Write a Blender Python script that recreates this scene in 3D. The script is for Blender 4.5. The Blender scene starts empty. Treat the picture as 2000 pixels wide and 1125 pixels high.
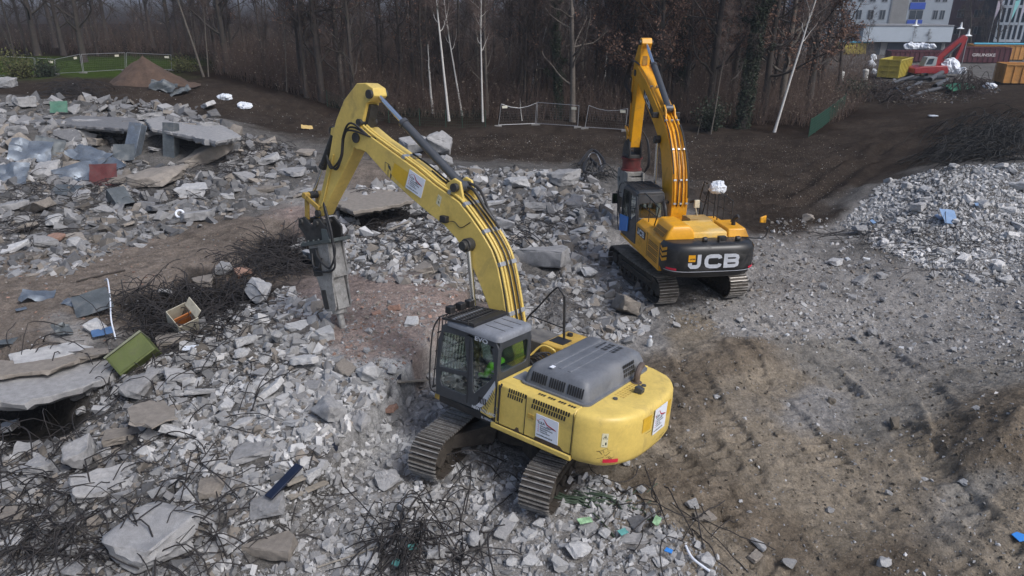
import bpy, bmesh, math, random
import numpy as np
from mathutils import Vector, Matrix
from mathutils.geometry import tessellate_polygon
C = bpy.context.scene; COL = C.collection
rng = np.random.default_rng(7); random.seed(7)
R_ = math.radians
# ---------------------------------------------------------------- camera, sky, sun, exposure
CAMZ, PITCH, FOC = 10.2, R_(22.25), 1400.0
cd = bpy.data.cameras.new('camera'); cam = bpy.data.objects.new('camera', cd); COL.objects.link(cam)
cam.location = (0, 0, CAMZ); cam.rotation_euler = (R_(90) - PITCH, 0, 0)
cd.sensor_width = 36; cd.lens = 36 * FOC / 2000; cd.clip_start = .1; cd.clip_end = 6000
C.camera = cam
w = bpy.data.worlds.new("World"); C.world = w; w.use_nodes = True
nt = w.node_tree; sky = nt.nodes.new('ShaderNodeTexSky'); sky.sky_type = 'NISHITA'; sky.sun_disc = False
SUN_EL, SUN_AZ = 48, 130
sky.sun_elevation = R_(SUN_EL); sky.sun_rotation = R_(SUN_AZ); sky.dust_density = 4.0; sky.air_density = 1.0; sky.ozone_density = 2.0
bg = nt.nodes['Background']; nt.links.new(sky.outputs[0], bg.inputs[0]); bg.inputs[1].default_value = .105
sd = bpy.data.lights.new('sun', 'SUN'); sun = bpy.data.objects.new('sun', sd); COL.objects.link(sun)
sd.energy = 1.45; sd.angle = R_(17); sd.color = (.985, .99, 1)
az = R_(SUN_AZ); d = Vector((math.sin(az) * math.cos(R_(SUN_EL)), math.cos(az) * math.cos(R_(SUN_EL)), math.sin(R_(SUN_EL))))
sun.rotation_euler = d.to_track_quat('Z', 'Y').to_euler()
C.view_settings.view_transform = 'Standard'; C.view_settings.look = 'None'; C.view_settings.gamma = 1
C.view_settings.exposure = 0.52
C.cycles.use_denoising = True; C.cycles.denoiser = 'OPENIMAGEDENOISE'; C.cycles.denoising_input_passes = 'RGB_ALBEDO_NORMAL'; C.cycles.denoising_prefilter = 'ACCURATE'; C.cycles.use_adaptive_sampling = False
# ---------------------------------------------------------------- helpers
def px_ray(px, py):
    u = (np.asarray(px, float) - 1000) / FOC; v = (np.asarray(py, float) - 562.5) / FOC
    return np.stack([u, math.cos(PITCH) - v * math.sin(PITCH), -math.sin(PITCH) - v * math.cos(PITCH)], -1)
def to_px(p):
    p = np.asarray(p, float); y = p[..., 1]; z = p[..., 2] - CAMZ
    dz = y * math.cos(PITCH) - z * math.sin(PITCH); v = -y * math.sin(PITCH) - z * math.cos(PITCH)
    return np.stack([1000 + FOC * p[..., 0] / dz, 562.5 + FOC * v / dz], -1), dz
def at_z(px, py, z): r = px_ray(px, py); return np.array([0, 0, CAMZ]) + r * ((z - CAMZ) / r[2])
def rot(yaw=0, pitch=0, roll=0):
    c, s = math.cos, math.sin
    Z = np.array([[c(yaw), -s(yaw), 0], [s(yaw), c(yaw), 0], [0, 0, 1]])
    Y = np.array([[c(pitch), 0, -s(pitch)], [0, 1, 0], [s(pitch), 0, c(pitch)]])
    X = np.array([[1, 0, 0], [0, c(roll), -s(roll)], [0, s(roll), c(roll)]])
    return Z @ Y @ X
def tag(o, label=None, cat=None, group=None, kind=None):
    if label: o['label'] = label
    if cat: o['category'] = cat
    if group: o['group'] = group
    if kind: o['kind'] = kind
    return o
def thing(name, loc, label, cat, group=None):
    o = bpy.data.objects.new(name, None); COL.objects.link(o); o.location = loc; o.empty_display_size = .2
    return tag(o, label, cat, group)
def link(name, me, parent=None, loc=None):
    o = bpy.data.objects.new(name, me); COL.objects.link(o)
    if parent: o.parent = parent
    if loc is not None: o.location = loc
    return o
def copy_tree(o, parent=None):
    c = o.copy(); COL.objects.link(c)
    if parent: c.parent = parent
    for ch in list(o.children): copy_tree(ch, c)
    return c
def np_mesh(name, V, F, mat, tint=None, smooth=False):
    """V (n,3), F (m,k) with k 3 or 4"""
    me = bpy.data.meshes.new(name); V = np.asarray(V, np.float32); F = np.asarray(F, np.int32); k = F.shape[1]
    me.vertices.add(len(V)); me.vertices.foreach_set('co', V.ravel())
    me.loops.add(F.size); me.loops.foreach_set('vertex_index', F.ravel())
    me.polygons.add(len(F)); me.polygons.foreach_set('loop_start', np.arange(0, F.size, k, dtype=np.int32))
    me.polygons.foreach_set('use_smooth', np.full(len(F), smooth))
    if tint is not None:
        a = me.color_attributes.new('tint', 'FLOAT_COLOR', 'POINT')
        t = np.ones((len(V), 4), np.float32); t[:, :3] = tint; a.data.foreach_set('color', t.ravel())
    me.materials.append(mat); me.update(calc_edges=True); me.validate()
    return me
def tubes_np(P, r, n=3):
    """P (N,K,3) polylines, r (N,K) radii -> V,F quads"""
    P = np.asarray(P, float); N, K, _ = P.shape; r = np.broadcast_to(np.asarray(r, float), (N, K))
    T = np.gradient(P, axis=1); T /= np.linalg.norm(T, axis=2, keepdims=True) + 1e-9
    ref = np.where(np.abs(T[:, :1, 2:3]) > .8, np.array([1., .1, 0]), np.array([.05, .1, 1.]))
    A = np.cross(T, np.broadcast_to(ref, T.shape)); A /= np.linalg.norm(A, axis=2, keepdims=True) + 1e-9
    B = np.cross(T, A); an = np.arange(n) * 2 * math.pi / n
    V = P[:, :, None] + r[:, :, None, None] * (A[:, :, None] * np.cos(an)[None, None, :, None] + B[:, :, None] * np.sin(an)[None, None, :, None])
    idx = np.arange(N * K * n).reshape(N, K, n); a = idx[:, :-1]; b = idx[:, 1:]
    F = np.stack([a, np.roll(a, -1, 2), np.roll(b, -1, 2), b], -1).reshape(-1, 4)
    return V.reshape(-1, 3), F
# ---------------------------------------------------------------- materials
MATS = {}
def nodes(m):
    m.use_nodes = True; return m.node_tree.nodes, m.node_tree.links, m.node_tree.nodes['Principled BSDF']
def mat(name, col, rough=.6, metal=0, var=.25, scale=3., bump=.0, bscale=30., dirt=None, dscale=2.5, damt=.5, src=None, spec=.5):
    """colour broken up by two noises; dirt = second colour in blotches; src: None | 'object' (object colour) | 'tint' (vertex colour)"""
    if name in MATS: return MATS[name]
    m = bpy.data.materials.new(name); N, L, b = nodes(m)
    tc = N.new('ShaderNodeTexCoord'); geo = N.new('ShaderNodeNewGeometry')
    vec = geo.outputs['Position'] if src == 'tint' else tc.outputs['Object']
    if src == 'object': s = N.new('ShaderNodeObjectInfo').outputs['Color']
    elif src == 'tint': a = N.new('ShaderNodeAttribute'); a.attribute_name = 'tint'; s = a.outputs['Color']
    else: q = N.new('ShaderNodeRGB'); q.outputs[0].default_value = (*col, 1); s = q.outputs[0]
    def noise(sc, det=5, dist=0., rgh=.6):
        n = N.new('ShaderNodeTexNoise'); n.inputs['Scale'].default_value = sc; n.inputs['Detail'].default_value = det
        n.inputs['Roughness'].default_value = rgh; n.inputs['Distortion'].default_value = dist; L.new(vec, n.inputs['Vector']); return n.outputs['Fac']
    def ramp(f, lo, hi, a=0., bb=1.):
        r = N.new('ShaderNodeMapRange'); r.inputs[1].default_value = lo; r.inputs[2].default_value = hi; r.inputs[3].default_value = a; r.inputs[4].default_value = bb
        L.new(f, r.inputs[0]); return r.outputs[0]
    def mul(cin, f):
        v = N.new('ShaderNodeVectorMath'); v.operation = 'SCALE'; L.new(cin, v.inputs[0]); L.new(f, v.inputs[3]); return v.outputs[0]
    if var: s = mul(s, ramp(noise(scale, 6, .3), .3, .7, 1 - var, 1 + var * .7)); s = mul(s, ramp(noise(scale * 9, 3), .3, .7, 1 - var * .5, 1 + var * .4))
    rsock = None
    if dirt is not None:
        x = N.new('ShaderNodeMix'); x.data_type = 'RGBA'; f = ramp(noise(dscale, 8, .8, .7), .62 - .25 * damt, .72, 0, min(1, .35 + damt)); L.new(f, x.inputs['Factor'])
        L.new(s, x.inputs['A']); x.inputs['B'].default_value = (*dirt, 1); s = x.outputs['Result']
        rsock = ramp(f, 0, 1, rough, .85)
    L.new(s, b.inputs['Base Color']); b.inputs['Roughness'].default_value = rough; b.inputs['Metallic'].default_value = metal
    b.inputs['Specular IOR Level'].default_value = spec
    if rsock: L.new(rsock, b.inputs['Roughness'])
    if bump:
        bp = N.new('ShaderNodeBump'); bp.inputs['Strength'].default_value = 1; bp.inputs['Distance'].default_value = bump
        L.new(noise(bscale, 6, 0, .65), bp.inputs['Height']); L.new(bp.outputs[0], b.inputs['Normal'])
    MATS[name] = m; return m
def glass(name, tintc, mix=.35, rough=.03):
    if name in MATS: return MATS[name]
    m = bpy.data.materials.new(name); N, L, b = nodes(m); out = N['Material Output']; N.remove(b)
    t = N.new('ShaderNodeBsdfTransparent'); t.inputs[0].default_value = (*tintc, 1)
    g = N.new('ShaderNodeBsdfGlossy'); g.inputs['Roughness'].default_value = rough; g.inputs['Color'].default_value = (.9, .95, 1, 1)
    lw = N.new('ShaderNodeLayerWeight'); lw.inputs[0].default_value = .35; fr = N.new('ShaderNodeMapRange'); fr.inputs[3].default_value = .05; fr.inputs[4].default_value = .55; L.new(lw.outputs['Facing'], fr.inputs[0]); mx = N.new('ShaderNodeMixShader')
    L.new(fr.outputs[0], mx.inputs[0]); L.new(t.outputs[0], mx.inputs[1]); L.new(g.outputs[0], mx.inputs[2]); L.new(mx.outputs[0], out.inputs[0])
    MATS[name] = m; return m
def simple(name, col, rough=.6, metal=0): return mat(name, col, rough, metal, var=.12, scale=4)
# ---------------------------------------------------------------- mesh builder
class MB:
    def __init__(s, RT=None): s.v = []; s.f = []; s.mi = []; s.cur = 0; s.RT = RT
    def add(s, V, F):
        V = np.asarray(V, float)
        if s.RT is not None: V = V @ s.RT[0].T + s.RT[1]
        o = len(s.v); s.v += [tuple(p) for p in V]; s.f += [tuple(int(i) + o for i in f) for f in F]; s.mi += [s.cur] * len(F); return s
    def m(s, i): s.cur = i; return s
    def box(s, a, b, Rm=None, taper=1.0):
        a = np.array(a, float); b = np.array(b, float); c = (a + b) / 2; h = (b - a) / 2
        q = np.array([[x, y, z] for z in (-1, 1) for x, y in ((-1, -1), (1, -1), (1, 1), (-1, 1))], float); q[4:, :2] *= taper
        q = q * h
        if Rm is not None: q = q @ np.asarray(Rm).T
        return s.add(q + c, [(3, 2, 1, 0), (4, 5, 6, 7), (0, 1, 5, 4), (1, 2, 6, 5), (2, 3, 7, 6), (3, 0, 4, 7)])
    def beam(s, p, q, wx, wz, up=(0, 0, 1)):
        p = np.array(p, float); q = np.array(q, float); d = q - p; L = np.linalg.norm(d); d /= L; u = np.array(up, float); y = np.cross(u, d)
        if np.linalg.norm(y) < 1e-3: y = np.cross((1, 0, 0), d)
        y /= np.linalg.norm(y); z = np.cross(d, y); return s.box(((p + q) / 2) - np.array([L / 2, wx / 2, wz / 2]), ((p + q) / 2) + np.array([L / 2, wx / 2, wz / 2]), np.stack([d, y, z], 1))
    def _ax(s, P, t, ax):
        P = np.asarray(P, float); t = np.full(len(P), t)
        return np.stack({'y': [P[:, 0], t, P[:, 1]], 'z': [P[:, 0], P[:, 1], t], 'x': [t, P[:, 0], P[:, 1]]}[ax], 1)
    def prism(s, poly, lo, hi, ax='y', holes=()):
        loops = [list(poly)] + [list(h) for h in holes]; flat = [p for l in loops for p in l]; n = len(flat)
        tri = tessellate_polygon([[Vector((p[0], p[1], 0)) for p in l] for l in loops]) if holes or n > 4 else [tuple(range(n))]
        V = np.concatenate([s._ax(flat, lo, ax), s._ax(flat, hi, ax)]); F = [tuple(t) for t in tri] + [tuple(i + n for i in reversed(t)) for t in tri]
        if not holes: F = [tuple(range(n)), tuple(range(2 * n - 1, n - 1, -1))]
        o = 0
        for l in loops:
            k = len(l); F += [(o + i, o + (i + 1) % k, o + (i + 1) % k + n, o + i + n) for i in range(k)]; o += k
        return s.add(V, F)
    def loft(s, rings, cap=True):
        k = len(rings[0]); V = np.concatenate([np.asarray(r, float) for r in rings]); F = []
        for j in range(len(rings) - 1): F += [(j * k + i, j * k + (i + 1) % k, (j + 1) * k + (i + 1) % k, (j + 1) * k + i) for i in range(k)]
        if cap: F += [tuple(reversed(range(k))), tuple(range((len(rings) - 1) * k, len(rings) * k))]
        return s.add(V, F)
    def tube(s, pts, r, n=8, cap=True):
        P = np.asarray(pts, float); r = np.broadcast_to(np.asarray(r, float), len(P)); T = np.gradient(P, axis=0); T /= np.linalg.norm(T, axis=1, keepdims=True) + 1e-9
        a = np.cross(T[0], (0, 0, 1)); a = np.cross(T[0], (1, 0, 0)) if np.linalg.norm(a) < .2 else a; rings = []
        for p, t, q in zip(P, T, r):
            a = a - t * (a @ t); a = a / np.linalg.norm(a); b = np.cross(t, a)
            rings.append([p + q * (a * math.cos(x) + b * math.sin(x)) for x in np.arange(n) * 2 * math.pi / n])
        return s.loft(rings, cap)
    def cyl(s, p, q, r, n=16): return s.tube([p, q], r, n)
    def ribbon(s, pts, w, fn, closed=False):
        """flat stroke of width w along 2-D points; fn maps (u,v) to 3-D"""
        P = np.asarray(pts, float); D = (np.roll(P, -1, 0) - np.roll(P, 1, 0)) if closed else np.gradient(P, axis=0)
        Nn = np.stack([-D[:, 1], D[:, 0]], 1); Nn /= np.linalg.norm(Nn, axis=1, keepdims=True) + 1e-9
        V = [fn(*(p + q * w / 2)) for p, q in zip(P, Nn)] + [fn(*(p - q * w / 2)) for p, q in zip(P, Nn)]; n = len(P)
        return s.add(V, [(i, (i + 1) % n, (i + 1) % n + n, i + n) for i in range(n if closed else n - 1)])
    def poly(s, pts, fn): return s.add([fn(*p) for p in pts], [tuple(range(len(pts)))])
    def text(s, string, size, fn, u0=0, v0=0, sx=1., bold=0., align='LEFT'):
        cu = bpy.data.curves.new('t', 'FONT'); cu.body = string; cu.size = size; cu.offset = bold; cu.align_x = align; cu.resolution_u = 3
        o = bpy.data.objects.new('t', cu); COL.objects.link(o); dg = bpy.context.evaluated_depsgraph_get(); dg.update()
        me = bpy.data.meshes.new_from_object(o.evaluated_get(dg))
        if len(me.vertices): s.add([fn(u0 + p.co.x * sx, v0 + p.co.y) for p in me.vertices], [tuple(f.vertices) for f in me.polygons])
        bpy.data.objects.remove(o); bpy.data.curves.remove(cu); bpy.data.meshes.remove(me); return s
    def build(s, name, mats, parent=None, bevel=0, seg=2, smooth=35, org=(0, 0, 0), recalc=True):
        me = bpy.data.meshes.new(name); mats = mats if isinstance(mats, (list, tuple)) else [mats]
        V = np.array(s.v) - np.array(org, float); me.from_pydata([tuple(p) for p in V], [], s.f)
        for q in mats: me.materials.append(q)
        me.polygons.foreach_set('material_index', s.mi)
        if recalc:
            bm = bmesh.new(); bm.from_mesh(me); bmesh.ops.recalc_face_normals(bm, faces=bm.faces); bm.to_mesh(me); bm.free()
        if smooth:
            me.polygons.foreach_set('use_smooth', [True] * len(me.polygons)); me.set_sharp_from_angle(angle=R_(smooth))
        me.update(); o = link(name, me, parent)
        if bevel:
            b = o.modifiers.new('bevel', 'BEVEL'); b.width = bevel; b.segments = seg; b.limit_method = 'ANGLE'; b.angle_limit = R_(30); b.harden_normals = False
        if parent is None: o.location = org
        return o
def arcp(cx, cz, r, a0, a1, n): return [(cx + r * math.cos(R_(a0 + (a1 - a0) * i / n)), cz + r * math.sin(R_(a0 + (a1 - a0) * i / n))) for i in range(n + 1)]
def rrect(x0, z0, x1, z1, r, n=4): return arcp(x1 - r, z1 - r, r, 0, 90, n) + arcp(x0 + r, z1 - r, r, 90, 180, n) + arcp(x0 + r, z0 + r, r, 180, 270, n) + arcp(x1 - r, z0 + r, r, 270, 360, n)
# ---------------------------------------------------------------- terrain
def _h(ix, iy, s):
    n = (ix.astype(np.int64) * 374761393 + iy.astype(np.int64) * 668265263 + s * 1442695041) & 0x7fffffff
    n = ((n ^ (n >> 13)) * 1274126177) & 0x7fffffff; return ((n ^ (n >> 16)) & 0xffff) / 65535.
def vnoise(x, y, s=0):
    ix = np.floor(x); iy = np.floor(y); fx = x - ix; fy = y - iy; fx = fx * fx * (3 - 2 * fx); fy = fy * fy * (3 - 2 * fy)
    a = _h(ix, iy, s); b = _h(ix + 1, iy, s); c = _h(ix, iy + 1, s); e = _h(ix + 1, iy + 1, s)
    return (a + (b - a) * fx) * (1 - fy) + (c + (e - c) * fx) * fy
def fbm(x, y, o=4, s=0):
    t = 0; a = .5
    for i in range(o): t = t + a * (vnoise(x, y, s + i) - .5); x = x * 2.03 + 7.1; y = y * 2.03 - 3.3; a *= .5
    return t
# control points: pixel of the photograph's ground, height there, key into the soil and painted-shade colours
TERR = [
 # right foreground: tan dirt
 (1400,1110,-.2,'T'),(1700,1110,-.3,'E'),(1990,1110,-.1,'T'),(1990,980,.35,'T'),(1900,830,.8,'E'),(1990,800,1.35,'E'),(1950,870,.9,'E'),(1960,820,1.1,'E'),(1830,900,.1,'T'),(1500,850,.0,'T'),(1340,740,.15,'E'),(1600,700,.0,'S'),(1800,660,.05,'G'),(1360,650,.15,'T'),
 (1500,760,-.1,'T'),(1650,1000,-.3,'T'),(1550,940,-.15,'T'),(1700,820,-.15,'S'),(1970,720,.3,'S'),(1250,900,.15,'T'),(1320,870,.05,'T'),(1300,1000,.05,'T'),(1440,690,.45,'E'),(1300,830,.25,'E'),(1330,960,.1,'E'),(1290,930,.15,'E'),(1480,1010,.0,'E'),(1580,800,-.05,'G'),(1920,960,.2,'S'),(1620,880,-.2,'T'),
 # below and round the near machine, lower centre
 (900,1000,.1,'G'),(1100,960,.2,'G'),(960,900,.2,'G'),(700,1110,.1,'G'),(1000,1110,.1,'G'),(1250,1090,.1,'G'),(820,1060,.2,'G'),(760,960,.3,'G'),(880,760,.3,'G'),(940,700,.4,'G'),(1130,700,.1,'G'),(1250,640,.15,'G'),(1180,900,.1,'T'),
 # machine two and behind
 (1300,570,.3,'G'),(1450,560,.25,'G'),(1380,500,.3,'G'),(1220,490,.3,'G'),(1200,520,.25,'G'),(1520,520,.3,'G'),(1600,560,.3,'G'),(1550,430,.3,'D'),(1500,400,.1,'D'),(1450,640,.2,'G'),(1400,600,.35,'G'),(1700,560,.2,'G'),(1600,620,.05,'G'),
 # pale pile on the right
 (1680,440,.3,'G'),(1730,380,1.3,'G'),(1850,340,2.6,'G'),(1995,330,2.9,'G'),(1800,420,1.3,'G'),(1990,440,1.4,'G'),(1750,480,.5,'G'),(1950,540,.6,'G'),(1850,590,.3,'G'),(1990,620,.4,'G'),
 # dark soil behind, berm on the right
 (1400,330,.0,'D'),(1000,300,.0,'D'),(900,262,.0,'D'),(1100,260,.0,'D'),(1300,262,.0,'D'),(1480,270,.0,'D'),(1600,280,.2,'D'),(1700,250,.4,'D'),(1800,168,1.9,'D'),(1740,172,1.2,'D'),(1870,172,1.6,'D'),(1800,250,.9,'D'),(1900,230,2.0,'D'),(1995,200,2.6,'D'),(1900,300,2.2,'D'),(1990,290,2.7,'D'),(1620,360,.2,'D'),(1680,330,.5,'D'),(1720,200,.3,'D'),(1850,190,.9,'D'),
 (1600,230,.2,'F'),(1560,250,.1,'F'),(1700,165,.0,'D'),(1830,155,.0,'A'),(1900,140,.0,'A'),(1990,150,.2,'A'),(1800,118,.0,'A'),(1900,115,.0,'A'),(1640,160,.0,'F'),
 # forest edge and floor
 (1450,235,.0,'F'),(1200,238,.0,'F'),(900,225,.0,'F'),(760,232,.2,'F'),(680,215,.5,'F'),(560,175,1.5,'F'),(470,150,2.4,'F'),(1000,150,.0,'F'),(700,120,.6,'F'),(1300,130,.0,'F'),(500,110,2.0,'F'),(1000,40,.0,'F'),(500,40,1.5,'F'),(1350,40,.0,'F'),(100,50,2.5,'F'),(1560,60,.0,'F'),(1850,30,.0,'F'),(1990,60,.0,'F'),
 (640,235,.5,'D'),(720,262,.3,'D'),(560,205,1.3,'D'),(450,175,2.3,'D'),(430,240,1.9,'D'),(560,250,1.2,'D'),(850,290,.2,'D'),
 (20,165,3.2,'D'),(150,160,3.2,'D'),(300,165,3.0,'D'),(60,178,3.1,'D'),(250,176,3.1,'D'),(380,178,2.8,'D'),(60,146,3.2,'L'),(200,140,3.1,'L'),(160,125,3.0,'L'),(330,125,2.8,'L'),(400,130,2.6,'F'),(100,100,3.0,'F'),(300,95,2.6,'F'),
 # rubble mound on the left
 (10,200,3.2,'G'),(120,205,3.2,'G'),(230,205,3.2,'G'),(330,215,3.0,'G'),(410,235,2.4,'G'),(480,290,1.6,'G'),(560,300,1.2,'G'),(30,250,2.9,'G'),(150,250,2.9,'G'),(250,245,2.8,'G'),(350,232,2.9,'G'),
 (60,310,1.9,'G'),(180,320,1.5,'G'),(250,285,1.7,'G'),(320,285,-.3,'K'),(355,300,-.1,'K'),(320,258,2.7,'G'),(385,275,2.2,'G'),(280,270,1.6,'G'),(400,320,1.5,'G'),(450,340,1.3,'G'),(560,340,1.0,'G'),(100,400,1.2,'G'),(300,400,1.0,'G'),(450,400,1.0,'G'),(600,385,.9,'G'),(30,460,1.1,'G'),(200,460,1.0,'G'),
 (100,540,1.2,'P'),(250,500,1.1,'P'),(350,480,1.1,'P'),(480,450,1.0,'P'),(600,420,1.0,'R'),(720,380,1.0,'P'),(30,620,1.2,'P'),(180,590,1.2,'P'),(330,540,1.1,'P'),(450,500,1.0,'P'),(70,690,1.2,'P'),(690,330,1.2,'P'),
 # ditch of steel between the path and the broken deck
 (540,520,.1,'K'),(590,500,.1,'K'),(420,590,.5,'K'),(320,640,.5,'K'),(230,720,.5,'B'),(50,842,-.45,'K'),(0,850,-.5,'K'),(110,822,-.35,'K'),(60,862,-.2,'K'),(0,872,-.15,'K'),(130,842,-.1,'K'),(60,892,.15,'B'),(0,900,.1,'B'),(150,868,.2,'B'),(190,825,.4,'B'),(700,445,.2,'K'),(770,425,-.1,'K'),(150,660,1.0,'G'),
 # middle rubble
 (950,450,.8,'G'),(1100,480,.6,'G'),(1000,560,.4,'G'),(1100,400,1.0,'G'),(1150,350,1.0,'G'),(950,350,.9,'G'),(880,330,1.1,'G'),(1040,350,.9,'G'),(1180,420,.7,'G'),(850,450,.8,'G'),(1100,590,.35,'G'),(760,480,.9,'G'),(860,520,1.0,'G'),
]
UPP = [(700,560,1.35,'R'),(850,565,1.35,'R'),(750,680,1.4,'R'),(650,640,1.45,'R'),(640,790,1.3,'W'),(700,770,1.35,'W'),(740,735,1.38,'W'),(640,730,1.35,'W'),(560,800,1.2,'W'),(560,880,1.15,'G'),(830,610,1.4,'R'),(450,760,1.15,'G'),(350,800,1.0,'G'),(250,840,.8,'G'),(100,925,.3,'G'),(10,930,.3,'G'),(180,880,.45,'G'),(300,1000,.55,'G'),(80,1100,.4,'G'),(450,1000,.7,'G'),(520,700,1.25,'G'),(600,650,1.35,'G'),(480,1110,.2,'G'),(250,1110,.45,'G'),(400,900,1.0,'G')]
SOIL_SHADE = {'T': (.228, .195, .153), 'S': (.225, .212, .192), 'G': (.26, .25, .24), 'D': (.044, .035, .029), 'F': (.024, .017, .013), 'A': (.13, .125, .12), 'L': (.045, .07, .015), 'P': (.18, .152, .13), 'R': (.25, .20, .18), 'K': (.02, .019, .018), 'E': (.160, .132, .102), 'W': (.37, .37, .37), 'B': (.125, .12, .115)}  # K paints pit and ditch shade near black, B the dark gaps in rubble
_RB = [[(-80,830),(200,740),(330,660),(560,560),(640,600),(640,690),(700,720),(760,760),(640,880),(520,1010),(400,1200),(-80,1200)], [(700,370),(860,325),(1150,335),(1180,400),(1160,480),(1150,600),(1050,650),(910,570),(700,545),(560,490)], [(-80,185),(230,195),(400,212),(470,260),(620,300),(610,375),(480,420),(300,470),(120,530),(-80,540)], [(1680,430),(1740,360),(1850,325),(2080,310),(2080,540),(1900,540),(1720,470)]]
def _inp(x, y, P):
    r = False; j = len(P) - 1
    for i in range(len(P)):
        if (P[i][1] > y) != (P[j][1] > y) and x < (P[j][0] - P[i][0]) * (y - P[i][1]) / (P[j][1] - P[i][1]) + P[i][0]: r = not r
        j = i
    return r
TERR = [(*p[:3], 'B') if p[3] == 'G' and any(_inp(p[0], p[1], P) for P in _RB) else p for p in TERR]; UPP = [(*p[:3], 'B') if p[3] == 'G' else p for p in UPP]  # ground under dense rubble darkened to paint shade between the stones
def lp(x, y): y = np.maximum(y, 3.0) + 2; return np.stack([np.clip(x / y, -1.6, 1.6) * 1.6, np.log(y) * 1.6], -1)
def rbf_fit(pts):
    W = np.array([at_z(p[0], p[1], p[2]) for p in pts]); Q = lp(W[:, 0], W[:, 1]); z = np.array([p[2] for p in pts]); n = len(Q)
    D = np.linalg.norm(Q[:, None] - Q[None], axis=2) + np.eye(n) * .006
    A = np.zeros((n + 1, n + 1)); A[:n, :n] = -D; A[n, :n] = A[:n, n] = 1
    return Q, np.linalg.solve(A, np.append(z, 0))
QL, cL = rbf_fit(TERR)
_far = [p for p in TERR if not (p[0] < 1000 and p[1] > 640) or p[3] in 'PK']
QU, cU = rbf_fit(_far + UPP)
def rbf(Q, c, q): return -np.linalg.norm(q[:, None] - Q[None], axis=2) @ c[:-1] + c[-1]
EDGE = [(300,1180,.4),(440,1110,.5),(510,1035,.8),(580,960,1.05),(640,890,1.2),(700,820,1.3),(770,745,1.35),(835,668,1.4),(880,615,1.35),(912,570,1.25),(930,530,1.1),(930,480,.9)]
EW = np.array([at_z(*e)[:2] for e in EDGE])
def seg_dist(x, y, P):
    """signed distance (left of the polyline positive) and arc length of the nearest point"""
    best = np.full(x.shape, 1e9); sg = np.zeros(x.shape); al = np.zeros(x.shape); acc = 0
    for a, b in zip(P[:-1], P[1:]):
        d = b - a; L = np.hypot(*d); t = np.clip(((x - a[0]) * d[0] + (y - a[1]) * d[1]) / L ** 2, 0, 1)
        ex = x - a[0] - t * d[0]; ey = y - a[1] - t * d[1]; e = np.hypot(ex, ey); k = e < best - 1e-6
        best = np.where(k, e, best); sg = np.where(k, np.sign(d[0] * ey - d[1] * ex), sg); al = np.where(k, acc + t * L, al); acc += L
    return best * np.where(sg == 0, 1, sg), al
TRK = [[(1480,640),(1600,720),(1700,790)],[(1240,830),(1300,880),(1400,960),(1460,1040)],[(1330,700),(1390,800),(1480,900),(1580,1000),(1720,1125)],[(1440,690),(1520,790),(1640,900),(1760,1000),(1900,1110)],[(1560,680),(1680,780),(1780,860),(1850,960),(1960,1060)],[(1700,660),(1790,740),(1840,820),(1850,900)],[(1290,790),(1350,850),(1420,900)],[(1380,1000),(1450,1060),(1560,1120)]]
TW = [np.array([at_z(x, y, 0)[:2] for x, y in t]) for t in TRK]
RUT = [[(1180,320),(1400,345),(1600,330),(1750,300)],[(900,300),(1150,310),(1400,300),(1600,310)],[(950,275),(1200,285),(1450,290),(1700,270)],[(1400,380),(1560,400),(1650,340),(1800,270)],[(470,200),(560,235),(640,265)],[(500,190),(620,240),(700,280)]]
RW = [np.array([at_z(x, y, .2)[:2] for x, y in t]) for t in RUT]
def height(x, y):
    sh = x.shape; x = x.ravel(); y = y.ravel(); out = np.zeros(len(x))
    for i in range(0, len(x), 20000):
        X = x[i:i + 20000]; Y = y[i:i + 20000]; q = lp(X, Y); lo = rbf(QL, cL, q); hi = rbf(QU, cU, q)
        s, _ = seg_dist(X, Y, EW); s = s + fbm(X * 2.2, Y * 2.2, 4, 5) * .9; k = np.clip(s / .22 + .5, 0, 1)
        near = (X > -16) & (X < 3) & (Y < 26); h = np.where(near, lo + (np.maximum(hi, lo) - lo) * k, lo)
        h = np.where(np.hypot(X, Y) > 260, 0, h); r = np.hypot(X, Y); fade = np.clip(18 / (r + 6), .25, 1)
        h = h + fbm(X * .55, Y * .55, 4, 1) * .42 * np.clip(r / 40, .6, 1.4) + fbm(X * 2.6, Y * 2.6, 3, 2) * .14 + fbm(X * 6, Y * 6, 4, 9) * .11 * (r < 40)
        for P in TW:
            m = (X > P[:, 0].min() - 2) & (X < P[:, 0].max() + 2) & (Y > P[:, 1].min() - 2) & (Y < P[:, 1].max() + 2)
            if m.any():
                dd, al = seg_dist(X[m], Y[m], P); e = np.abs(dd); ins = np.clip((.36 - e) / .06, 0, 1); lip = np.exp(-((e - .46) / .1) ** 2)
                brk = np.clip(fbm(X[m] * 1.3, Y[m] * 1.3, 2, 31) * 6 + .5, 0, 1)
                h[m] += brk * (-.08 * ins + .06 * lip + ins * .036 * np.tanh(2.5 * np.sin(al * 2 * math.pi / .29 + fbm(X[m] * 2, Y[m] * 2, 2, 4) * 1.6)))
        for P in RW:
            m = (X > P[:, 0].min() - 3) & (X < P[:, 0].max() + 3) & (Y > P[:, 1].min() - 3) & (Y < P[:, 1].max() + 3)
            if m.any():
                dd, al = seg_dist(X[m], Y[m], P); dd = dd + fbm(X[m] * .4, Y[m] * .4, 2, 8) * 1.5
                h[m] += .2 * np.sin(dd * 2 * math.pi / 1.5) * np.exp(-(dd / 2.2) ** 2)
        out[i:i + 20000] = h
    return out.reshape(sh)
def grow(a, step, f, lim):
    o = []; s = step
    while a < lim: s *= f; a += s; o.append(a)
    return np.array(o)
_fx = np.arange(-13, 13.001, .052); _g = grow(13, .052, 1.04, 1800)
GX = np.concatenate([-_g[::-1], _fx, _g])
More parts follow.
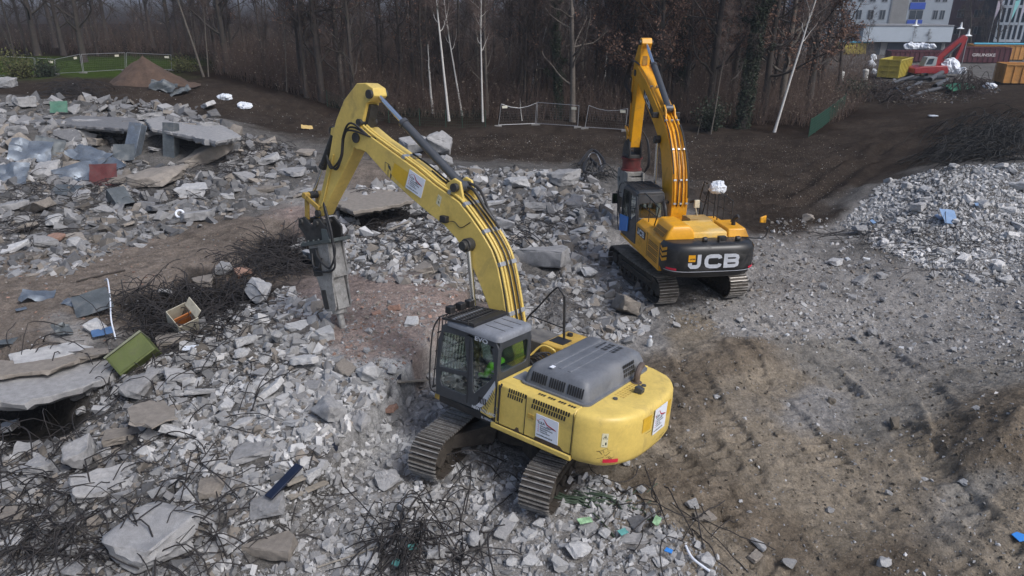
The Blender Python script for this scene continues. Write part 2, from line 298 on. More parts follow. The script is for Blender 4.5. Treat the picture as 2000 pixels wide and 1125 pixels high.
_fy = np.arange(8, 23, .052); GY = np.concatenate([np.array([-60, -30, -15, -6, 0, 3, 5, 6.2, 7, 7.4, 7.7]), _fy, grow(23, .052, 1.022, 2500)])
MX, MY = np.meshgrid(GX, GY); MZ = height(MX, MY)
def hz(x, y):
    x = np.asarray(x, float); y = np.asarray(y, float); i = np.clip(np.searchsorted(GX, x) - 1, 0, len(GX) - 2); j = np.clip(np.searchsorted(GY, y) - 1, 0, len(GY) - 2)
    fx = (x - GX[i]) / (GX[i + 1] - GX[i]); fy = (y - GY[j]) / (GY[j + 1] - GY[j])
    return (MZ[j, i] * (1 - fx) + MZ[j, i + 1] * fx) * (1 - fy) + (MZ[j + 1, i] * (1 - fx) + MZ[j + 1, i + 1] * fx) * fy
def ground(px, py):
    """first hit of the view ray of a pixel with the terrain (vectorised)"""
    px = np.atleast_1d(np.asarray(px, float)); py = np.atleast_1d(np.asarray(py, float)); r = px_ray(px, py); o = np.array([0, 0, CAMZ]); hit = np.full(len(px), np.nan)
    t = np.full(len(px), 6.0); pt = t.copy()
    for k in range(220):
        p = o + r * t[:, None]; below = (p[:, 2] < hz(p[:, 0], p[:, 1])) & np.isnan(hit)
        if below.any():
            a = pt[below].copy(); b = t[below].copy()
            for _ in range(12):
                c = (a + b) / 2; q = o + r[below] * c[:, None]; u = q[:, 2] < hz(q[:, 0], q[:, 1]); b = np.where(u, c, b); a = np.where(u, a, c)
            hit[below] = b
        if not np.isnan(hit).any(): break
        pt = t.copy(); t = t * 1.018 + .02
    hit = np.where(np.isnan(hit), 400, hit); p = o + r * hit[:, None]; p[:, 2] = hz(p[:, 0], p[:, 1]); return p
def gp(px, py): return ground(px, py)[0]
def soil_shade_cols(X, Y):
    P = TERR + UPP; W = np.array([at_z(p[0], p[1], p[2])[:2] for p in P]); Q = lp(W[:, 0], W[:, 1]); c = np.array([SOIL_SHADE[p[3]] for p in P]); out = np.zeros((X.size, 3))
    x = X.ravel(); y = Y.ravel()
    for i in range(0, len(x), 20000):
        q = lp(x[i:i + 20000], y[i:i + 20000]); u = x[i:i + 20000]; v = y[i:i + 20000]; s = .06
        q = q + np.stack([fbm(u * .7, v * .7, 4, 21), fbm(u * .7, v * .7, 4, 22)], 1) * .14
        d = np.linalg.norm(q[:, None] - Q[None], axis=2); w_ = 1 / (d ** 5 + 1e-7); out[i:i + 20000] = (w_ @ c) / w_.sum(1, keepdims=True)
    return out
def make_ground():
    ny, nx = MX.shape; V = np.stack([MX, MY, MZ], -1).reshape(-1, 3); idx = np.arange(nx * ny).reshape(ny, nx)
    F = np.stack([idx[:-1, :-1], idx[:-1, 1:], idx[1:, 1:], idx[1:, :-1]], -1).reshape(-1, 4)
    m = bpy.data.materials.new('soil'); N, L, b = nodes(m); geo = N.new('ShaderNodeNewGeometry')
    a = N.new('ShaderNodeAttribute'); a.attribute_name = 'tint'
    def noise(sc, det, rg=.65):
        n = N.new('ShaderNodeTexNoise'); n.inputs['Scale'].default_value = sc; n.inputs['Detail'].default_value = det; n.inputs['Roughness'].default_value = rg; L.new(geo.outputs['Position'], n.inputs['Vector']); return n.outputs['Fac']
    def rng_(f, lo, hi, p, q):
        r = N.new('ShaderNodeMapRange'); r.inputs[1].default_value = lo; r.inputs[2].default_value = hi; r.inputs[3].default_value = p; r.inputs[4].default_value = q; L.new(f, r.inputs[0]); return r.outputs[0]
    s = a.outputs['Color']
    for sc, lo, hi in ((.35, .72, 1.25), (2.3, .7, 1.25), (14, .66, 1.3), (60, .66, 1.3)):
        v = N.new('ShaderNodeVectorMath'); v.operation = 'SCALE'; L.new(s, v.inputs[0]); L.new(rng_(noise(sc, 5), .3, .7, lo, hi), v.inputs[3]); s = v.outputs[0]
    vo = N.new('ShaderNodeTexVoronoi'); vo.inputs['Scale'].default_value = 9; L.new(geo.outputs['Position'], vo.inputs['Vector'])
    mx = N.new('ShaderNodeMix'); mx.data_type = 'RGBA'; L.new(s, mx.inputs['A']); mx.inputs['B'].default_value = (.27, .255, .24, 1)
    mm = N.new('ShaderNodeMath'); mm.operation = 'MULTIPLY'; L.new(rng_(vo.outputs['Distance'], .13, .1, 0, .75), mm.inputs[0]); L.new(rng_(noise(1.3, 4), .5, .6, 0, 1), mm.inputs[1]); L.new(mm.outputs[0], mx.inputs['Factor'])
    L.new(mx.outputs['Result'], b.inputs['Base Color']); b.inputs['Roughness'].default_value = .95; b.inputs['Specular IOR Level'].default_value = .0
    bp = N.new('ShaderNodeBump'); bp.inputs['Distance'].default_value = .09; L.new(noise(9, 9, .7), bp.inputs['Height']); L.new(bp.outputs[0], b.inputs['Normal'])
    me = np_mesh('ground', V, F, m, soil_shade_cols(MX, MY), smooth=True); tag(link('ground', me), kind='structure')
make_ground()
# ---------------------------------------------------------------- rubble
M_CHUNK = mat('concrete chunk', (.3, .3, .3), .92, 0, .22, 5, .012, 45, src='object', spec=.25)
M_FRAG = mat('rubble', (.3, .3, .3), .92, 0, .2, 4, .01, 40, src='tint', spec=.25)
def hull(pts):
    bm = bmesh.new(); [bm.verts.new(p) for p in pts]; r = bmesh.ops.convex_hull(bm, input=bm.verts)
    bmesh.ops.delete(bm, geom=list({e for e in list(r['geom_interior']) + list(r['geom_unused']) if isinstance(e, bmesh.types.BMVert)}), context='VERTS')
    bmesh.ops.triangulate(bm, faces=bm.faces); return bm
def rock_pts(kind, n=12):
    if kind == 'slab':
        a = np.sort(rng.random(rng.integers(5, 8))) * 2 * math.pi; r = .8 + .35 * rng.random(len(a)); P = np.stack([np.cos(a) * r, np.sin(a) * r * .72], 1); t = .13 + .07 * rng.random()
        return np.concatenate([np.c_[P, np.full(len(a), t)], np.c_[P * (.93 + .14 * rng.random((len(a), 1))) + rng.normal(0, .03, P.shape), np.full(len(a), -t)]])
    if kind == 'brick': 
        q = np.array([[x, y, z] for x in (-1, 1) for y in (-.55, .55) for z in (-.38, .38)]); return q + rng.normal(0, .07, q.shape)
    if kind == 'block':
        q = np.array([[x, y, z] for x in (-1, 1) for y in (-.75, .75) for z in (-.46, .46)]); q = q * (1 + rng.normal(0, .22, q.shape)); e = rng.normal(0, 1, (n // 2, 3)); e /= np.linalg.norm(e, axis=1, keepdims=True); q = q[rng.permutation(8)[:7]]; return np.concatenate([q * .9, e * (1.05, .85, .55)])
    e = rng.normal(0, 1, (n, 3)); e /= np.linalg.norm(e, axis=1, keepdims=True); return e * (1, .85, .68) * (.85 + .3 * rng.random((n, 1)))
def hull_arrays(kind, n=12):
    bm = hull(rock_pts(kind, n)); bm.verts.index_update(); V = np.array([v.co[:] for v in bm.verts]); F = np.array([[v.index for v in f.verts] for f in bm.faces]); bm.free(); return V, F
def rough_chunk(kind, seed):
    """one broken lump: hull, worn edges, broken faces"""
    bm = hull(rock_pts(kind, 14)); bmesh.ops.dissolve_limit(bm, angle_limit=R_(8), verts=bm.verts, edges=bm.edges)
    bmesh.ops.bevel(bm, geom=list(bm.edges), offset=.035, segments=1, affect='EDGES', clamp_overlap=True)
    bmesh.ops.triangulate(bm, faces=bm.faces)
    for _ in range(4):
        L = [e for e in bm.edges if e.calc_length() > .26]
        if not L: break
        bmesh.ops.subdivide_edges(bm, edges=L, cuts=1); bmesh.ops.triangulate(bm, faces=[f for f in bm.faces if len(f.verts) > 3])
    bm.normal_update(); off = {}
    for v in bm.verts:
        p = np.array(v.co[:]); q = p * 2.6 + seed * 3.1
        k = fbm(np.array([q[0] + q[2] * 1.7]), np.array([q[1] - q[2] * 1.3]), 3, seed)[0]
        flat = abs(v.normal.z) > .8 and kind == 'slab'; off[v] = v.normal * k * (.07 if flat else .26)
    for v, o in off.items(): v.co += o
    me = bpy.data.meshes.new('chunk'); bm.to_mesh(me); bm.free(); me.materials.append(M_CHUNK)
    me.polygons.foreach_set('use_smooth', [True] * len(me.polygons)); me.set_sharp_from_angle(angle=R_(28)); return me
HERO = {k: [rough_chunk(k, i) for i in range(n)] for k, n in (('slab', 12), ('block', 9), ('lump', 9), ('brick', 4))}
TONES = {'white': (.52, .517, .515), 'earth': (.15, .13, .105), 'pale': (.41, .412, .418), 'grey': (.29, .29, .295), 'darker grey': (.17, .172, .18), 'brownish': (.235, .212, .188), 'reddish': (.30, .19, .15)}
LAND = [('olive green cabinet', 270, 690), ('open beige cabinet', 362, 640), ('breaker tip', 668, 640), ('pale excavator cab', 930, 700), ('pale excavator left track', 830, 880), ('pale excavator right track', 1050, 950), ('breaker housing', 640, 520), ('black boom pivot boss', 920, 480), ('bottom centre steel tangle', 820, 1030), ('biggest concrete block', 310, 1045), ('dark cavity at the left edge', 70, 800), ('grooved upright chunk', 165, 905), ('long plank-like slab', 490, 880), ('blue black steel beam', 560, 950), ('crumpled silver sheet', 75, 580), ('dented grey panel', 183, 603), ('empty dark duct', 240, 400), ('white ring', 353, 426), ('red panel in the scrap', 205, 355), ('green scrap on the mound', 117, 222), ('tall leaning duct', 270, 290), ('white bags on dark soil', 460, 198), ('wedge block behind the boom', 830, 280), ('lone white block', 1062, 346), ('large cracked lump', 1105, 360), ('half buried sheet slab', 1055, 515), ('cab of the orange excavator', 1245, 420), ('orange excavator left track', 1250, 550), ('orange excavator right track', 1440, 570), ('black counterweight', 1385, 510), ('blue sheet on the pale heap', 1852, 430), ('dark brush on the right', 1930, 290), ('white tank bottle', 1268, 668), ('green rods', 1180, 1000), ('teal painted slab', 1215, 1055), ('white slat', 1370, 1100), ('blue scrap at the right edge', 1988, 1055), ('round terracotta tile', 770, 605), ('pinkish leaning slab', 765, 800), ('dusty rut', 1560, 800), ('right end of the pale heap', 1960, 380), ('foot of the pale heap', 1690, 450), ('gravel flat on the right', 1650, 600), ('right dirt bank', 1900, 850), ('concrete ledge at the left', 130, 710)]
CHUNKS = []
def chunk(px, py, wpx, kind, tone, yaw=None, tilt=.25, hs=1., label=None, sink=.12, lift=0., name='concrete_chunk'):
    p = gp(px, py); dz = to_px(p)[1]; s = wpx / FOC * dz / 2
    o = link(name, HERO[kind][rng.integers(len(HERO[kind]))]); yaw = rng.random() * 6.28 if yaw is None else R_(yaw)
    o.scale = (s, s * (.85 + .3 * rng.random()), s * hs); o.rotation_euler = (rng.normal(0, tilt), rng.normal(0, tilt), yaw)
    hh = {'slab': .17, 'block': .6, 'lump': .6, 'brick': .38}[kind] * s * hs
    o.location = (p[0], p[1], p[2] + hh * (1 - 2 * sink) + lift + s * tilt * .3)
    c = np.array(TONES[tone]) * (.85 + .3 * rng.random()); o.color = (*c, 1); o['category'] = 'concrete chunk'
    CHUNKS.append((o, px, py, kind, tone, label, wpx)); return o
# the big pieces one by one: px, py, width in px, shape, tone, yaw, tilt, height factor, label
for a in [
 (315,1065,190,'lump','grey',20,.05,.62,'biggest concrete block with rounded worn top under bent rebar at lower left'),
 (520,1078,130,'slab','brownish',-8,.08,1.2,'thick broken slab with pointed right end lying at the bottom left of centre'),
 (490,890,105,'slab','grey',48,.08,.8,'long plank-like concrete slab lying flat on pale rubble'),
 (165,905,80,'lump','grey',70,.3,1.3,'upright chunk with grooved face left of the rubble field'),
 (295,810,95,'slab','brownish',20,.12,.7,'dark flat slab piece upslope of the pale lower-left rubble'),
 (245,860,90,'slab','brownish',10,.1,.9,'broad brownish slab just below the dark flat slab'),
 (200,955,105,'brick','grey',35,.2,.7,'long blocky beam end beside the rebar at lower left'),
 (355,965,65,'slab','pale',-30,.1,1.2,'bright white flat chunk above the biggest block'),
 (410,962,48,'block','brownish',15,.1,.8,'boxy brownish chunk right of the bright flat chunk'),
 (520,1000,75,'block','grey',10,.15,.7,'angular grey boulder right of the biggest block'),
 (770,800,60,'slab','reddish',60,.5,.9,'pinkish faced slab leaning beside the track of the pale excavator'),
 (700,835,55,'lump','grey',15,.2,1.1,'pyramid shaped chunk at the broken deck edge'),
 (650,655,58,'slab','pale',5,.06,1.5,'split white block lying under the breaker tip'),
 (270,765,70,'block','grey',0,.15,.8,'grey chunk below the olive cabinet'),
 (470,830,50,'slab','pale',30,.15,1,'pale plate in the middle of the left rubble'),
 (395,725,45,'lump','grey',0,.2,.9,None),(350,745,50,'block','grey',30,.2,.8,None),(310,740,42,'block','grey',10,.2,1,None),
 (105,715,150,'slab','pale',30,.1,.9,'long pale slab edge running down to the left frame edge'),
 (185,700,60,'block','brownish',15,.12,.6,'stepped brown slab block behind the olive cabinet'),
 (60,262,70,'slab','grey',20,.4,1.3,None),(135,272,62,'slab','darker grey',-20,.5,1.2,None),(175,248,66,'slab','grey',10,.3,1.2,None),(38,296,60,'slab','brownish',40,.5,1.2,None),(232,303,52,'slab','grey',60,.6,1.2,None),(20,410,66,'slab','grey',20,.4,1.2,None),(90,345,44,'block','grey',0,.3,1,None),(520,318,60,'slab','pale',10,.2,1,None),(480,350,55,'slab','grey',-15,.3,1,None),
 (190,650,55,'lump','pale',0,.2,.9,'round pale boulder beside the blue panel'),
 (325,575,30,'slab','pale',80,.9,1.2,'white wedge standing upright in the steel tangle'),
 (440,535,30,'block','grey',80,.4,1.4,'upright chunk behind the ditch of steel'),(475,540,28,'block','reddish',40,.3,1.2,None),
 (415,552,70,'slab','brownish',-8,.08,.9,'flat slab lying along the edge of the steel ditch'),
 (855,300,70,'lump','grey',15,.2,1.1,'concrete wedge block standing behind the boom'),(815,292,80,'slab','grey',25,.4,1.5,'tilted plate against the wedge block behind the boom'),(868,325,36,'lump','grey',60,.2,1.1,'hanging corner of the wedge block behind the boom'),
 (400,318,115,'slab','brownish',28,.3,1.4,'huge tilted slab under the collapsed bay of the mound'),(300,360,95,'block','brownish',-10,.15,.6,'smooth brown block at the foot of the ducts'),(225,360,50,'block','brownish',10,.2,.8,None),
 (382,382,58,'block','pale',0,.1,.7,'pale slumped lump at the foot of the mound'),(455,385,45,'slab','pale',10,.2,1,None),(520,375,60,'slab','brownish',20,.15,1,None),(570,340,70,'slab','grey',-12,.1,.8,'long slab on the right shoulder of the mound'),
 (200,285,55,'slab','brownish',-20,.5,1.2,'leaning brown plate above the scrap sheets'),(310,262,50,'slab','grey',0,.5,1,None),
 (405,252,60,'slab','grey',-20,.4,1.2,'tilted plate lying on the slanted deck remnant'),(300,232,60,'slab','grey',-12,.3,1,'tilted plate left of the slanted deck remnant'),(400,213,40,'slab','pale',30,.9,1.2,'pale plate standing on the top of the mound'),
 (10,172,40,'block','grey',10,.1,1.2,'lone block on the skyline of the mound at the left frame edge'),(600,300,50,'slab','brownish',-10,.1,.8,None),
 (1105,360,75,'lump','grey',0,.12,.8,'large cracked lump near the grapple'),(1062,346,24,'block','pale',20,.05,1,'lone white block beside the rubble front'),
 (1050,410,50,'brick','grey',-4,.06,.9,'straight beam stub in the middle rubble'),(1055,515,125,'slab','grey',-28,.22,1.6,'half buried sheet slab between the two excavators'),(1150,540,40,'lump','pale',0,.2,.8,None),(1130,455,45,'slab','pale',10,.2,1,None),
 (1010,365,50,'block','pale',20,.15,.7,None),(965,400,45,'slab','pale',20,.2,1,None),(890,400,45,'slab','grey',60,.5,1,None),(870,470,45,'slab','grey',50,.6,1,None),
 (100,470,50,'slab','reddish',20,.3,1,'reddish plate in the debris at the left of the path'),(150,470,55,'slab','brownish',-10,.2,1,None),(90,480,40,'block','grey',30,.2,.8,None),(30,490,55,'slab','pale',70,.5,1,None),(148,480,40,'lump','pale',0,.2,.7,None),(110,440,45,'lump','pale',0,.2,.8,None),
 (770,605,22,'brick','reddish',0,.3,1.3,'orange terracotta tile standing on the deck'),(735,614,18,'brick','reddish',20,.3,.8,'smaller terracotta scrap left of the orange tile'),(800,630,40,'slab','pale',0,.1,.8,None),
 (1480,1065,40,'slab','grey',-50,.5,1.3,'curved pale shell piece on the tan dirt'),(1475,1090,32,'brick','brownish',40,.1,.8,None),(1725,1105,36,'lump','pale',0,.2,.8,'white stone near the bottom right'),(1540,1105,36,'lump','grey',0,.2,.8,None),(1387,1010,22,'brick','brownish',-60,.2,.7,None),(1352,990,26,'block','grey',20,.2,.8,None),(1370,1015,28,'block','brownish',0,.2,.7,None),
 (1380,1100,42,'lump','pale',0,.15,.8,'big white stone at the right end of the lower rubble'),(1130,1085,60,'lump','pale',10,.15,.8,'bright angular boulder at the bottom centre'),(1290,1105,38,'lump','pale',0,.15,.8,None),(1265,1085,34,'block','pale',20,.2,.9,None),(1035,1050,36,'lump','pale',0,.15,.9,None),(1250,960,26,'lump','pale',0,.2,.8,None),(1268,870,24,'lump','pale',0,.2,.9,None),(1222,905,26,'lump','pale',0,.2,.8,None),
 (1240,1025,48,'slab','darker grey',-50,.5,.8,'dark grey plate leaning on the rubble edge'),(1235,1060,62,'slab','grey',-20,.2,.7,'slab with a teal painted corner'),(1150,1030,50,'slab','grey',40,.35,.8,'slab with worn green paint'),
 (1620,1000,22,'lump','grey',0,.2,.7,None),(1805,940,18,'lump','pale',0,.2,.8,None),(1880,945,24,'lump','pale',0,.2,.7,None),(1905,800,20,'lump','grey',0,.2,.7,None),(1400,775,12,'brick','pale',0,.2,.8,None),
 (1735,965,18,'lump','grey',0,.2,.8,None),(1680,455,30,'block','grey',0,.2,.8,None)]:
    chunk(*a[:5], yaw=a[5], tilt=a[6] * .6, hs=a[7], label=a[8])
def deck_slab(label, pts, z, thick, tone, tilt=(0, 0), name='broken_slab'):
    P = np.array([at_z(a, b, z) for a, b in pts]); c = P.mean(0); P = P - c; Q = []
    for a, b in zip(P, np.roll(P, -1, 0)):
        n = max(2, int(np.linalg.norm(b - a) / .22))
        for i in range(n): t = i / n; Q.append(a + (b - a) * t + rng.normal(0, .055, 3) * (1, 1, .25))
    Q = np.array(Q); k = len(Q); ins = 1 - .25 / np.linalg.norm(Q, axis=1, keepdims=True).clip(.6); m = MB(); lo = Q * (ins + rng.normal(0, .03, (k, 1))) - (0, 0, thick)
    mid = Q - np.array([0, 0, thick * .5]) + rng.normal(0, .04, Q.shape) * (1, 1, .3); m.loft([Q * (.985, .985, 1) + (0, 0, .0), Q - (0, 0, .03), mid, lo]); o = m.build(name, M_CHUNK, None, smooth=25); o['kind'] = 'thing'; o.location = tuple(c); o.rotation_euler = (R_(tilt[0]), R_(tilt[1]), 0); o.color = (*TONES[tone], 1); return tag(o, label, 'concrete slab')
deck_slab('thick broken floor slab overhanging the dark cavity at the left edge', [(-60,800),(40,792),(120,768),(190,742),(262,690),(235,668),(150,690),(40,720),(-60,735)], .95, .34, 'grey', (-3, 5))
deck_slab('upper floor slab resting on the overhanging one at the left edge', [(-60,745),(60,728),(130,712),(160,694),(120,680),(20,705),(-60,715)], 1.22, .2, 'brownish', (-4, 3))
deck_slab('slanted deck remnant sagging over the collapsed bay of the mound', [(300,262),(350,268),(420,282),(470,262),(440,238),(390,220),(320,222),(285,238)], 2.95, .32, 'grey', (-5, 5))
deck_slab('deck remnant left of the collapsed bay on the mound', [(60,238),(150,248),(250,256),(280,246),(262,226),(170,222),(80,222)], 3.1, .3, 'darker grey', (-3, 1))
deck_slab('floor slab hanging over the steel mat below the boom', [(640,392),(690,418),(760,402),(812,388),(790,372),(720,366),(660,374)], 1.15, .3, 'brownish', (-2, 2))
deck_slab('grey concrete plate lying flat in the middle of the left rubble', [(255,790),(330,775),(345,815),(300,838),(250,828)], 1.35, .12, 'brownish', (-5, 4), 'concrete_plate')
def in_poly(x, y, P):
    ins = np.zeros(len(x), bool); j = len(P) - 1
    for i in range(len(P)):
        xi, yi = P[i]; xj, yj = P[j]; c = ((yi > y) != (yj > y)) & (x < (xj - xi) * (y - yi) / (yj - yi + 1e-9) + xi); ins ^= c; j = i
    return ins
def sample(P, n):
    P_ = np.array(P, float); lo = P_.min(0); hi = P_.max(0); X = np.zeros(0); Y = np.zeros(0)
    while len(X) < n:
        x = lo[0] + rng.random(n * 3) * (hi[0] - lo[0]); y = lo[1] + rng.random(n * 3) * (hi[1] - lo[1]); k = in_poly(x, y, P); X = np.append(X, x[k]); Y = np.append(Y, y[k])
    return X[:n], Y[:n]
A_ = [(-260,850),(200,740),(330,660),(560,560),(640,600),(640,690),(700,720),(760,760),(640,880),(520,1010),(400,1190),(-260,1190)]
A1 = [(-260,850),(200,740),(290,690),(330,860),(340,1000),(400,1190),(-260,1190)]; A2 = [(290,690),(330,660),(560,560),(640,600),(640,690),(700,720),(760,760),(640,880),(520,1010),(400,1190),(340,1000),(330,860)]; HP_ = [(1690,162),(1760,150),(1900,150),(1960,175),(1900,202),(1720,202)]
B_ = [(640,900),(780,800),(860,700),(930,740),(1000,900),(1180,930),(1290,1000),(1400,1090),(1440,1190),(400,1190),(520,1010)]
C_ = [(700,370),(860,325),(1150,335),(1200,400),(1185,480),(1290,620),(1220,680),(1050,650),(910,570),(700,545),(560,490)]
D_ = [(-260,185),(230,195),(400,212),(470,260),(620,300),(610,375),(480,420),(300,470),(120,540),(-260,550)]
E_ = [(1640,440),(1720,360),(1850,325),(2260,310),(2260,560),(1900,560),(1700,480)]
F_ = [(1290,620),(1480,470),(1510,425),(1700,430),(2260,560),(2260,760),(1700,690),(1500,670),(1300,640)]
T_ = [(1200,860),(1320,680),(1500,680),(1750,690),(2260,760),(2260,1190),(1450,1190),(1290,1000)]
P_ = [(-260,560),(480,420),(640,370),(720,400),(560,490),(200,690),(-260,740)]
S_ = [(640,640),(700,570),(900,560),(830,680),(760,750),(640,700)]
DK = [(620,240),(900,262),(1560,270),(1700,300),(1660,420),(1500,420),(1200,340),(860,310)]
DL = [(380,185),(470,190),(680,250),(700,300),(620,290),(470,240)]
LT = [(-260,160),(420,165),(420,200),(-260,195)]
# region, extra single chunks, fragments, size range in px, shapes, tones
REG = [(A1, 26, 17000, (2.6, 34), ('slab', 'block', 'slab', 'lump'), ('pale', 'grey', 'grey', 'darker grey', 'brownish')), (A2, 34, 22000, (2.4, 34), ('slab', 'block', 'slab', 'lump'), ('pale', 'pale', 'grey', 'grey', 'white', 'brownish')), (B_, 24, 16000, (2.4, 25), ('lump', 'block', 'lump'), ('pale', 'grey', 'grey', 'pale')),
 (C_, 26, 20000, (1.8, 30), ('block', 'slab', 'lump'), ('grey', 'pale', 'grey', 'brownish')), (D_, 30, 25000, (1.6, 34), ('slab', 'block', 'slab', 'slab'), ('grey', 'darker grey', 'darker grey', 'brownish', 'grey')),
 (E_, 24, 22000, (2.6, 13), ('brick', 'brick', 'block'), ('white', 'pale', 'white')), (F_, 14, 19000, (1.3, 11), ('lump', 'block'), ('pale', 'grey', 'brownish')), (T_, 8, 15000, (1.0, 9), ('lump', 'block'), ('grey', 'earth', 'earth', 'earth', 'earth', 'brownish', 'pale')), (P_, 0, 3500, (1.2, 9), ('slab', 'lump'), ('grey', 'brownish', 'brownish', 'reddish')), (S_, 3, 3600, (1.5, 13), ('slab', 'lump', 'slab'), ('grey', 'pale', 'brownish', 'grey', 'brownish', 'reddish')),
 (HP_, 0, 1800, (1.6, 9), ('slab', 'lump'), ('darker grey', 'brownish', 'earth', 'earth', 'darker grey')), (DK, 0, 3200, (.9, 3.2), ('lump', 'slab'), ('pale', 'grey', 'brownish')), (DL, 0, 350, (1, 3.5), ('lump', 'slab'), ('pale', 'grey')), (LT, 0, 250, (1, 4), ('lump', 'slab'), ('pale', 'grey'))]
def clear_of_machines(x, y): return ~(in_poly(x, y, [(820,620),(1050,560),(1310,700),(1290,900),(1120,1010),(990,1010),(800,960)]) | in_poly(x, y, [(1190,350),(1340,300),(1490,420),(1480,600),(1270,610),(1185,500)]))
for P, nb, nf, sz, kinds, tones in REG:
    if not nb: continue
    x, y = sample(P, nb * 6); k = (x > 4) & (x < 1996) & (y < 1120) & clear_of_machines(x, y); x, y = x[k], y[k]; taken = []
    for px, py in zip(x, y):
        if len(taken) >= nb: break
        wpx = min(sz[1], 32) * (.9 + 1.7 * rng.random() ** 2) if sz[1] > 20 else sz[1] * (1.5 + 1.2 * rng.random() ** 2)
        if any(math.hypot(px - c[1], (py - c[2]) * 1.5) < (wpx + c[6]) * .5 for c in CHUNKS): continue
        taken.append(1); chunk(px, py, wpx, kinds[rng.integers(len(kinds))], tones[rng.integers(len(tones))], tilt=.25, hs=.8 + .4 * rng.random())
def label_chunks():
    cnt = {}; ORD = ['nearest', 'second nearest', 'third nearest', 'fourth nearest', 'fifth nearest', 'sixth nearest', 'seventh nearest', 'eighth nearest', 'ninth nearest', 'tenth nearest', 'eleventh nearest', 'twelfth nearest']
    SH = {'slab': 'flat slab piece', 'block': 'blocky chunk', 'lump': 'angular lump', 'brick': 'brick-shaped piece'}; rows = []
    for o, px, py, kind, tone, lab, wpx in CHUNKS:
        o['group'] = 'broken concrete pieces in the rubble'
        if lab: o['label'] = lab; continue
        n, lx, ly = min(LAND, key=lambda l: (l[1] - px) ** 2 + ((l[2] - py) * 1.6) ** 2); dx, dy = px - lx, (py - ly) * 1.6
        w_ = ('right of' if dx > 0 else 'left of') if abs(dx) > abs(dy) else ('below' if dy > 0 else 'above'); rows.append((math.hypot(dx, dy), o, tone, SH[kind], w_, n))
    for d_, o, tone, sh, w_, n in sorted(rows, key=lambda r: r[0]):
        key = (tone, sh, w_, n); i = cnt.get(key, 0); cnt[key] = i + 1; s = f'{tone} {sh} {w_} the {n}'; o['label'] = s + (f', {ORD[i]}' if i else '')
label_chunks()
def fragments():
    base = {k: [hull_arrays(k, 9) for _ in range(7)] for k in ('slab', 'block', 'lump', 'brick')}; VV = []; FF = []; TT = []; off = 0
    for P, nb, n, sz, kinds, tones in REG:
        x, y = sample(P, n); wp0 = np.array([(c[1], c[2], c[6]) for c in CHUNKS if c[6] > 34]); near_ = (np.hypot(x[:, None] - wp0[None, :, 0], (y[:, None] - wp0[None, :, 1]) * 1.5) < wp0[None, :, 2] * .36).any(1)
        hole = in_poly(x, y, [(-260,775),(100,760),(175,765),(165,830),(110,860),(-260,885)]) | in_poly(x, y, [(268,262),(410,272),(415,322),(280,322)]) | in_poly(x, y, [(690,425),(790,405),(815,425),(720,455)]); k_ = ~(near_ | hole); x, y = x[k_], y[k_]; n = len(x); p = ground(x, y); dz = to_px(p)[1]; wpx = sz[0] + (sz[1] - sz[0]) * rng.random(n) ** (8.5 * np.exp(1.9 * fbm(p[:, 0] * .5, p[:, 1] * .5, 3, 61))); s = wpx / FOC * dz / 2; kk = rng.integers(len(kinds), size=n); bb = rng.integers(7, size=n)
        tn = np.array([TONES[t] for t in tones])[rng.integers(len(tones), size=n)] * (.55 + .6 * rng.random((n, 1)))
        clump = fbm(p[:, 0] * .45, p[:, 1] * .45, 3, 77); tn = tn * (1 + np.clip(clump, -.3, .3) * .9)[:, None]
        for ki, k in enumerate(kinds):
            for b in range(7):
                m = np.where((kk == ki) & (bb == b))[0]
                if not len(m): continue
                V, F = base[k][b]; q = rng.normal(0, 1, (len(m), 4)); q[:, 1:3] *= .2 if k == 'slab' else .7; q /= np.linalg.norm(q, axis=1, keepdims=True); w_, a, c, e = q.T
                Rm = np.stack([np.stack([1 - 2 * (c * c + e * e), 2 * (a * c - w_ * e), 2 * (a * e + w_ * c)], -1), np.stack([2 * (a * c + w_ * e), 1 - 2 * (a * a + e * e), 2 * (c * e - w_ * a)], -1), np.stack([2 * (a * e - w_ * c), 2 * (c * e + w_ * a), 1 - 2 * (a * a + c * c)], -1)], 1)
                G_ = np.einsum('nij,vj->nvi', Rm, V) * s[m][:, None, None] + p[m][:, None] + np.array([0, 0, 1.]) * (s[m] * .02)[:, None, None]
                VV.append(G_.reshape(-1, 3)); FF.append((F[None] + (np.arange(len(m)) * len(V))[:, None, None] + off).reshape(-1, 3)); off += len(m) * len(V); TT.append(np.repeat(tn[m], len(V), 0))
    me = np_mesh('rubble_fragments', np.concatenate(VV), np.concatenate(FF), M_FRAG, np.concatenate(TT))
    tag(link('rubble_fragments', me), 'grey broken concrete rubble and gravel strewn over the demolition site', 'rubble', kind='stuff')
fragments()
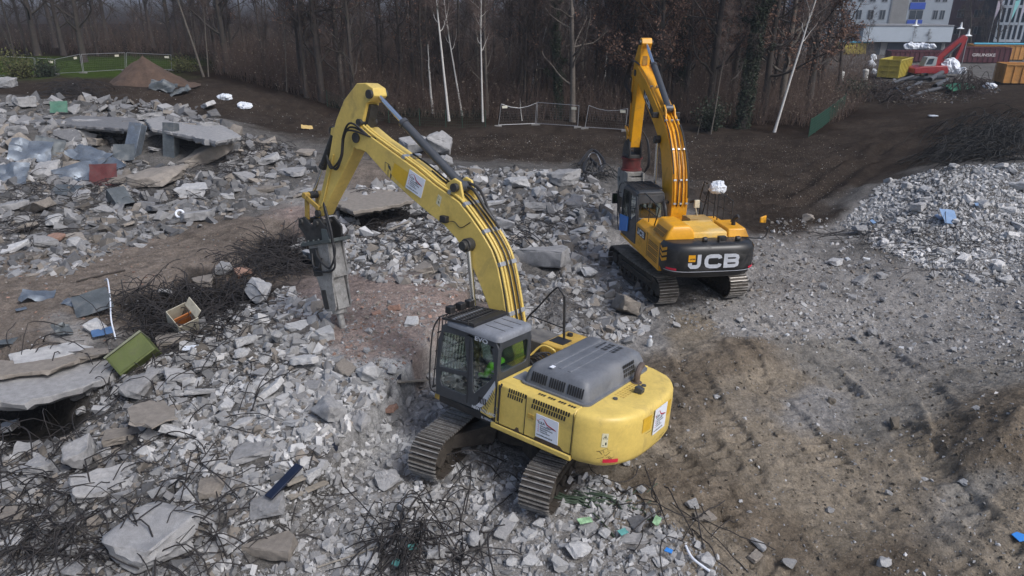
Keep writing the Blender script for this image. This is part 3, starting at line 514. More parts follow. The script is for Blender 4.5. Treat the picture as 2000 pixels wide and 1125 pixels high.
# ---------------------------------------------------------------- bent reinforcing steel
M_REBAR = mat('rebar', (.036, .033, .034), .75, .3, .35, 9, dirt=(.065, .05, .042), dscale=3, damt=.3)
def rods(px, py, rx, ry, n, L=(1.5, 3.8), r=.0135, curl=.7, arch=.45, flat=.25, heading=None, spread=3.1, K=14):
    """n bent rods lying over and through each other inside an ellipse of the picture's ground"""
    a = rng.random(n) * 6.28; q = np.sqrt(rng.random(n)); s = ground(px + rx * q * np.cos(a), py + ry * q * np.sin(a)); P = np.zeros((n, K, 3))
    th = (rng.random(n) * 6.28 if heading is None else R_(heading) + rng.normal(0, spread, n)); ln = L[0] + (L[1] - L[0]) * rng.random(n); st = ln / K; cur = rng.normal(0, curl, n) / K * 2.2; x = s[:, 0].copy(); y = s[:, 1].copy()
    ph = rng.random(n) * 3.14; am = arch * rng.random(n) ** 1.6 + .04; kink = rng.integers(2, K - 1, n)
    x -= np.cos(th) * ln * .4; y -= np.sin(th) * ln * .4
    for k in range(K):
        t = k / (K - 1); z = hz(x, y) + flat * .15 + am * np.sin(t * 3.14 * (1 + .7 * np.sin(ph)) + ph * .4) + rng.normal(0, .008, n)
        P[:, k] = np.stack([x, y, z], 1); cur = cur + rng.normal(0, .05 * curl, n); th = th + cur + np.where(k == kink, rng.normal(0, .7, n), 0); x = x + np.cos(th) * st; y = y + np.sin(th) * st
    return tubes_np(P, r * (.75 + .5 * rng.random((n, 1))), 4)
def tangle(label, specs, name='rebar_tangle', cat='rebar tangle', m=None):
    VV = []; FF = []; o = 0
    for sp in specs: V, F = rods(*sp[:5], **(sp[5] if len(sp) > 5 else {})); VV.append(V); FF.append(F + o); o += len(V)
    V = np.concatenate(VV); c = V.mean(0); me = np_mesh(name, V - c, np.concatenate(FF), m or M_REBAR, smooth=True)
    return tag(link(name, me, loc=tuple(c)), label, cat, 'tangles of bent steel')
tangle('big black steel tangle between the two thrown-out cabinets', [(330,620,90,50,190,dict(arch=.9)),(420,640,70,35,70,dict(arch=.6)),(300,700,70,40,60)])
tangle('steel tangle running along the ditch up to the breaker', [(520,520,75,30,190,dict(arch=.6)),(575,485,45,22,110,dict(arch=.5)),(455,580,50,25,90,dict(arch=.6))])
tangle('thin bent rods over the leaning ledge slabs at the left edge', [(70,700,100,22,16,dict(arch=.7)),(200,770,50,30,10)])
tangle('loose steel loops in front of the dark cavity at the left', [(80,890,110,25,26,dict(arch=1.0)),(200,885,60,35,14)])
tangle('dense steel tangle in the bottom left corner', [(60,1010,110,70,62,dict(arch=.6,L=(1.,2.6))),(160,1080,120,50,52,dict(arch=.5)),(60,1100,80,30,26)])
tangle('rods bent over the biggest concrete block', [(330,1020,130,50,22,dict(arch=.8)),(420,1060,90,30,26,dict(heading=15,spread=.5,arch=.5))])
tangle('single rods scattered over the pale left rubble', [(330,850,100,70,18,dict(arch=.5)),(450,760,120,80,20,dict(arch=.35)),(560,1010,70,40,12)])
tangle('fan of rods sprouting from the bottom centre rubble', [(810,1050,50,50,46,dict(heading=75,spread=.45,arch=.9,L=(1.2,2.8))),(830,1080,90,30,50,dict(arch=.5))])
tangle('few wires bent up between the tracks of the pale excavator', [(890,960,60,30,9,dict(arch=.8)),(960,940,30,40,5,dict(arch=.8))])
tangle('flat mat of steel hanging out below the boom', [(770,410,70,22,110,dict(heading=20,spread=.35,arch=.25,L=(2,4.5))),(720,440,40,16,40)])
tangle('rods spread over the rubble under the bent boom', [(860,450,90,45,46,dict(arch=.4)),(790,480,60,30,20)])
tangle('grey wire bundle behind the pale excavator cab', [(1085,605,45,40,90,dict(arch=.5,r=.009))], m=mat('zinc wire', (.17, .165, .165), .6, .5))
tangle('thin rods lying around the half buried sheet slab', [(1040,480,60,30,18,dict(heading=-40,spread=.4,arch=.3)),(1000,430,80,30,20)])
tangle('steel net over the foot of the left mound', [(120,380,110,40,110,dict(arch=.5)),(300,370,110,35,80,dict(arch=.5))])
tangle('small steel net in the debris left of the path', [(60,455,60,36,50)])
tangle('thorny steel tangle on the right shoulder of the mound', [(510,300,60,24,110,dict(arch=.4,L=(1.5,3.5))),(440,340,50,22,60)])
tangle('rods hanging in the collapsed bay of the mound', [(330,270,70,30,26,dict(arch=.6,L=(2,5)))])
tangle('charred rods piled on the back rim of the mound', [(170,185,60,12,60,dict(heading=25,spread=.3,arch=1.2,L=(3,7),r=.02))])
tangle('black brushy heap of wire above the pale heap', [(1930,285,75,34,420,dict(arch=1.5,L=(2,6),r=.018,curl=2)),(1850,310,50,14,80,dict(arch=.8,L=(2,5)))], m=mat('black wire', (.018, .018, .018), .8, 0, .3, 6))
tangle('long rods trailing over the foot of the pale heap', [(1880,490,110,40,30,dict(arch=.4,L=(3,7),r=.012)),(1680,465,60,18,12,dict(L=(2,5)))])
tangle('few rods lying along the middle rubble', [(1110,430,70,22,26,dict(heading=0,spread=.4,arch=.25))])
tangle('single thin wires at the lower right rubble edge', [(1260,1020,80,50,12,dict(arch=.5)),(1350,1060,50,40,6,dict(arch=.5))])
tangle('bundle of dark green rods under the right track of the pale excavator', [(1170,990,60,9,12,dict(heading=-14,spread=.12,arch=.06,curl=.12,L=(1.6,2.4),r=.02))], name='green_rods', cat='rods', m=simple('green rod', (.045, .07, .045)))
# ---------------------------------------------------------------- excavators
RUST = (.07, .04, .022); GRIME = (.06, .05, .04)
YA = mat('pale yellow paint', (.66, .49, .13), .42, 0, .12, 1.6, .0006, 60, dirt=(.33, .25, .10), dscale=1.3, damt=.34)
YB = mat('orange yellow paint', (.72, .34, .012), .38, 0, .12, 1.6, .0006, 60, dirt=(.34, .19, .05), dscale=1.4, damt=.30)
YD = mat('dirty yellow paint', (.50, .33, .07), .6, 0, .25, 2.5, .002, 60, dirt=(.09, .05, .025), dscale=2.2, damt=.5)
CHAR = mat('charcoal cab paint', (.045, .05, .058), .45, 0, .2, 2, dirt=(.075, .085, .10), dscale=2.2, damt=.35)
BLK = mat('black plastic', (.018, .018, .02), .5, 0, .2, 3, dirt=(.06, .055, .05), dscale=3, damt=.3)
HOODG = mat('weathered grey hood', (.135, .145, .165), .5, 0, .2, 2.2, .001, 40, dirt=(.20, .205, .215), dscale=1.1, damt=.5)
ROOFG = mat('dusty grey roof', (.20, .215, .245), .55, 0, .18, 2.2, dirt=(.12, .13, .15), dscale=1.3, damt=.4)
SHOE = mat('worn track steel', (.085, .074, .064), .55, .35, .35, 6, .004, 40, dirt=(.06, .045, .035), dscale=5, damt=.55)
BARS = mat('polished grouser', (.30, .285, .265), .45, .4, .35, 5, .002, 40, dirt=(.11, .09, .07), dscale=4, damt=.45)
UNDER = mat('muddy undercarriage', (.05, .042, .035), .8, .1, .4, 3, .006, 30, dirt=(.12, .10, .08), dscale=2.5, damt=.4)
STEEL = mat('dusty steel', (.34, .335, .325), .55, .4, .3, 3, .003, 30, dirt=(.13, .12, .11), dscale=2.5, damt=.5)
DSTEEL = mat('dark greasy steel', (.055, .055, .055), .5, .3, .3, 4, .003, 30, dirt=(.03, .026, .022), dscale=2, damt=.5)
CHROME = mat('chrome rod', (.75, .77, .8), .18, 1, .05, 4)
CYLG = mat('grey cylinder barrel', (.075, .08, .09), .42, .3, .15, 4)
HOSE = simple('black hose', (.02, .02, .022), .55)
CLAMP = simple('zinc clamp', (.42, .43, .45), .45, .6)
GLASS = glass('cab glass', (.66, .74, .71)); GLASSG = glass('green rear glass', (.72, .86, .70))
WHITE = mat('white sign', (.72, .76, .84), .45, 0, .05, 3); RED = simple('sign red', (.42, .012, .03), .5); INK = simple('sign ink', (.015, .03, .03), .5)
AMBER = simple('faded amber', (.62, .38, .03), .5); REDL = simple('red reflector', (.55, .02, .05), .4); SILV = mat('silver decal', (.55, .58, .64), .4, .2, .15, 8)
HIVIS = mat('high visibility cloth', (.36, .85, .05), .8, 0, .15, 8); TAPE = simple('reflective tape', (.6, .62, .62), .4); CLOTH = simple('dark work trousers', (.03, .035, .05), .9); SKIN = simple('skin', (.5, .3, .22), .6); BLUE = mat('blue panel', (.03, .21, .62), .45, 0, .1, 3)
CREAM = simple('sticker cream', (.66, .62, .42), .5)
def track(root, RT, yc, tl, shoe, side):
    """endless belt of grouser shoes round two wheels; x runs along the track"""
    r = .43; zc = .47; hl = tl / 2 - r; m = MB(RT); pts = []
    per = 4 * hl + 2 * math.pi * r; n = int(per / .195)
    for i in range(n):
        s = per * i / n
        if s < 2 * hl: p = (-hl + s, zc + r - .05 * math.sin(s / (2 * hl) * 3.14)); a = 0
        elif s < 2 * hl + math.pi * r: q = (s - 2 * hl) / r; p = (hl + r * math.sin(q), zc + r * math.cos(q)); a = q
        elif s < 4 * hl + math.pi * r: p = (hl - (s - 2 * hl - math.pi * r), zc - r); a = math.pi
        else: q = math.pi + (s - 4 * hl - math.pi * r) / r; p = (-hl + r * math.sin(q), zc + r * math.cos(q)); a = q
        c, sn = math.cos(a), math.sin(a); Rm = np.array([[c, 0, sn], [0, 1, 0], [-sn, 0, c]]); o = np.array([p[0], yc, p[1]])
        def bx(x0, x1, z0, z1, y0=-shoe / 2, y1=shoe / 2):
            V = np.array([[x, y, z] for z in (z0, z1) for x, y in ((x0, y0), (x1, y0), (x1, y1), (x0, y1))]) @ Rm.T + o
            m.add(V, [(3, 2, 1, 0), (4, 5, 6, 7), (0, 1, 5, 4), (1, 2, 6, 5), (2, 3, 7, 6), (3, 0, 4, 7)])
        bx(-.092, .092, 0, .016)
        m.m(1)
        for gx in (-.072, .045): bx(gx - .013, gx + .013, .016, .06)
        m.m(0)
        bx(-.006, .006, .016, .033); bx(-.08, .08, -.07, 0, -.16, -.1); bx(-.08, .08, -.07, 0, .1, .16)
    belt = m.build('track', [SHOE, BARS], root, smooth=0, recalc=False)
    f = MB(RT); prof = [(-hl + .1, .3), (hl - .1, .3), (hl + .05, .42), (hl - .05, .62), (hl - .6, .74), (-hl + .5, .74), (-hl - .02, .6), (-hl - .05, .42)]
    f.prism(prof, yc - .17, yc + .17); f.box((-hl + .5, yc + side * .17, .5), (hl - .6, yc + side * .24, .6)); f.build('track_frame', UNDER, belt, bevel=.02)
    for x, nm in ((-hl, 'drive_sprocket'), (hl, 'idler_wheel')):
        g = MB(RT); g.cyl((x, yc - .1, zc), (x, yc + .1, zc), r - .06, 20); g.cyl((x, yc - .24, zc), (x, yc + .24, zc), .22, 16); g.build(nm, UNDER, belt, bevel=.01)
    for k in range(8): x = -hl + .5 + k * (2 * hl - 1) / 7; MB(RT).cyl((x, yc - .2, .2), (x, yc + .2, .2), .13, 10).build('roller', UNDER, belt)
    for x in (-.7, .7): MB(RT).cyl((x, yc - .16, .78), (x, yc + .16, .78), .08, 10).build('roller', UNDER, belt)
def undercarriage(root, RT, gauge, tl, shoe, deck):
    for s in (1, -1): track(root, RT, s * gauge / 2, tl, shoe, s)
    m = MB(RT); y = gauge / 2 - .15
    m.prism(arcp(0, 0, .72, 0, 360, 20)[:-1], .5, deck - .2, 'z')
    for sx in (-1, 1):
        for sy in (-1, 1):
            q = [(sx * .25, sy * .2), (sx * .75, sy * .15)]
            m.loft([[(sx * .1, sy * .5, .45), (sx * .75, sy * .35, .45), (sx * .7, sy * .3, .95), (sx * .1, sy * .45, .95)], [(sx * .75, sy * y, .35), (sx * 1.35, sy * y, .35), (sx * 1.3, sy * y, .68), (sx * .8, sy * y, .68)]])
    m.build('car_body', UNDER, root, bevel=.02); g = MB(RT); g.prism(arcp(0, 0, .66, 0, 360, 28)[:-1], deck - .2, deck + .02, 'z'); g.build('swing_ring', DSTEEL, root)
def company_sign(root, RT, tl, tr, bl, off, name='sign'):
    """white board with the red roof logo and its lines of writing; tl,tr,bl corners in 3-D, off the outward normal"""
    tl, tr, bl, off = (np.array(q, float) for q in (tl, tr, bl, off)); W = tr - tl; Hh = bl - tl
    fn = lambda lift: (lambda u, v: tl + W * u + Hh * v + off * lift); m = MB(RT)
    P = [fn(.0)(0, 0), fn(0)(1, 0), fn(0)(1, 1), fn(0)(0, 1)]; Q = [fn(.012)(0, 0), fn(.012)(1, 0), fn(.012)(1, 1), fn(.012)(0, 1)]; m.loft([P, Q]); b = m.build(name, WHITE, root, smooth=0)
    t = MB(RT); f = fn(.016); g = lambda u, v: f(u, 1 - v)
    t.ribbon([(.06, .70), (.24, .87), (.30, .87)], .012, g); t.ribbon([(.04, .78), (.12, .68)], .012, g); t.poly([(.27, .885), (.34, .87), (.50, .66), (.93, .56), (.89, .61), (.53, .71), (.36, .885)], g)
    for k in range(4): v = .56 - k * .088; t.poly([(.10, v), (.145, v), (.145, v - .035), (.10, v - .035)], g)
    t.build('logo', RED, b, smooth=0, recalc=False)
    t = MB(RT); a = .86
    for s, sz, u, v, bo, sx in (('LULA', .155, .11, .63, .004, .8), ('BAU GmbH', .075, .50, .57, .002, .85), ('Abbrucharbeiten', .085, .20, .52, .002, .8), ('Bauschuttentsorgung', .085, .20, .432, .002, .78), ('Entkernung', .085, .20, .344, .002, .8), ('Containerdienst', .085, .20, .256, .002, .8), ('www.lulabau-abbruch.de', .088, .05, .10, .003, .82)):
        t.text(s, sz, g, u, v, sx, bo)
    t.build('lettering', INK, b, smooth=0, recalc=False); return b
def bars(m, p0, p1, q0, q1, n, r):
    """n bars between the edges p0-p1 and q0-q1"""
    p0, p1, q0, q1 = (np.array(a, float) for a in (p0, p1, q0, q1))
    for i in range(n): t = i / (n - 1); m.tube([p0 + (p1 - p0) * t, q0 + (q1 - q0) * t], r, 5)
def pipe_along(root, RT, prof, y, off, r, mt, name, y1=None, n=7):
    P = np.array(prof, float); D = np.gradient(P, axis=0); Nn = np.stack([-D[:, 1], D[:, 0]], 1); Nn /= np.linalg.norm(Nn, axis=1, keepdims=True); Nn *= np.sign(Nn[:, 1:2] + Nn[:, :1] * -.0001 + 1e-6) ; Q = P + Nn * off
    ys = np.linspace(y, y if y1 is None else y1, len(Q)); MB(RT).tube([(a, yy, b) for (a, b), yy in zip(Q, ys)], r, n).build(name, mt, root)
def smooth_path(P, n=4):
    P = np.array(P, float); out = []
    for i in range(len(P) - 1):
        a, b, c, e = P[max(i - 1, 0)], P[i], P[i + 1], P[min(i + 2, len(P) - 1)]
        for k in range(n): t = k / n; out.append(.5 * (2 * b + (c - a) * t + (2 * a - 5 * b + 4 * c - e) * t * t + (3 * b - a - 3 * c + e) * t ** 3))
    return np.array(out + [P[-1]])
def cylinder_ram(root, RT, base, tip, ratio, rb, rr, mb, name='hydraulic_cylinder'):
    base, tip = np.array(base, float), np.array(tip, float); mid = base + (tip - base) * ratio; d = (tip - base) / np.linalg.norm(tip - base)
    m = MB(RT); m.cyl(base, mid, rb, 14); m.cyl(mid, mid + d * .1, rb * 1.18, 14); m.cyl(base + np.array([0, -.14, 0]), base + np.array([0, .14, 0]), rb * 1.2, 12); o = m.build(name, mb, root)
    g = MB(RT); g.cyl(mid, tip, rr, 12); g.build('piston_rod', CHROME, o); g = MB(RT); g.cyl(tip + np.array([0, -.13, 0]), tip + np.array([0, .13, 0]), rb * 1.1, 12); g.build('rod_eye', DSTEEL, o); return o
def louvres(m, o, du, dv, nu, w, slant=.4):
    """dark slots: o origin, du step vector between slots, dv slot length vector"""
    o, du, dv = (np.array(a, float) for a in (o, du, dv)); u = du / np.linalg.norm(du)
    for i in range(nu):
        a = o + du * i; m.add([a, a + u * w, a + u * w + dv + u * slant * w, a + dv + u * slant * w], [(0, 1, 2, 3)])
def excavator_a():
    T = np.array([.171, 14.412, .124]); RU = rot(R_(142.69), R_(.31), R_(6.1)); RT = (RU, np.zeros(3)); UT = (rot(R_(66.4), R_(-1.2), R_(0)) , np.array([0, 0, .0]))
    Ul = rot(0, 0, R_(0)); root = thing('excavator', tuple(T), 'pale yellow tracked excavator with grey cab and hood breaking the deck with a hydraulic breaker', 'excavator')
    # lean of the whole machine about its left-right axis
    lean = RU @ rot(R_(142.69)).T; UT = (lean @ rot(R_(66.4)), np.zeros(3))
    undercarriage(root, UT, 2.59, 4.75, .67, 1.32)
    yl, yr = 1.59, -1.6
    m = MB(RT); m.box((-2.3, -1.6, 1.36), (1.15, 1.5, 1.5)); m.box((.2, -.42, 1.5), (1.2, .40, 1.75)); m.box((-.5, -.5, 1.5), (.4, .36, 2.0)); m.build('main_frame', DSTEEL, root, bevel=.02)
    m = MB(RT); m.box((-.42, 1.46, 1.40), (1.22, 1.575, 1.58)); m.build('side_skirt', BLK, root, bevel=.02)
    # body: left engine-side box, middle deck, right boxes
    m = MB(RT); m.prism([(1.40, 1.36)] and [(yl, 1.50), (yl, 2.38), (yl - .09, 2.46), (yr + .09, 2.46), (yr, 2.38), (yr, 1.50)], -2.32, -.42, 'x'); body = m.build('body', YA, root, bevel=.025)
    m = MB(RT); m.prism([(yl + .03, 1.36), (yl + .03, 1.485), (yl - .1, 1.485), (yl - .1, 1.36)], -2.32, -.30, 'x'); m.build('sill_beam', YA, root, bevel=.025)
    m = MB(RT); m.box((-.425, .44, 1.5), (-.40, 1.585, 2.44)); m.build('front_panel', YA, root)
    # counterweight: rounded plan, drawn in at the foot
    def plan(s, z, ins):
        P = [(-2.33, yl - ins + .02)]
        P += [(-2.62 + ins * .6 - .0 - .86 * (1 - math.cos(a)) * s, (yl - ins - .42) + .45 * math.cos(a * 1) if False else (yl - ins) * (math.cos(a) ** .55)) for a in np.linspace(0.0, 1.35, 12)]
        L = []
        for t in np.linspace(1, -1, 25): yy = (1.585 - ins) * t; xx = -2.45 - (.90 - ins) * (1 - abs(t) ** 2.9) ** .56; L.append((xx, yy + .01))
        return [(-2.335, 1.60 - ins)] + L + [(-2.335, -1.575 + ins)]
    m = MB(RT); m.loft([[(x, y, z) for x, y in plan(1, z, i)] for z, i in ((1.34, .22), (1.36, .12), (1.42, .045), (1.52, .0), (1.75, 0), (2.2, .0), (2.36, .01), (2.42, .04), (2.45, .09), (2.462, .17))]); cw = m.build('counterweight', YA, root, smooth=50)
    # seams, louvres, handle, number on the left side
    m = MB(RT); y = yl + .004
    for x0, z0, x1, z1 in ((-.50, 1.49, -.45, 2.40), (-1.16, 1.5, -1.16, 2.40), (-2.30, 1.5, -2.30, 2.42)): m.beam((x0, y, z0), (x1, y, z1), .006, .014, (1, 0, 0))
    m.beam((-.42, y, 1.493), (-2.3, y, 1.493), .006, .012); m.build('panel_seam', BLK, body)
    m = MB(RT); louvres(m, (-.70, y, 2.31), (-.058, 0, 0), (0, 0, .10), 8, .036); louvres(m, (-.68, y, 2.19), (-.058, 0, 0), (0, 0, .10), 7, .036)
    louvres(m, (-1.32, y, 2.29), (-.060, 0, 0), (0, 0, .10), 15, .038); louvres(m, (-1.29, y, 2.165), (-.060, 0, 0), (0, 0, .10), 14, .038)
    for x in (-1.36, -1.6, -1.85, -2.08):
        for k in range(3): m.add([(x - k * .06, 1.50 - q * .08, 2.466) for q in (0, 1)] + [(x - k * .06 - .045, 1.50 - q * .08, 2.466) for q in (1, 0)], [(0, 1, 2, 3)])
    m.build('louvres', BLK, body, smooth=0, recalc=False)
    m = MB(RT); m.beam((-.52, yl + .06, 1.6), (-.52, yl + .06, 2.35), .03, .03, (1, 0, 0)); m.beam((-.52, yl + .06, 2.35), (-.52, yl, 2.44), .03, .03, (1, 0, 0)); m.build('grab_bar', BLK, body)
    m = MB(RT); m.box((-1.38, yl, 1.93), (-1.22, yl + .012, 2.02)); m.build('door_latch', YD, body); m = MB(RT); m.cyl((-.34, yl - .02, 1.56), (-.34, yl + .03, 1.56), .035, 10); m.build('rubber_stop', BLK, body)
    fn = lambda u, v: (-u, yl + .006, v); MB(RT).text('3', .2, fn, .37, 1.72, 1.1).build('number', simple('faded grey', (.22, .21, .2)), body, smooth=0, recalc=False)
    # bared rusty patches along the lower edges
    m = MB(RT); m.add([(-1.42, y, 1.50), (-2.16, y, 1.50), (-2.05, y, 1.58), (-1.8, y, 1.60), (-1.44, y, 1.57)], [(0, 1, 2, 3, 4)]); m.add([(-.82, y, 1.5), (-1.05, y, 1.5), (-1.02, y, 1.6), (-.96, y, 1.6), (-.93, y, 1.54)], [(0, 1, 2, 3, 4)]); m.build('bare_patch', mat('bare rusty metal', (.11, .075, .05), .8, .2, .4, 8), body, smooth=0, recalc=False)
    company_sign(root, RT, (-1.44, yl + .008, 2.10), (-1.98, yl + .008, 2.095), (-1.46, yl + .008, 1.60), (0, 1, 0))
    # grey engine hood
    HP = rrect(-2.43, -1.36, -.74, 1.32, .16, 5)
    def ring(z, ins, xr=0): return [(x + (ins if x < -1.6 else -ins) + (xr if x > -1.6 else 0), y + (-ins if y > 0 else ins), z) for x, y in HP]
    m = MB(RT); m.loft([ring(2.455, 0), ring(2.50, .0), ring(2.505, .05), ring(2.70, .09), ring(2.86, .16), ring(2.92, .26)]); hood = m.build('engine_hood', HOODG, root, smooth=50)
    m = MB(RT)
    for k in range(3):
        x = -.92 - .0; louvres(m, (-1.02 - k * .44, 1.275, 2.58), (-.055, 0, 0), (0, -.05, .20), 7, .036, 0)
    for r_ in range(3):
        for k in range(5): a = (-1.42 - k * .1, -.55 - r_ * .16, 2.9245); m.add([a, (a[0] - .075, a[1], 2.9245), (a[0] - .095, a[1] - .12, 2.9245), (a[0] - .02, a[1] - .12, 2.9245)], [(0, 1, 2, 3)])
        for k in range(6): yy = -.25 - k * .085; z = 2.58 + r_ * .095; xx = -2.372 + r_ * .022; m.add([(xx, yy, z), (xx, yy - .06, z), (xx + .018, yy - .06, z + .075), (xx + .018, yy, z + .075)], [(0, 1, 2, 3)])
    m.build('hood_vents', BLK, hood, smooth=0, recalc=False)
    m = MB(RT)
    for x in (-1.30, -1.52, -1.74): m.loft([[(x + a, y, 2.915 + b) for a, b in ((-.05, 0), (-.03, .016), (.03, .016), (.05, 0))] for y in (1.0, -.98)])
    m.build('hood_ribs', HOODG, hood); m = MB(RT); m.box((-1.42, 1.0, 2.93), (-1.34, 1.12, 2.945)); m.build('latch_plate', WHITE, hood)
    m = MB(RT); m.tube(smooth_path([(-2.55, -.50, 2.45), (-2.55, -.50, 2.66), (-2.52, -.62, 2.74), (-2.49, -.80, 2.76)]), .068, 10); m.cyl((-2.55, -.5, 2.45), (-2.55, -.5, 2.475), .12, 14); m.build('exhaust_pipe', mat('rusty exhaust', (.13, .10, .085), .75, .3, .3, 6), root)
    m = MB(RT); louv = [(-2.50 - .062 * i, .40 - .1 * j) for i in range(4) for j in range(8)]
    for x, yy in louv: m.add([(x, yy, 2.464), (x - .045, yy, 2.464), (x - .045, yy - .07, 2.464), (x, yy - .07, 2.464)], [(0, 1, 2, 3)])
    m.build('air_grid', YD, cw, smooth=0, recalc=False)
    m = MB(RT); m.loft([[(-2.92, .0, 2.47), (-2.74, .02, 2.47), (-2.74, -.16, 2.47), (-2.92, -.16, 2.47)], [(-2.93, .0, 2.60), (-2.76, .02, 2.62), (-2.78, -.14, 2.62), (-2.92, -.15, 2.57)]]); m.build('rear_camera', CHAR, cw, bevel=.02)
    for x, yy in ((-2.62, .55), (-2.75, -.45)): m = MB(RT); m.cyl((x, yy, 2.44), (x, yy, 2.49), .05, 12); m.build('bolt_cap', CYLG, cw)
    # counterweight markings follow the curved rear face
    def onr(u, v, k=.006):
        t = np.clip((u - .01) / 1.585, -.999, .999); return (-2.45 - .90 * (1 - abs(t) ** 2.9) ** .56 - k, u, v)
    for u0, u1 in ((.62, .30), (-.40, -.66)):
        m = MB(RT); U = np.linspace(u0, u1, 6)
        for a, b in zip(U[:-1], U[1:]): m.add([onr(a, 1.98), onr(b, 1.98), onr(b, 2.30), onr(a, 2.30)], [(0, 1, 2, 3)])
        m.build('reflector_patch', AMBER, cw, smooth=0)
    p = lambda u, v: np.array(onr(u, v, .02)); company_sign(root, RT, p(.22, 2.36), p(-.34, 2.36), p(.22, 1.80), (-1, .1, 0))
    def side_fn(u, v, k=.008):
        t = np.clip((u - .01) / 1.585, -.999, .999); return (-2.45 - .90 * (1 - abs(t) ** 2.9) ** .56 - k, u, v)
    m = MB(RT); m.add([side_fn(1.44, 1.84), side_fn(1.36, 1.84), side_fn(1.36, 2.14), side_fn(1.44, 2.14)], [(0, 1, 2, 3)]); wl = m.build('warning_sticker', CREAM, cw, smooth=0)
    m = MB(RT); f2 = lambda u, v: side_fn(1.44 - u, v, .014); m.ribbon([(.015, 2.02), (.04, 2.10), (.065, 2.02)], .008, f2, True); m.ribbon([(.04, 2.035), (.04, 2.07)], .008, f2); m.poly([(.045, 1.89), (.06, 1.89), (.06, 1.95), (.045, 1.95)], f2); m.ribbon([(.01, 1.88), (.035, 1.88)], .01, f2); m.build('warning_symbol', INK, wl, smooth=0, recalc=False)
    m = MB(RT); U = np.linspace(1.40, 1.16, 6)
    for a, b in zip(U[:-1], U[1:]): m.add([side_fn(a, 1.50), side_fn(b, 1.50), side_fn(b, 1.58), side_fn(a, 1.58)], [(0, 1, 2, 3)])
    m.build('rear_reflector', REDL, cw, smooth=0)
    m = MB(RT); rs = random.Random(5)
    for k in range(11): a = rs.uniform(1.52, 1.28); z = rs.uniform(1.52, 1.80); m.ribbon([(a, z), (a - rs.uniform(.02, .07), z + rs.uniform(-.05, .05)), (a - rs.uniform(.06, .12), z + rs.uniform(-.06, .06))], rs.uniform(.004, .012), lambda u, v: side_fn(u, v, .006))
    for k in range(9): a = rs.uniform(1.0, -1.2); z = rs.choice((1.46, 1.5, 1.55, 2.2, 1.9)) + rs.uniform(0, .06); m.ribbon([(a, z), (a - rs.uniform(.04, .2), z + rs.uniform(-.02, .02)), (a - rs.uniform(.2, .3), z)], rs.uniform(.004, .012), lambda u, v: side_fn(u, v, .006))
    m.build('scratches', mat('bare scratch', (.16, .11, .045), .8), cw, smooth=0, recalc=False)
    MB(RT).box((-.88, .78, 2.462), (-.52, 1.22, 2.472)).build('anti_slip_plate', mat('grey plate', (.19, .20, .23), .7), body); MB(RT).box((1.02, 1.15, 1.42), (1.38, 1.56, 1.55)).build('front_step', YD, root, bevel=.03)
    # right side: rusty yellow box, grey step box, handrails
    m = MB(RT); m.prism([(-.95, 1.5), (.10, 1.5), (.10, 2.50), (.02, 2.575), (-.95, 2.575)], -1.78, -.66); bx = m.build('tool_box', YD, root, bevel=.03); m = MB(RT); m.box((-.42, -1.25, 2.572), (-.02, -.85, 2.585)); m.build('anti_slip_plate', BLK, bx); m = MB(RT); m.cyl((-.2, -1.5, 2.57), (-.2, -1.5, 2.64), .07, 12); m.build('filler_cap', BLK, bx)
    m = MB(RT); m.prism([(.11, 1.5), (1.05, 1.5), (1.05, 2.25), (.9, 2.42), (.11, 2.42)], -1.78, -.95); m.build('step_box', mat('grey step box', (.13, .125, .12), .7, 0, .25, 3, dirt=(.2, .19, .17), dscale=2), root, bevel=.04)
    m = MB(RT); m.tube(smooth_path([(1.0, -1.2, 2.3), (.9, -1.2, 2.78), (.62, -1.2, 3.15), (.15, -1.2, 3.76), (0, -1.2, 3.74), (-.12, -1.2, 3.62)], 5), .022, 7); m.tube([(-.12, -1.2, 3.64), (-.22, -1.2, 2.6)], .03, 8); m.tube([(.85, -1.2, 2.9), (-.18, -1.2, 2.85)], .016, 6); m.build('handrail', BLK, root)
    m = MB(RT); rnd = random.Random(3)
    for k in range(9): y0 = -.5 + k * .09; m.tube(smooth_path([(-.32, y0 + .02, 1.7), (-.4, y0, 2.2), (-.28 + rnd.random() * .2, y0 - .05, 2.42), (.1, y0 * .4 - .05, 2.3), (.2, y0 * .5, 1.95)], 5), .022, 6)
    m.build('hydraulic_hoses', HOSE, root); m = MB(RT); m.tube(smooth_path([(-.45, -.45, 2.46), (-.5, -.35, 2.62), (-.2, -.3, 2.66), (0, -.15, 2.4)], 6), .025, 7); m.build('feed_pipe', YA, root)
    cab_a(root, RT); boom_a(root, RT)
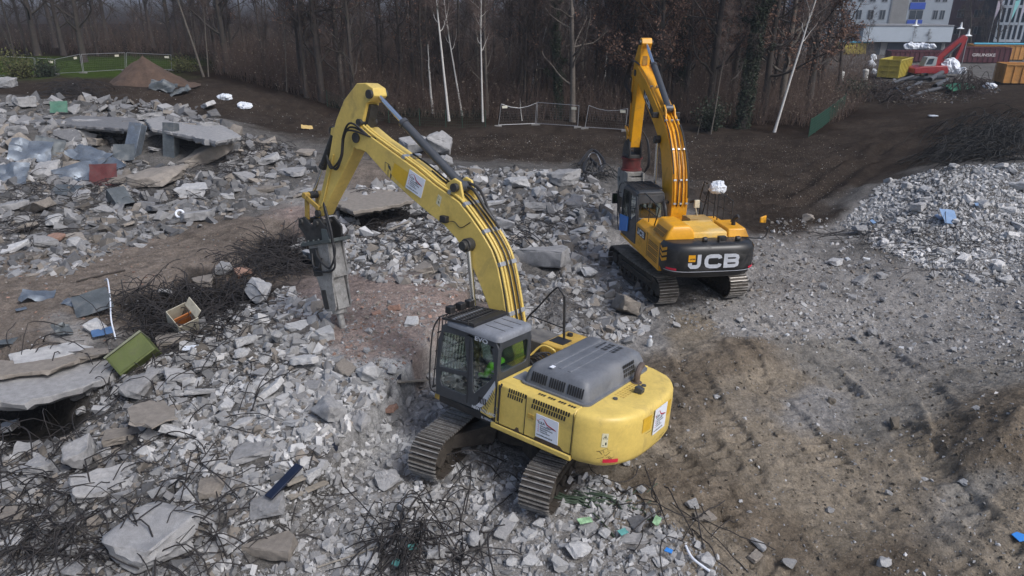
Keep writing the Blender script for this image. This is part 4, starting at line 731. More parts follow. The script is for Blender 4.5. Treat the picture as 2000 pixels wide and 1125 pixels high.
def cab_a(root, RT):
    y0, y1 = .42, 1.60; zb, zt = 1.58, 3.36; xr, xf = -.38, 1.30
    prof = [(xr, zb + .05), (xr, 3.16), (xr + .12, zt), (.98, zt), (1.16, 3.28), (1.30, 2.9), (1.34, 2.2), (1.30, zb)]
    W1 = [(1.16, 3.12), (.55, 3.17), (.43, 2.44), (.47, 2.38), (1.21, 2.28), (1.24, 2.35)]; W2 = [(1.18, 2.17), (.47, 2.27), (.43, 2.22), (.42, 1.88), (.48, 1.83), (1.12, 1.84), (1.19, 1.95)]; W3 = [(.33, 3.20), (-.14, 3.18), (-.22, 3.05), (-.30, 2.60), (-.25, 2.46), (.20, 1.98), (.25, 2.05)]
    m = MB(RT); m.prism(prof, y1 - .05, y1, 'y', [W1, W2, W3]); m.prism(prof, y0, y0 + .05, 'y', [[(1.16, 3.12), (-.14, 3.16), (-.26, 2.6), (-.2, 2.3), (1.2, 2.2)]])
    # back wall, roof, floor, front pillars
    m.prism([(y0 + .05, zb + .05), (y1 - .05, zb + .05), (y1 - .05, 3.30), (y0 + .05, 3.30)], xr, xr + .05, 'x', [rrect(y0 + .13, 2.60, y1 - .12, 3.13, .1, 4)])
    m.box((xr, y0 + .05, zb), (1.3, y1 - .05, zb + .06)); m.box((1.20, y0 + .05, 3.14), (1.25, y1 - .05, 3.24)); m.box((1.28, y0 + .05, zb), (1.33, y1 - .05, 1.95)); m.box((.36, y0, zb), (.42, y0 + .06, 3.2))
    cab = m.build('cab', CHAR, root, bevel=.012)
    m = MB(RT); m.loft([[(x, y, z) for x, y in rrect(xr - .02 + i, y0 - .02 + i, 1.10 - i, y1 + .02 - i, .12, 4)] for z, i in ((3.30, 0), (3.38, 0), (3.43, .03), (3.455, .10))]); roof = m.build('roof', ROOFG, cab, smooth=50)
    m = MB(RT)
    for yy in (.72, 1.0, 1.28): m.box((-.28, yy - .008, 3.452), (.25, yy + .008, 3.462))
    m.build('roof_seam', CHAR, roof)
    m = MB(RT); m.box((.30, y0 + .02, 3.46), (.48, y1, 3.53)); bars(m, (.52, y0 + .1, 3.52), (1.16, y0 + .1, 3.44), (.52, y1 - .04, 3.52), (1.16, y1 - .04, 3.44), 5, .022); bars(m, (.48, y0 + .1, 3.50), (.48, y1 - .04, 3.50), (1.16, y0 + .1, 3.42), (1.16, y1 - .04, 3.42), 13, .018); m.beam((.45, y1, 3.5), (1.2, y1, 3.42), .04, .05); m.beam((.45, y0 + .06, 3.5), (1.2, y0 + .06, 3.42), .04, .05); m.build('roof_guard', BLK, cab, bevel=.006)
    m = MB(RT); xg = 1.42; bars(m, (xg, y0 + .06, 1.7), (xg, y1 - .03, 1.7), (xg - .12, y0 + .06, 3.42), (xg - .12, y1 - .03, 3.42), 11, .013)
    for z in (1.7, 2.15, 2.6, 3.05, 3.42): m.tube([(xg - .12 * (z - 1.7) / 1.72, y0 + .04, z), (xg - .12 * (z - 1.7) / 1.72, y1, z)], .016, 6)
    m.tube(smooth_path([(1.3, y1 + .02, 1.62), (1.46, y1 + .04, 1.8), (1.44, y1 + .04, 3.0), (1.25, y1 + .02, 3.45)], 5), .017, 6); m.build('front_guard', BLK, cab)
    m = MB(RT)
    for yy in (.65, .95, 1.3): m.box((1.16, yy - .09, 3.46), (1.32, yy + .09, 3.62))
    m.tube(smooth_path([(1.2, .6, 3.5), (1.35, .9, 3.56), (1.3, 1.35, 3.5)], 4), .03, 6); m.build('work_lights', BLK, cab, bevel=.03)
    for P, nm, gm in ((W1, 'door_window', GLASS), (W2, 'door_window', GLASS), (W3, 'side_window', GLASS)): MB(RT).prism(P, y1 - .030, y1 - .022).build(nm, gm, cab, smooth=0)
    MB(RT).prism(rrect(y0 + .13, 2.60, y1 - .12, 3.13, .1, 4), xr + .02, xr + .03, 'x').build('rear_window', GLASSG, cab, smooth=0)
    MB(RT).prism([(1.16, 3.12), (-.14, 3.16), (-.26, 2.6), (-.2, 2.3), (1.2, 2.2)], y0 + .02, y0 + .03).build('side_window', GLASS, cab, smooth=0)
    m = MB(RT); m.loft([[(1.30, y0 + .05, 1.95), (1.30, y1 - .05, 1.95)], [(1.305, y0 + .05, 2.5), (1.305, y1 - .05, 2.5)], [(1.20, y0 + .05, 3.15), (1.20, y1 - .05, 3.15)]], cap=False) if False else m.add([(1.31, y0 + .05, 1.95), (1.31, y1 - .05, 1.95), (1.21, y1 - .05, 3.15), (1.21, y0 + .05, 3.15)], [(0, 1, 2, 3)]); m.build('windscreen', GLASS, cab, smooth=0)
    m = MB(RT); m.box((.38, y1, zb + .1), (.395, y1 + .006, 3.25)); m.box((.40, y1 + .0, 2.24), (1.2, y1 + .006, 2.245)); m.build('door_seam', BLK, cab)
    m = MB(RT); m.box((.42, y1, 2.06), (.5, y1 + .02, 2.12)); m.build('door_handle', BLK, cab); m = MB(RT)
    for k in range(5): m.box((-.14 + k * .045, y1, 1.80), (-.11 + k * .045, y1 + .006, 1.95))
    m.build('air_intake', BLK, cab)
    fn = lambda u, v: (.33 - u, y1 + .006, v); m = MB(RT).text('EVO', .13, fn, .06, 3.195, 1.45, .004); m.text('NEW HOLLAND', .095, lambda u, v: (.24 - u, y1 + .006, v), 0, 1.625, .95, .003); m.build('lettering', simple('light grey lettering', (.6, .62, .66)), cab, smooth=0, recalc=False)
    m = MB(RT).text('EL VERSION', .07, lambda u, v: (-.0 - u, 1.581, v), 0.02, 1.46, .9, .002); m.build('lettering', simple('light grey lettering', (.6, .62, .66)), cab, smooth=0, recalc=False)
    y = y1 + .004; a = np.linspace(0, 1, 9); lo = [(.02 - .38 * t, 1.70 + .62 * t ** 1.5) for t in a]; hi = [(.14 - .48 * t, 1.70 + .75 * t ** 1.15) for t in a]
    m = MB(RT); m.add([(p[0], y, p[1]) for p in lo] + [(p[0], y, p[1]) for p in hi], [(i, i + 1, i + 10, i + 9) for i in range(8)]); m.build('swoosh_decal', SILV, cab, smooth=0)
    m = MB(RT); y2 = 1.597; m.prism([(-.36, 1.55), (.0, 1.60), (-.05, 1.75), (-.18, 2.02), (-.36, 2.32)], y1 - .006, y1 + .002); m.build('stripe_panel', YA, cab)
    m = MB(RT)
    for k in range(9): t = k / 8; p = (-.03 - .26 * t, 1.69 + .52 * t); m.beam((p[0], y1 + .004, p[1]), (p[0] - .13 + .05 * t, y1 + .004, p[1] - .07 - .02 * t), .004, .022, (0, 1, 0))
    m.build('stripe_decal', CHAR, cab)
    m = MB(RT); m.box((-.2, .7, 1.66), (.45, 1.32, 1.9)); m.box((-.1, .74, 1.9), (.42, 1.28, 2.02)); m.box((-.24, .74, 1.98), (-.1, 1.28, 2.62)); m.box((.4, .5, 1.66), (.8, .7, 2.2)); m.build('seat', BLK, cab, bevel=.04)
def boom_a(root, RT):
    low = [(.82, 2.75), (.94, 3.39), (1.27, 3.93), (1.6, 4.41), (2.03, 4.83), (2.42, 5.07), (2.93, 5.27), (3.56, 5.55), (4.33, 5.93), (5.11, 6.42)]
    up = [(5.30, 7.0), (4.82, 6.78), (3.4, 6.26), (2.78, 5.98), (2.34, 5.82), (2.01, 5.70), (1.62, 5.40), (1.28, 5.10), (.98, 4.78), (.79, 4.46), (.6, 3.93), (.44, 3.39), (.3, 2.9), (.12, 2.5)]
    m = MB(RT); m.prism([(.2, 2.15), (.55, 2.2)] + low + arcp(5.42, 6.72, .28, -110, 100, 7) + up, -.29, .30); boom = m.build('boom', YA, root, bevel=.02)
    m = MB(RT); m.loft([]) if False else None
    for yy in (.2, -.2):
        m.prism([(1.9, 5.66), (2.55, 5.9), (2.45, 6.05), (2.24, 6.2), (2.05, 6.14)], yy - .035, yy + .035)
    m.build('cylinder_bracket', YA, boom, bevel=.02)
    m = MB(RT)
    for x, z, r in ((5.47, 6.74, .13), (2.16, 6.0, .1)): m.cyl((x, -.33, z), (x, .34, z), r, 14)
    m.build('pivot_pin', DSTEEL, boom)
    base = smooth_path(list(reversed(up))[1:], 3)
    for y, off, r in ((.25, .06, .033), (.14, .06, .033), (.02, .07, .033), (-.13, .06, .036), (-.25, .06, .033)): pipe_along(boom, RT, base[:28] if y < .1 else base, y, off, r, YA, 'hydraulic_pipe')
    pipe_along(boom, RT, base[:30], .06, .10, .022, HOSE, 'hydraulic_hose'); pipe_along(boom, RT, base[:32], -.08, .12, .022, HOSE, 'hydraulic_hose', -.02); pipe_along(boom, RT, base[:24], .30, .02, .016, HOSE, 'hydraulic_hose', .2)
    m = MB(RT); N_ = len(base)
    for k in (3, 9, 15, 20, 24, 31):
        p = base[min(k, N_ - 2)]; d = base[min(k, N_ - 2) + 1] - p; d /= np.linalg.norm(d); n = np.array([-d[1], d[0]]); Rm = np.stack([(d[0], 0, d[1]), (0, 1, 0), (n[0], 0, n[1])], 1); c = np.array([p[0] + n[0] * .05, 0, p[1] + n[1] * .05])
        for yc, hw in ((.19, .1), (-.15, .16)): m.box(c + (-.05, yc - hw, -.045), c + (.05, yc + hw, .045), Rm)
    m.build('pipe_clamp', CLAMP, boom, bevel=.008)
    m = MB(RT); m.tube(smooth_path([(1.95, .05, 6.02), (1.7, .12, 5.98), (1.45, .02, 5.62), (1.2, -.05, 5.35)], 5), .04, 8); m.tube(smooth_path([(2.1, -.1, 6.1), (1.75, -.15, 5.95), (1.4, -.1, 5.5), (1.1, -.1, 5.2)], 5), .035, 8); m.build('hydraulic_hose', HOSE, boom)
    cylinder_ram(root, RT, (2.16, 0, 6.0), (5.06, 0, 7.83), .66, .105, .058, CYLG)
    for s in (.40, -.39): 
        m = MB(RT); m.cyl((1.58, s - .1, 4.8), (1.58, s + .1, 4.8), .15, 16); m.cyl((1.58, s + .1 * (1 if s > 0 else -1), 4.8), (1.58, s + .22 * (1 if s > 0 else -1), 4.8), .11, 14); m.build('pivot_boss', DSTEEL, boom, bevel=.015)
        cylinder_ram(root, RT, (1.0, s, 1.75), (1.57, s, 4.75), .42, .1, .062, YD)
    m = MB(RT); m.box((2.27, .30, 5.16), (2.46, .44, 5.32)); lamp = m.build('work_lamp', BLK, boom, bevel=.02); m = MB(RT); m.tube(smooth_path([(2.28, .34, 5.2), (2.1, .31, 5.22), (1.9, .31, 5.12), (1.62, .31, 5.3)], 5), .009, 5); m.build('lamp_cable', HOSE, lamp)
    company_sign(root, RT, (3.57, .306, 6.22), (3.05, .306, 6.04), (3.70, .306, 5.77), (0, 1, 0))
    m = MB(RT); m.add([(2.64, .304, 5.78), (2.52, .304, 5.72), (2.58, .304, 5.48), (2.70, .304, 5.55)], [(0, 1, 2, 3)]); st = m.build('warning_sticker', CREAM, boom, smooth=0); m = MB(RT); f = lambda u, v: (2.64 - u * .9 + v * .2, .31, 5.55 + v - u * .3); m.ribbon([(.02, .13), (.06, .2), (.10, .13)], .012, f, True); m.poly([(.03, .02), (.06, .02), (.06, .08), (.03, .08)], f); m.build('warning_symbol', INK, st, smooth=0, recalc=False)
    m = MB(RT); f = lambda u, v: (4.42 - u * .94 + v * .0, .304, 6.28 - u * .34 + v)
    m.ribbon([(0, -.22), (0, .0), (.16, .0)], .02, f); m.poly([(.10, -.02), (.20, -.02), (.22, -.08), (.20, -.13), (.12, -.08)], f); m.poly([(.10, -.16), (.13, -.12), (.12, -.30), (.10, -.28)], f); m.poly([(.20, -.18), (.25, -.2), (.23, -.30), (.19, -.30)], f); m.build('old_decal_remnant', CYLG, boom, smooth=0, recalc=False)
    m = MB(RT); m.add([(4.1, .303, 6.30), (3.62, .303, 6.13), (3.76, .303, 5.76), (4.2, .303, 6.0)], [(0, 1, 2, 3)]); m.build('unfaded_patch', mat('unfaded yellow', (.62, .40, .03), .4, 0, .08, 3), boom, smooth=0)
    # stick
    SP = [(5.56, 8.05), (5.25, 8.08), (4.98, 7.98), (4.92, 7.80), (5.06, 7.66), (5.20, 7.60), (5.34, 7.14), (5.46, 6.9), (5.73, 6.3), (6.2, 5.6), (6.74, 4.83), (6.98, 4.45), (7.13, 4.42), (7.17, 4.58), (6.98, 5.1), (6.80, 5.6), (6.60, 6.2), (6.45, 6.78), (6.34, 7.08), (6.03, 7.61)]
    m = MB(RT); m.prism(SP, -.21, .22); stick = m.build('stick', YA, root, bevel=.02)
    m = MB(RT)
    for x, z, r in ((5.06, 7.83, .11), (5.42, 7.12, .09), (7.06, 4.52, .1)): m.cyl((x, -.28, z), (x, .29, z), r, 14)
    m.build('pivot_pin', DSTEEL, stick)
    m = MB(RT); m.prism([(5.21, 7.58), (5.33, 7.16), (5.50, 6.8), (5.40, 6.75), (5.24, 7.1), (5.12, 7.55)], -.12, .13); m.build('greasy_recess', DSTEEL, stick)
    m = MB(RT)
    for yy in (.12, -.12): m.prism([(6.30, 6.95), (6.62, 6.85), (6.66, 6.68), (6.46, 6.62)], yy - .03, yy + .03)
    m.build('cylinder_bracket', YA, stick, bevel=.01)
    cylinder_ram(root, RT, (6.62, 0, 6.78), (7.60, 0, 4.92), .52, .095, .05, DSTEEL)
    for k, (y, dx) in enumerate(((.24, 0), (.28, .1), (.26, -.08))):
        m = MB(RT); m.tube(smooth_path([(4.9 + dx, .24, 6.78), (5.5, y + .16, 7.0 + dx), (5.85, y + .12, 6.75), (5.95, y + .12, 6.2), (6.25 + dx, y + .1, 5.85), (6.62, y + .02, 6.05 + dx)], 6), .026, 7); m.build('hydraulic_hose', HOSE, root)
    for y in (.245, -.235): MB(RT).tube([(6.42, y, 6.2), (6.58, y, 5.7), (6.76, y, 5.15), (6.92, y, 4.75)], .022, 7).build('hydraulic_pipe', YA, stick)
    # tilt links and breaker
    m = MB(RT)
    for y in (.26, -.26): m.beam((7.62, y, 4.92), (7.0, y, 4.66), .06, .13); m.beam((7.62, y * .7, 4.92), (7.62, y * .7, 4.25), .06, .16, (1, 0, 0))
    m.cyl((7.62, -.3, 4.92), (7.62, .3, 4.92), .09, 12); m.build('tilt_link', YD, root, bevel=.015)
    B0 = np.array([7.08, 0, 3.72]); ax = np.array([-.66, 0, -2.2]); ax /= np.linalg.norm(ax); ux = np.array([-ax[2], 0, ax[0]]); Rb = np.stack([ux, np.array([0, 1., 0]), -ax], 1); BT = (RT[0] @ Rb, RT[0] @ B0 + RT[1])
    m = MB(BT)
    for y in (.24, -.24): m.prism([(-.45, .02), (-.52, .32), (-.25, .62), (-.02, .62), (.12, .45), (.38, .74), (.62, .72), (.72, .5), (.50, .2), (.48, .02)], y - .035, y + .035)
    for x, z in ((-.14, .5), (.52, .62)): m.cyl((x, -.33, z), (x, .33, z), .085, 12)
    m.build('breaker_bracket', DSTEEL, root, bevel=.015)
    m = MB(BT); m.box((-.66, -.36, -.07), (.66, .36, .03))
    for x in np.linspace(-.58, .58, 6):
        for y in (-.31, .31): m.cyl((x, y, .03), (x, y, .075), .035, 6)
    m.loft([[(-.62, .34, .03), (-.3, .34, .03), (-.3, .28, .03), (-.62, .28, .03)], [(-.50, .30, .30), (-.3, .30, .34), (-.3, .27, .34), (-.50, .27, .30)]]); m.build('mounting_plate', mat('dark painted plate', (.085, .10, .10), .5, .2, .3, 4), root, bevel=.01)
    m = MB(BT)
    for y in (.26, -.26): m.prism([(-.42, -.07), (.42, -.07), (.37, -.9), (.30, -1.25), (.27, -1.9), (.17, -1.97), (-.17, -1.97), (-.26, -1.85), (-.30, -1.2), (-.39, -.9)], y - .025, y + .025, 'y', [arcp(.14, -.42, .075, 0, 360, 14)[:-1]])
    m.box((-.36, -.235, -1.05), (.36, .235, -.09)); m.box((-.25, -.20, -1.95), (.25, .20, -1.05)); m.cyl((0, 0, -1.95), (0, 0, -2.08), .2, 16); hb = m.build('breaker_housing', STEEL, root, bevel=.012)
    m = MB(BT); m.box((.02, .286, -.95), (.40, .31, -.16)); m.box((.04, .286, -1.9), (.24, .3, -1.35)); m.build('wear_plate', DSTEEL, hb, bevel=.01)
    m = MB(BT); m.cyl((0, 0, -2.05), (0, 0, -2.42), .1, 14); m.tube([(0, 0, -2.40), (0, 0, -2.55), (0, 0, -2.68)], [.1, .085, .03], 12); m.build('chisel', STEEL, root)
    m = MB(BT)
    for k, (a, b, c) in enumerate((((.30, .3, -.55), (-.55, .34, -.8), (-.72, .3, .3)), ((.10, .3, -.2), (-.42, .36, -.75), (-.62, .3, .2)))): m.tube(smooth_path([a, (a[0] - .12, .36, a[2] - .25), b, (-.66 - .06 * k, .3, -.3), c, (-.50, .2, 1.1)], 6), .03, 8)
    m.tube(smooth_path([(.3, .3, -.3), (.22, .4, -.62), (.0, .4, -.7), (-.1, .32, -.45)], 5), .028, 7); m.build('hydraulic_hose', HOSE, root)
def letters_jcb(m, fn, h):
    """the three heavy square letters, drawn as flat strokes; fn maps (u, v) with u to the right"""
    w = h * .27
    m.ribbon([(h * .42 + h * .33, h)] + [(h * .75, h * .6), (h * .75, h * .36)] + [(h * .75 - h * .22 * (1 - math.cos(R_(a))), h * .36 - h * .225 * math.sin(R_(a))) for a in (30, 60, 90)] + [(h * .2, h * .135), (h * .13, h * .22), (h * .12, h * .40)], w, fn)
    o = h * 1.12; m.ribbon([(o + h * 1.12, h * .68), (o + h * 1.08, h * .80), (o + h * .95, h * .865), (o + h * .42, h * .865), (o + h * .22, h * .80), (o + h * .14, h * .62), (o + h * .14, h * .38), (o + h * .22, h * .2), (o + h * .42, h * .135), (o + h * .95, h * .135), (o + h * 1.08, h * .2), (o + h * 1.12, h * .32)], w, fn)
    o = h * 2.5; m.ribbon([(o + h * .14, 0), (o + h * .14, h)], w, fn)
    for z0, z1 in ((.135, .5), (.5, .865)): m.ribbon([(o + h * .14, h * z0), (o + h * .8, h * z0), (o + h * .98, h * (z0 * .8 + z1 * .2)), (o + h * 1.0, h * (z0 + z1) / 2), (o + h * .98, h * (z0 * .2 + z1 * .8)), (o + h * .8, h * z1), (o + h * .14, h * z1)], w * .92, fn)
def excavator_b():
    T = np.array([5.99, 24.878, .284]); RU = rot(R_(97.17), R_(-3.0), R_(.42)); RT = (RU, np.zeros(3)); lean = RU @ rot(R_(97.17)).T; UT = (lean @ rot(R_(103.8)), np.zeros(3))
    root = thing('excavator', tuple(T), 'orange yellow tracked excavator with black counterweight and a demolition grapple', 'excavator')
    undercarriage(root, UT, 2.62, 4.75, .68, 1.32); yl, yr = 1.52, -1.52; xj = -2.72
    CWB = mat('black counterweight', (.014, .0145, .016), .38, 0, .25, 2, dirt=(.075, .072, .07), dscale=1.6, damt=.4)
    m = MB(RT); m.box((-2.6, -1.4, 1.32), (1.6, 1.45, 1.48)); m.box((-.5, -.5, 1.48), (.7, .36, 2.0)); m.build('main_frame', DSTEEL, root, bevel=.02)
    m = MB(RT); m.prism([(yl, 1.36), (yl, 2.30), (yl - .22, 2.46), (yr + .1, 2.46), (yr, 2.36), (yr, 1.36)], xj, .02, 'x'); body = m.build('body', YB, root, bevel=.03)
    m = MB(RT); m.prism([(.02, 1.34), (2.0, 1.34), (2.0, 1.42), (.02, 1.5), (xj, 1.40), (xj, 1.34)], yl - .12, yl + .012); m.build('sill_beam', YB, root, bevel=.015)
    # counterweight with a gently curved rear
    def plan(i):
        L = [(xj, 1.54 - i)]
        for t in np.linspace(1, -1, 27): L.append((xj - .12 - (.76 - i) * (1 - abs(t) ** 5) ** .55, (1.55 - i) * t))
        return L + [(xj, -1.54 + i)]
    m = MB(RT); m.loft([[(x, y, z) for x, y in plan(i)] for z, i in ((1.30, .22), (1.36, .12), (1.52, .05), (1.54, .02), (1.8, 0), (2.2, .0), (2.32, .04), (2.40, .12), (2.43, .22))]); cw = m.build('counterweight', CWB, root, smooth=50)
    def onr(u, v, k=.007): t = np.clip(u / 1.55, -.999, .999); return (xj - .12 - .76 * (1 - abs(t) ** 5) ** .55 - k, u, v)
    P = [p for p in np.linspace(1.50, -1.50, 40)]; m = MB(RT)
    for a, b in zip(P[:-1], P[1:]): m.add([onr(a, 1.545, .004), onr(b, 1.545, .004), onr(b, 1.56, .004), onr(a, 1.56, .004)], [(0, 1, 2, 3)])
    m.build('edge_strip', SILV, cw, smooth=0); m = MB(RT); letters_jcb(m, lambda u, v: onr(.86 - u, 1.66 + v), .465); m.build('lettering', SILV, cw, smooth=0, recalc=False)
    m = MB(RT); m.add([onr(.86, 1.89, .009), onr(.64, 1.89, .009), onr(.64, 2.11, .009), onr(.86, 2.11, .009)], [(0, 1, 2, 3)]); bd = m.build('badge', YB, cw, smooth=0)
    m = MB(RT); letters_jcb(m, lambda u, v: onr(.83 - u, 1.955 + v, .014), .048); m.build('lettering', INK, bd, smooth=0, recalc=False)
    for s in (1, -1):
        m = MB(RT); U = np.linspace(1.46, 1.20, 6) * s
        for a, b in zip(U[:-1], U[1:]): m.add([onr(a, 1.58), onr(b, 1.58), onr(b, 1.65), onr(a, 1.65)], [(0, 1, 2, 3)])
        m.build('rear_reflector', REDL, cw, smooth=0); m = MB(RT)
        for k in range(3):
            z = 1.78 + k * .17; f = lambda a: np.array(onr(s * (1.53 - .0 * a), 0, .008)) * (1, 1, 0) + np.array([.20 - .20 * a, 0, 0])
            pts = [(xj - .12 - .02, z + .10), (xj - .28, z), (xj - .50, z + .09), (xj - .50, z + .19), (xj - .28, z + .10), (xj - .14, z + .19)]
            def sidep(x, zz): 
                q = min(max((xj - .12 - x) / .76, 0), .98); t = (1 - q ** (1 / .55)) ** .2; return (x, s * (1.55 * t + .008), zz)
            m.add([sidep(*p) for p in pts], [(0, 1, 4, 5), (1, 2, 3, 4)])
        m.build('chevron', YB, cw, smooth=0, recalc=False)
    # hood blocks
    m = MB(RT); x0, x1 = -2.86, -1.30
    m.loft([[(x0, yl - .08, 2.40), (x1 - .45, yl - .08, 2.44), (x1 - .45, .30, 2.44), (x0, .42, 2.40)], [(x0 + .02, 1.28, 2.70), (x1 - .25, 1.28, 2.70), (x1 - .25, .42, 2.70), (x0 + .02, .46, 2.70)], [(x0 + .12, 1.14, 2.86), (x1 - .02, 1.10, 2.84), (x1 - .02, .62, 2.84), (x0 + .12, .58, 2.86)]]); lb = m.build('engine_hood', YB, root, bevel=.05, seg=3)
    m = MB(RT); m.loft([[(xj - .05, .46, 2.40), (-1.2, .46, 2.40), (-1.2, -.72, 2.40), (xj - .05, -.72, 2.40)], [(xj + .0, .46, 2.62), (-1.3, .46, 2.66), (-1.3, -.72, 2.66), (xj + .0, -.72, 2.62)]]); m.build('centre_hood', mat('faded yellow hood', (.70, .42, .07), .45, 0, .2, 1.5, dirt=(.72, .60, .36), dscale=.9, damt=.6), root, bevel=.05, seg=3)
    m = MB(RT); m.loft([[(xj - .05, -.74, 2.40), (-1.5, -.74, 2.40), (-1.5, -1.50, 2.40), (xj - .05, -1.48, 2.40)], [(xj + .05, -.76, 2.70), (-1.55, -.72, 2.72), (-1.55, -1.40, 2.72), (xj + .05, -1.36, 2.70)]]); m.build('exhaust_hood', YB, root, bevel=.05, seg=3)
    m = MB(RT); m.tube(smooth_path([(-2.25, -1.12, 2.68), (-2.25, -1.12, 2.86), (-2.28, -1.15, 2.96), (-2.36, -1.22, 3.03)], 5), .07, 12); m.build('exhaust_pipe', BLK, root)
    m = MB(RT); m.box((-1.3, -.80, 2.42), (-.5, .02, 2.66)); m.box((-1.25, -.30, 2.66), (-.65, .0, 2.70)); m.build('valve_cover', mat('dusty ochre cover', (.40, .26, .09), .7, 0, .25, 2, dirt=(.25, .21, .15), dscale=1.4, damt=.5), root, bevel=.03)
    m = MB(RT)
    for k in range(2):
        for i in range(12): a = (-1.72 - i * .085, 1.455 - k * .085, 2.485 + k * .115); m.add([a, (a[0] - .06, a[1], a[2]), (a[0] - .06, a[1] - .075, a[2] + .1), (a[0], a[1] - .075, a[2] + .1)], [(0, 1, 2, 3)])
    m.build('hood_vents', mat('vent mesh', (.16, .10, .03), .7), lb, smooth=0, recalc=False)
    m = MB(RT); y = yl + .005
    for r_ in range(3):
        for q in range(3):
            for i in range(9): x = -1.46 - i * .115 - r_ * .03; z = 1.52 + r_ * .22 + q * .062; m.add([(x, y, z), (x - .085, y, z), (x - .085, y, z + .036), (x, y, z + .036)], [(0, 1, 2, 3)])
    m.build('louvres', BLK, body, smooth=0, recalc=False)
    m = MB(RT); m.beam((-1.36, y, 1.42), (-1.36, y, 2.3), .008, .016, (1, 0, 0)); m.beam((-2.70, y, 1.42), (-2.70, y, 2.3), .008, .02, (1, 0, 0)); m.build('panel_seam', BLK, body)
    m = MB(RT); m.add([(-.16, y, 1.94), (-1.10, y, 1.94), (-1.16, y, 2.22), (-.18, y, 2.22)], [(0, 1, 2, 3)]); pl = m.build('name_plate', simple('dark plate', (.02, .022, .025)), body, smooth=0); m = MB(RT); letters_jcb(m, lambda u, v: (-.20 - u, y + .006, 1.97 + v), .225); m.build('lettering', simple('white lettering', (.7, .72, .76)), pl, smooth=0, recalc=False)
    # rear lamps, camera, mirrors
    for yy in (.22, -.88): m = MB(RT); m.cyl((-3.2, yy - .07, 2.50), (-3.2, yy + .07, 2.50), .085, 14); m.build('work_lamp', BLK, cw, bevel=.02)
    m = MB(RT); m.box((-3.3, -.46, 2.43), (-3.12, -.22, 2.60)); m.beam((-3.2, -.34, 2.5), (-3.36, -.34, 2.35), .2, .06); m.cyl((-3.305, -.34, 2.52), (-3.315, -.34, 2.52), .05, 10); m.build('rear_camera', BLK, cw, bevel=.01)
    m = MB(RT); m.tube(smooth_path([(-2.9, -1.15, 2.46), (-3.1, -1.55, 2.46), (-3.15, -1.80, 2.50), (-3.16, -1.88, 2.7), (-3.18, -1.92, 3.02), (-3.16, -1.80, 3.12)], 6), .022, 7); ms = m.build('mirror_arm', BLK, root); m = MB(RT); m.loft([[(-3.08, -1.84, 2.95), (-3.14, -1.62, 2.98), (-3.14, -1.62, 3.16), (-3.08, -1.84, 3.20)], [(-3.02, -1.82, 2.95), (-3.09, -1.60, 2.98), (-3.09, -1.60, 3.16), (-3.02, -1.82, 3.20)]]); m.build('mirror', YB, ms, bevel=.02)
    m = MB(RT); m.box((-.70, -.52, 2.95), (-.6, -.34, 3.22)); m.tube([(-.65, -.4, 2.95), (-.65, -.5, 2.6)], .02, 6); m.build('side_mirror', mat('cream mirror', (.55, .50, .38), .5), root, bevel=.03)
    # railings and looped hoses by the boom foot
    for yy in (-1.2, -.95):
        m = MB(RT); m.tube(smooth_path([(.66, yy, 2.35), (.15, yy, 3.62), (-.05, yy, 3.68), (-.35, yy, 3.62), (-.40, yy, 2.5)], 4), .022, 6); m.tube([(.40, yy, 3.0), (-.38, yy, 3.0)], .016, 6); m.build('handrail', BLK, root)
    m = MB(RT); m.tube([(-.70, -1.2, 2.5), (-.70, -1.2, 3.52), (-1.88, -1.2, 3.42), (-1.88, -1.2, 2.6)], .022, 6); m.tube([(-1.2, -1.2, 2.6), (-1.2, -1.2, 3.47)], .018, 6); m.tube([(-.7, -1.2, 3.0), (-1.88, -1.2, 3.0)], .016, 6); m.build('handrail', BLK, root)
    m = MB(RT); m.tube(smooth_path([(.18, 1.25, 2.45), (.20, 1.25, 3.30), (.1, 1.25, 3.36), (-1.4, 1.25, 3.22), (-1.55, 1.25, 3.1), (-1.2, 1.25, 2.5)], 4), .022, 6); m.tube([(.2, 1.25, 2.85), (-1.35, 1.25, 2.85)], .016, 6); m.tube([(-.6, 1.25, 3.3), (-.55, 1.25, 2.45)], .018, 6); m.build('handrail', BLK, root)
    for s in (1, -1): m = MB(RT); m.tube(smooth_path([(.1, s * .42 - .05, 3.0), (-.1, s * .62 - .05, 3.06), (-.35, s * .66 - .05, 2.9), (-.42, s * .62 - .05, 2.45)], 6), .06, 8); m.build('hydraulic_hose', HOSE, root)
    cab_b(root, RT); boom_b(root, RT)
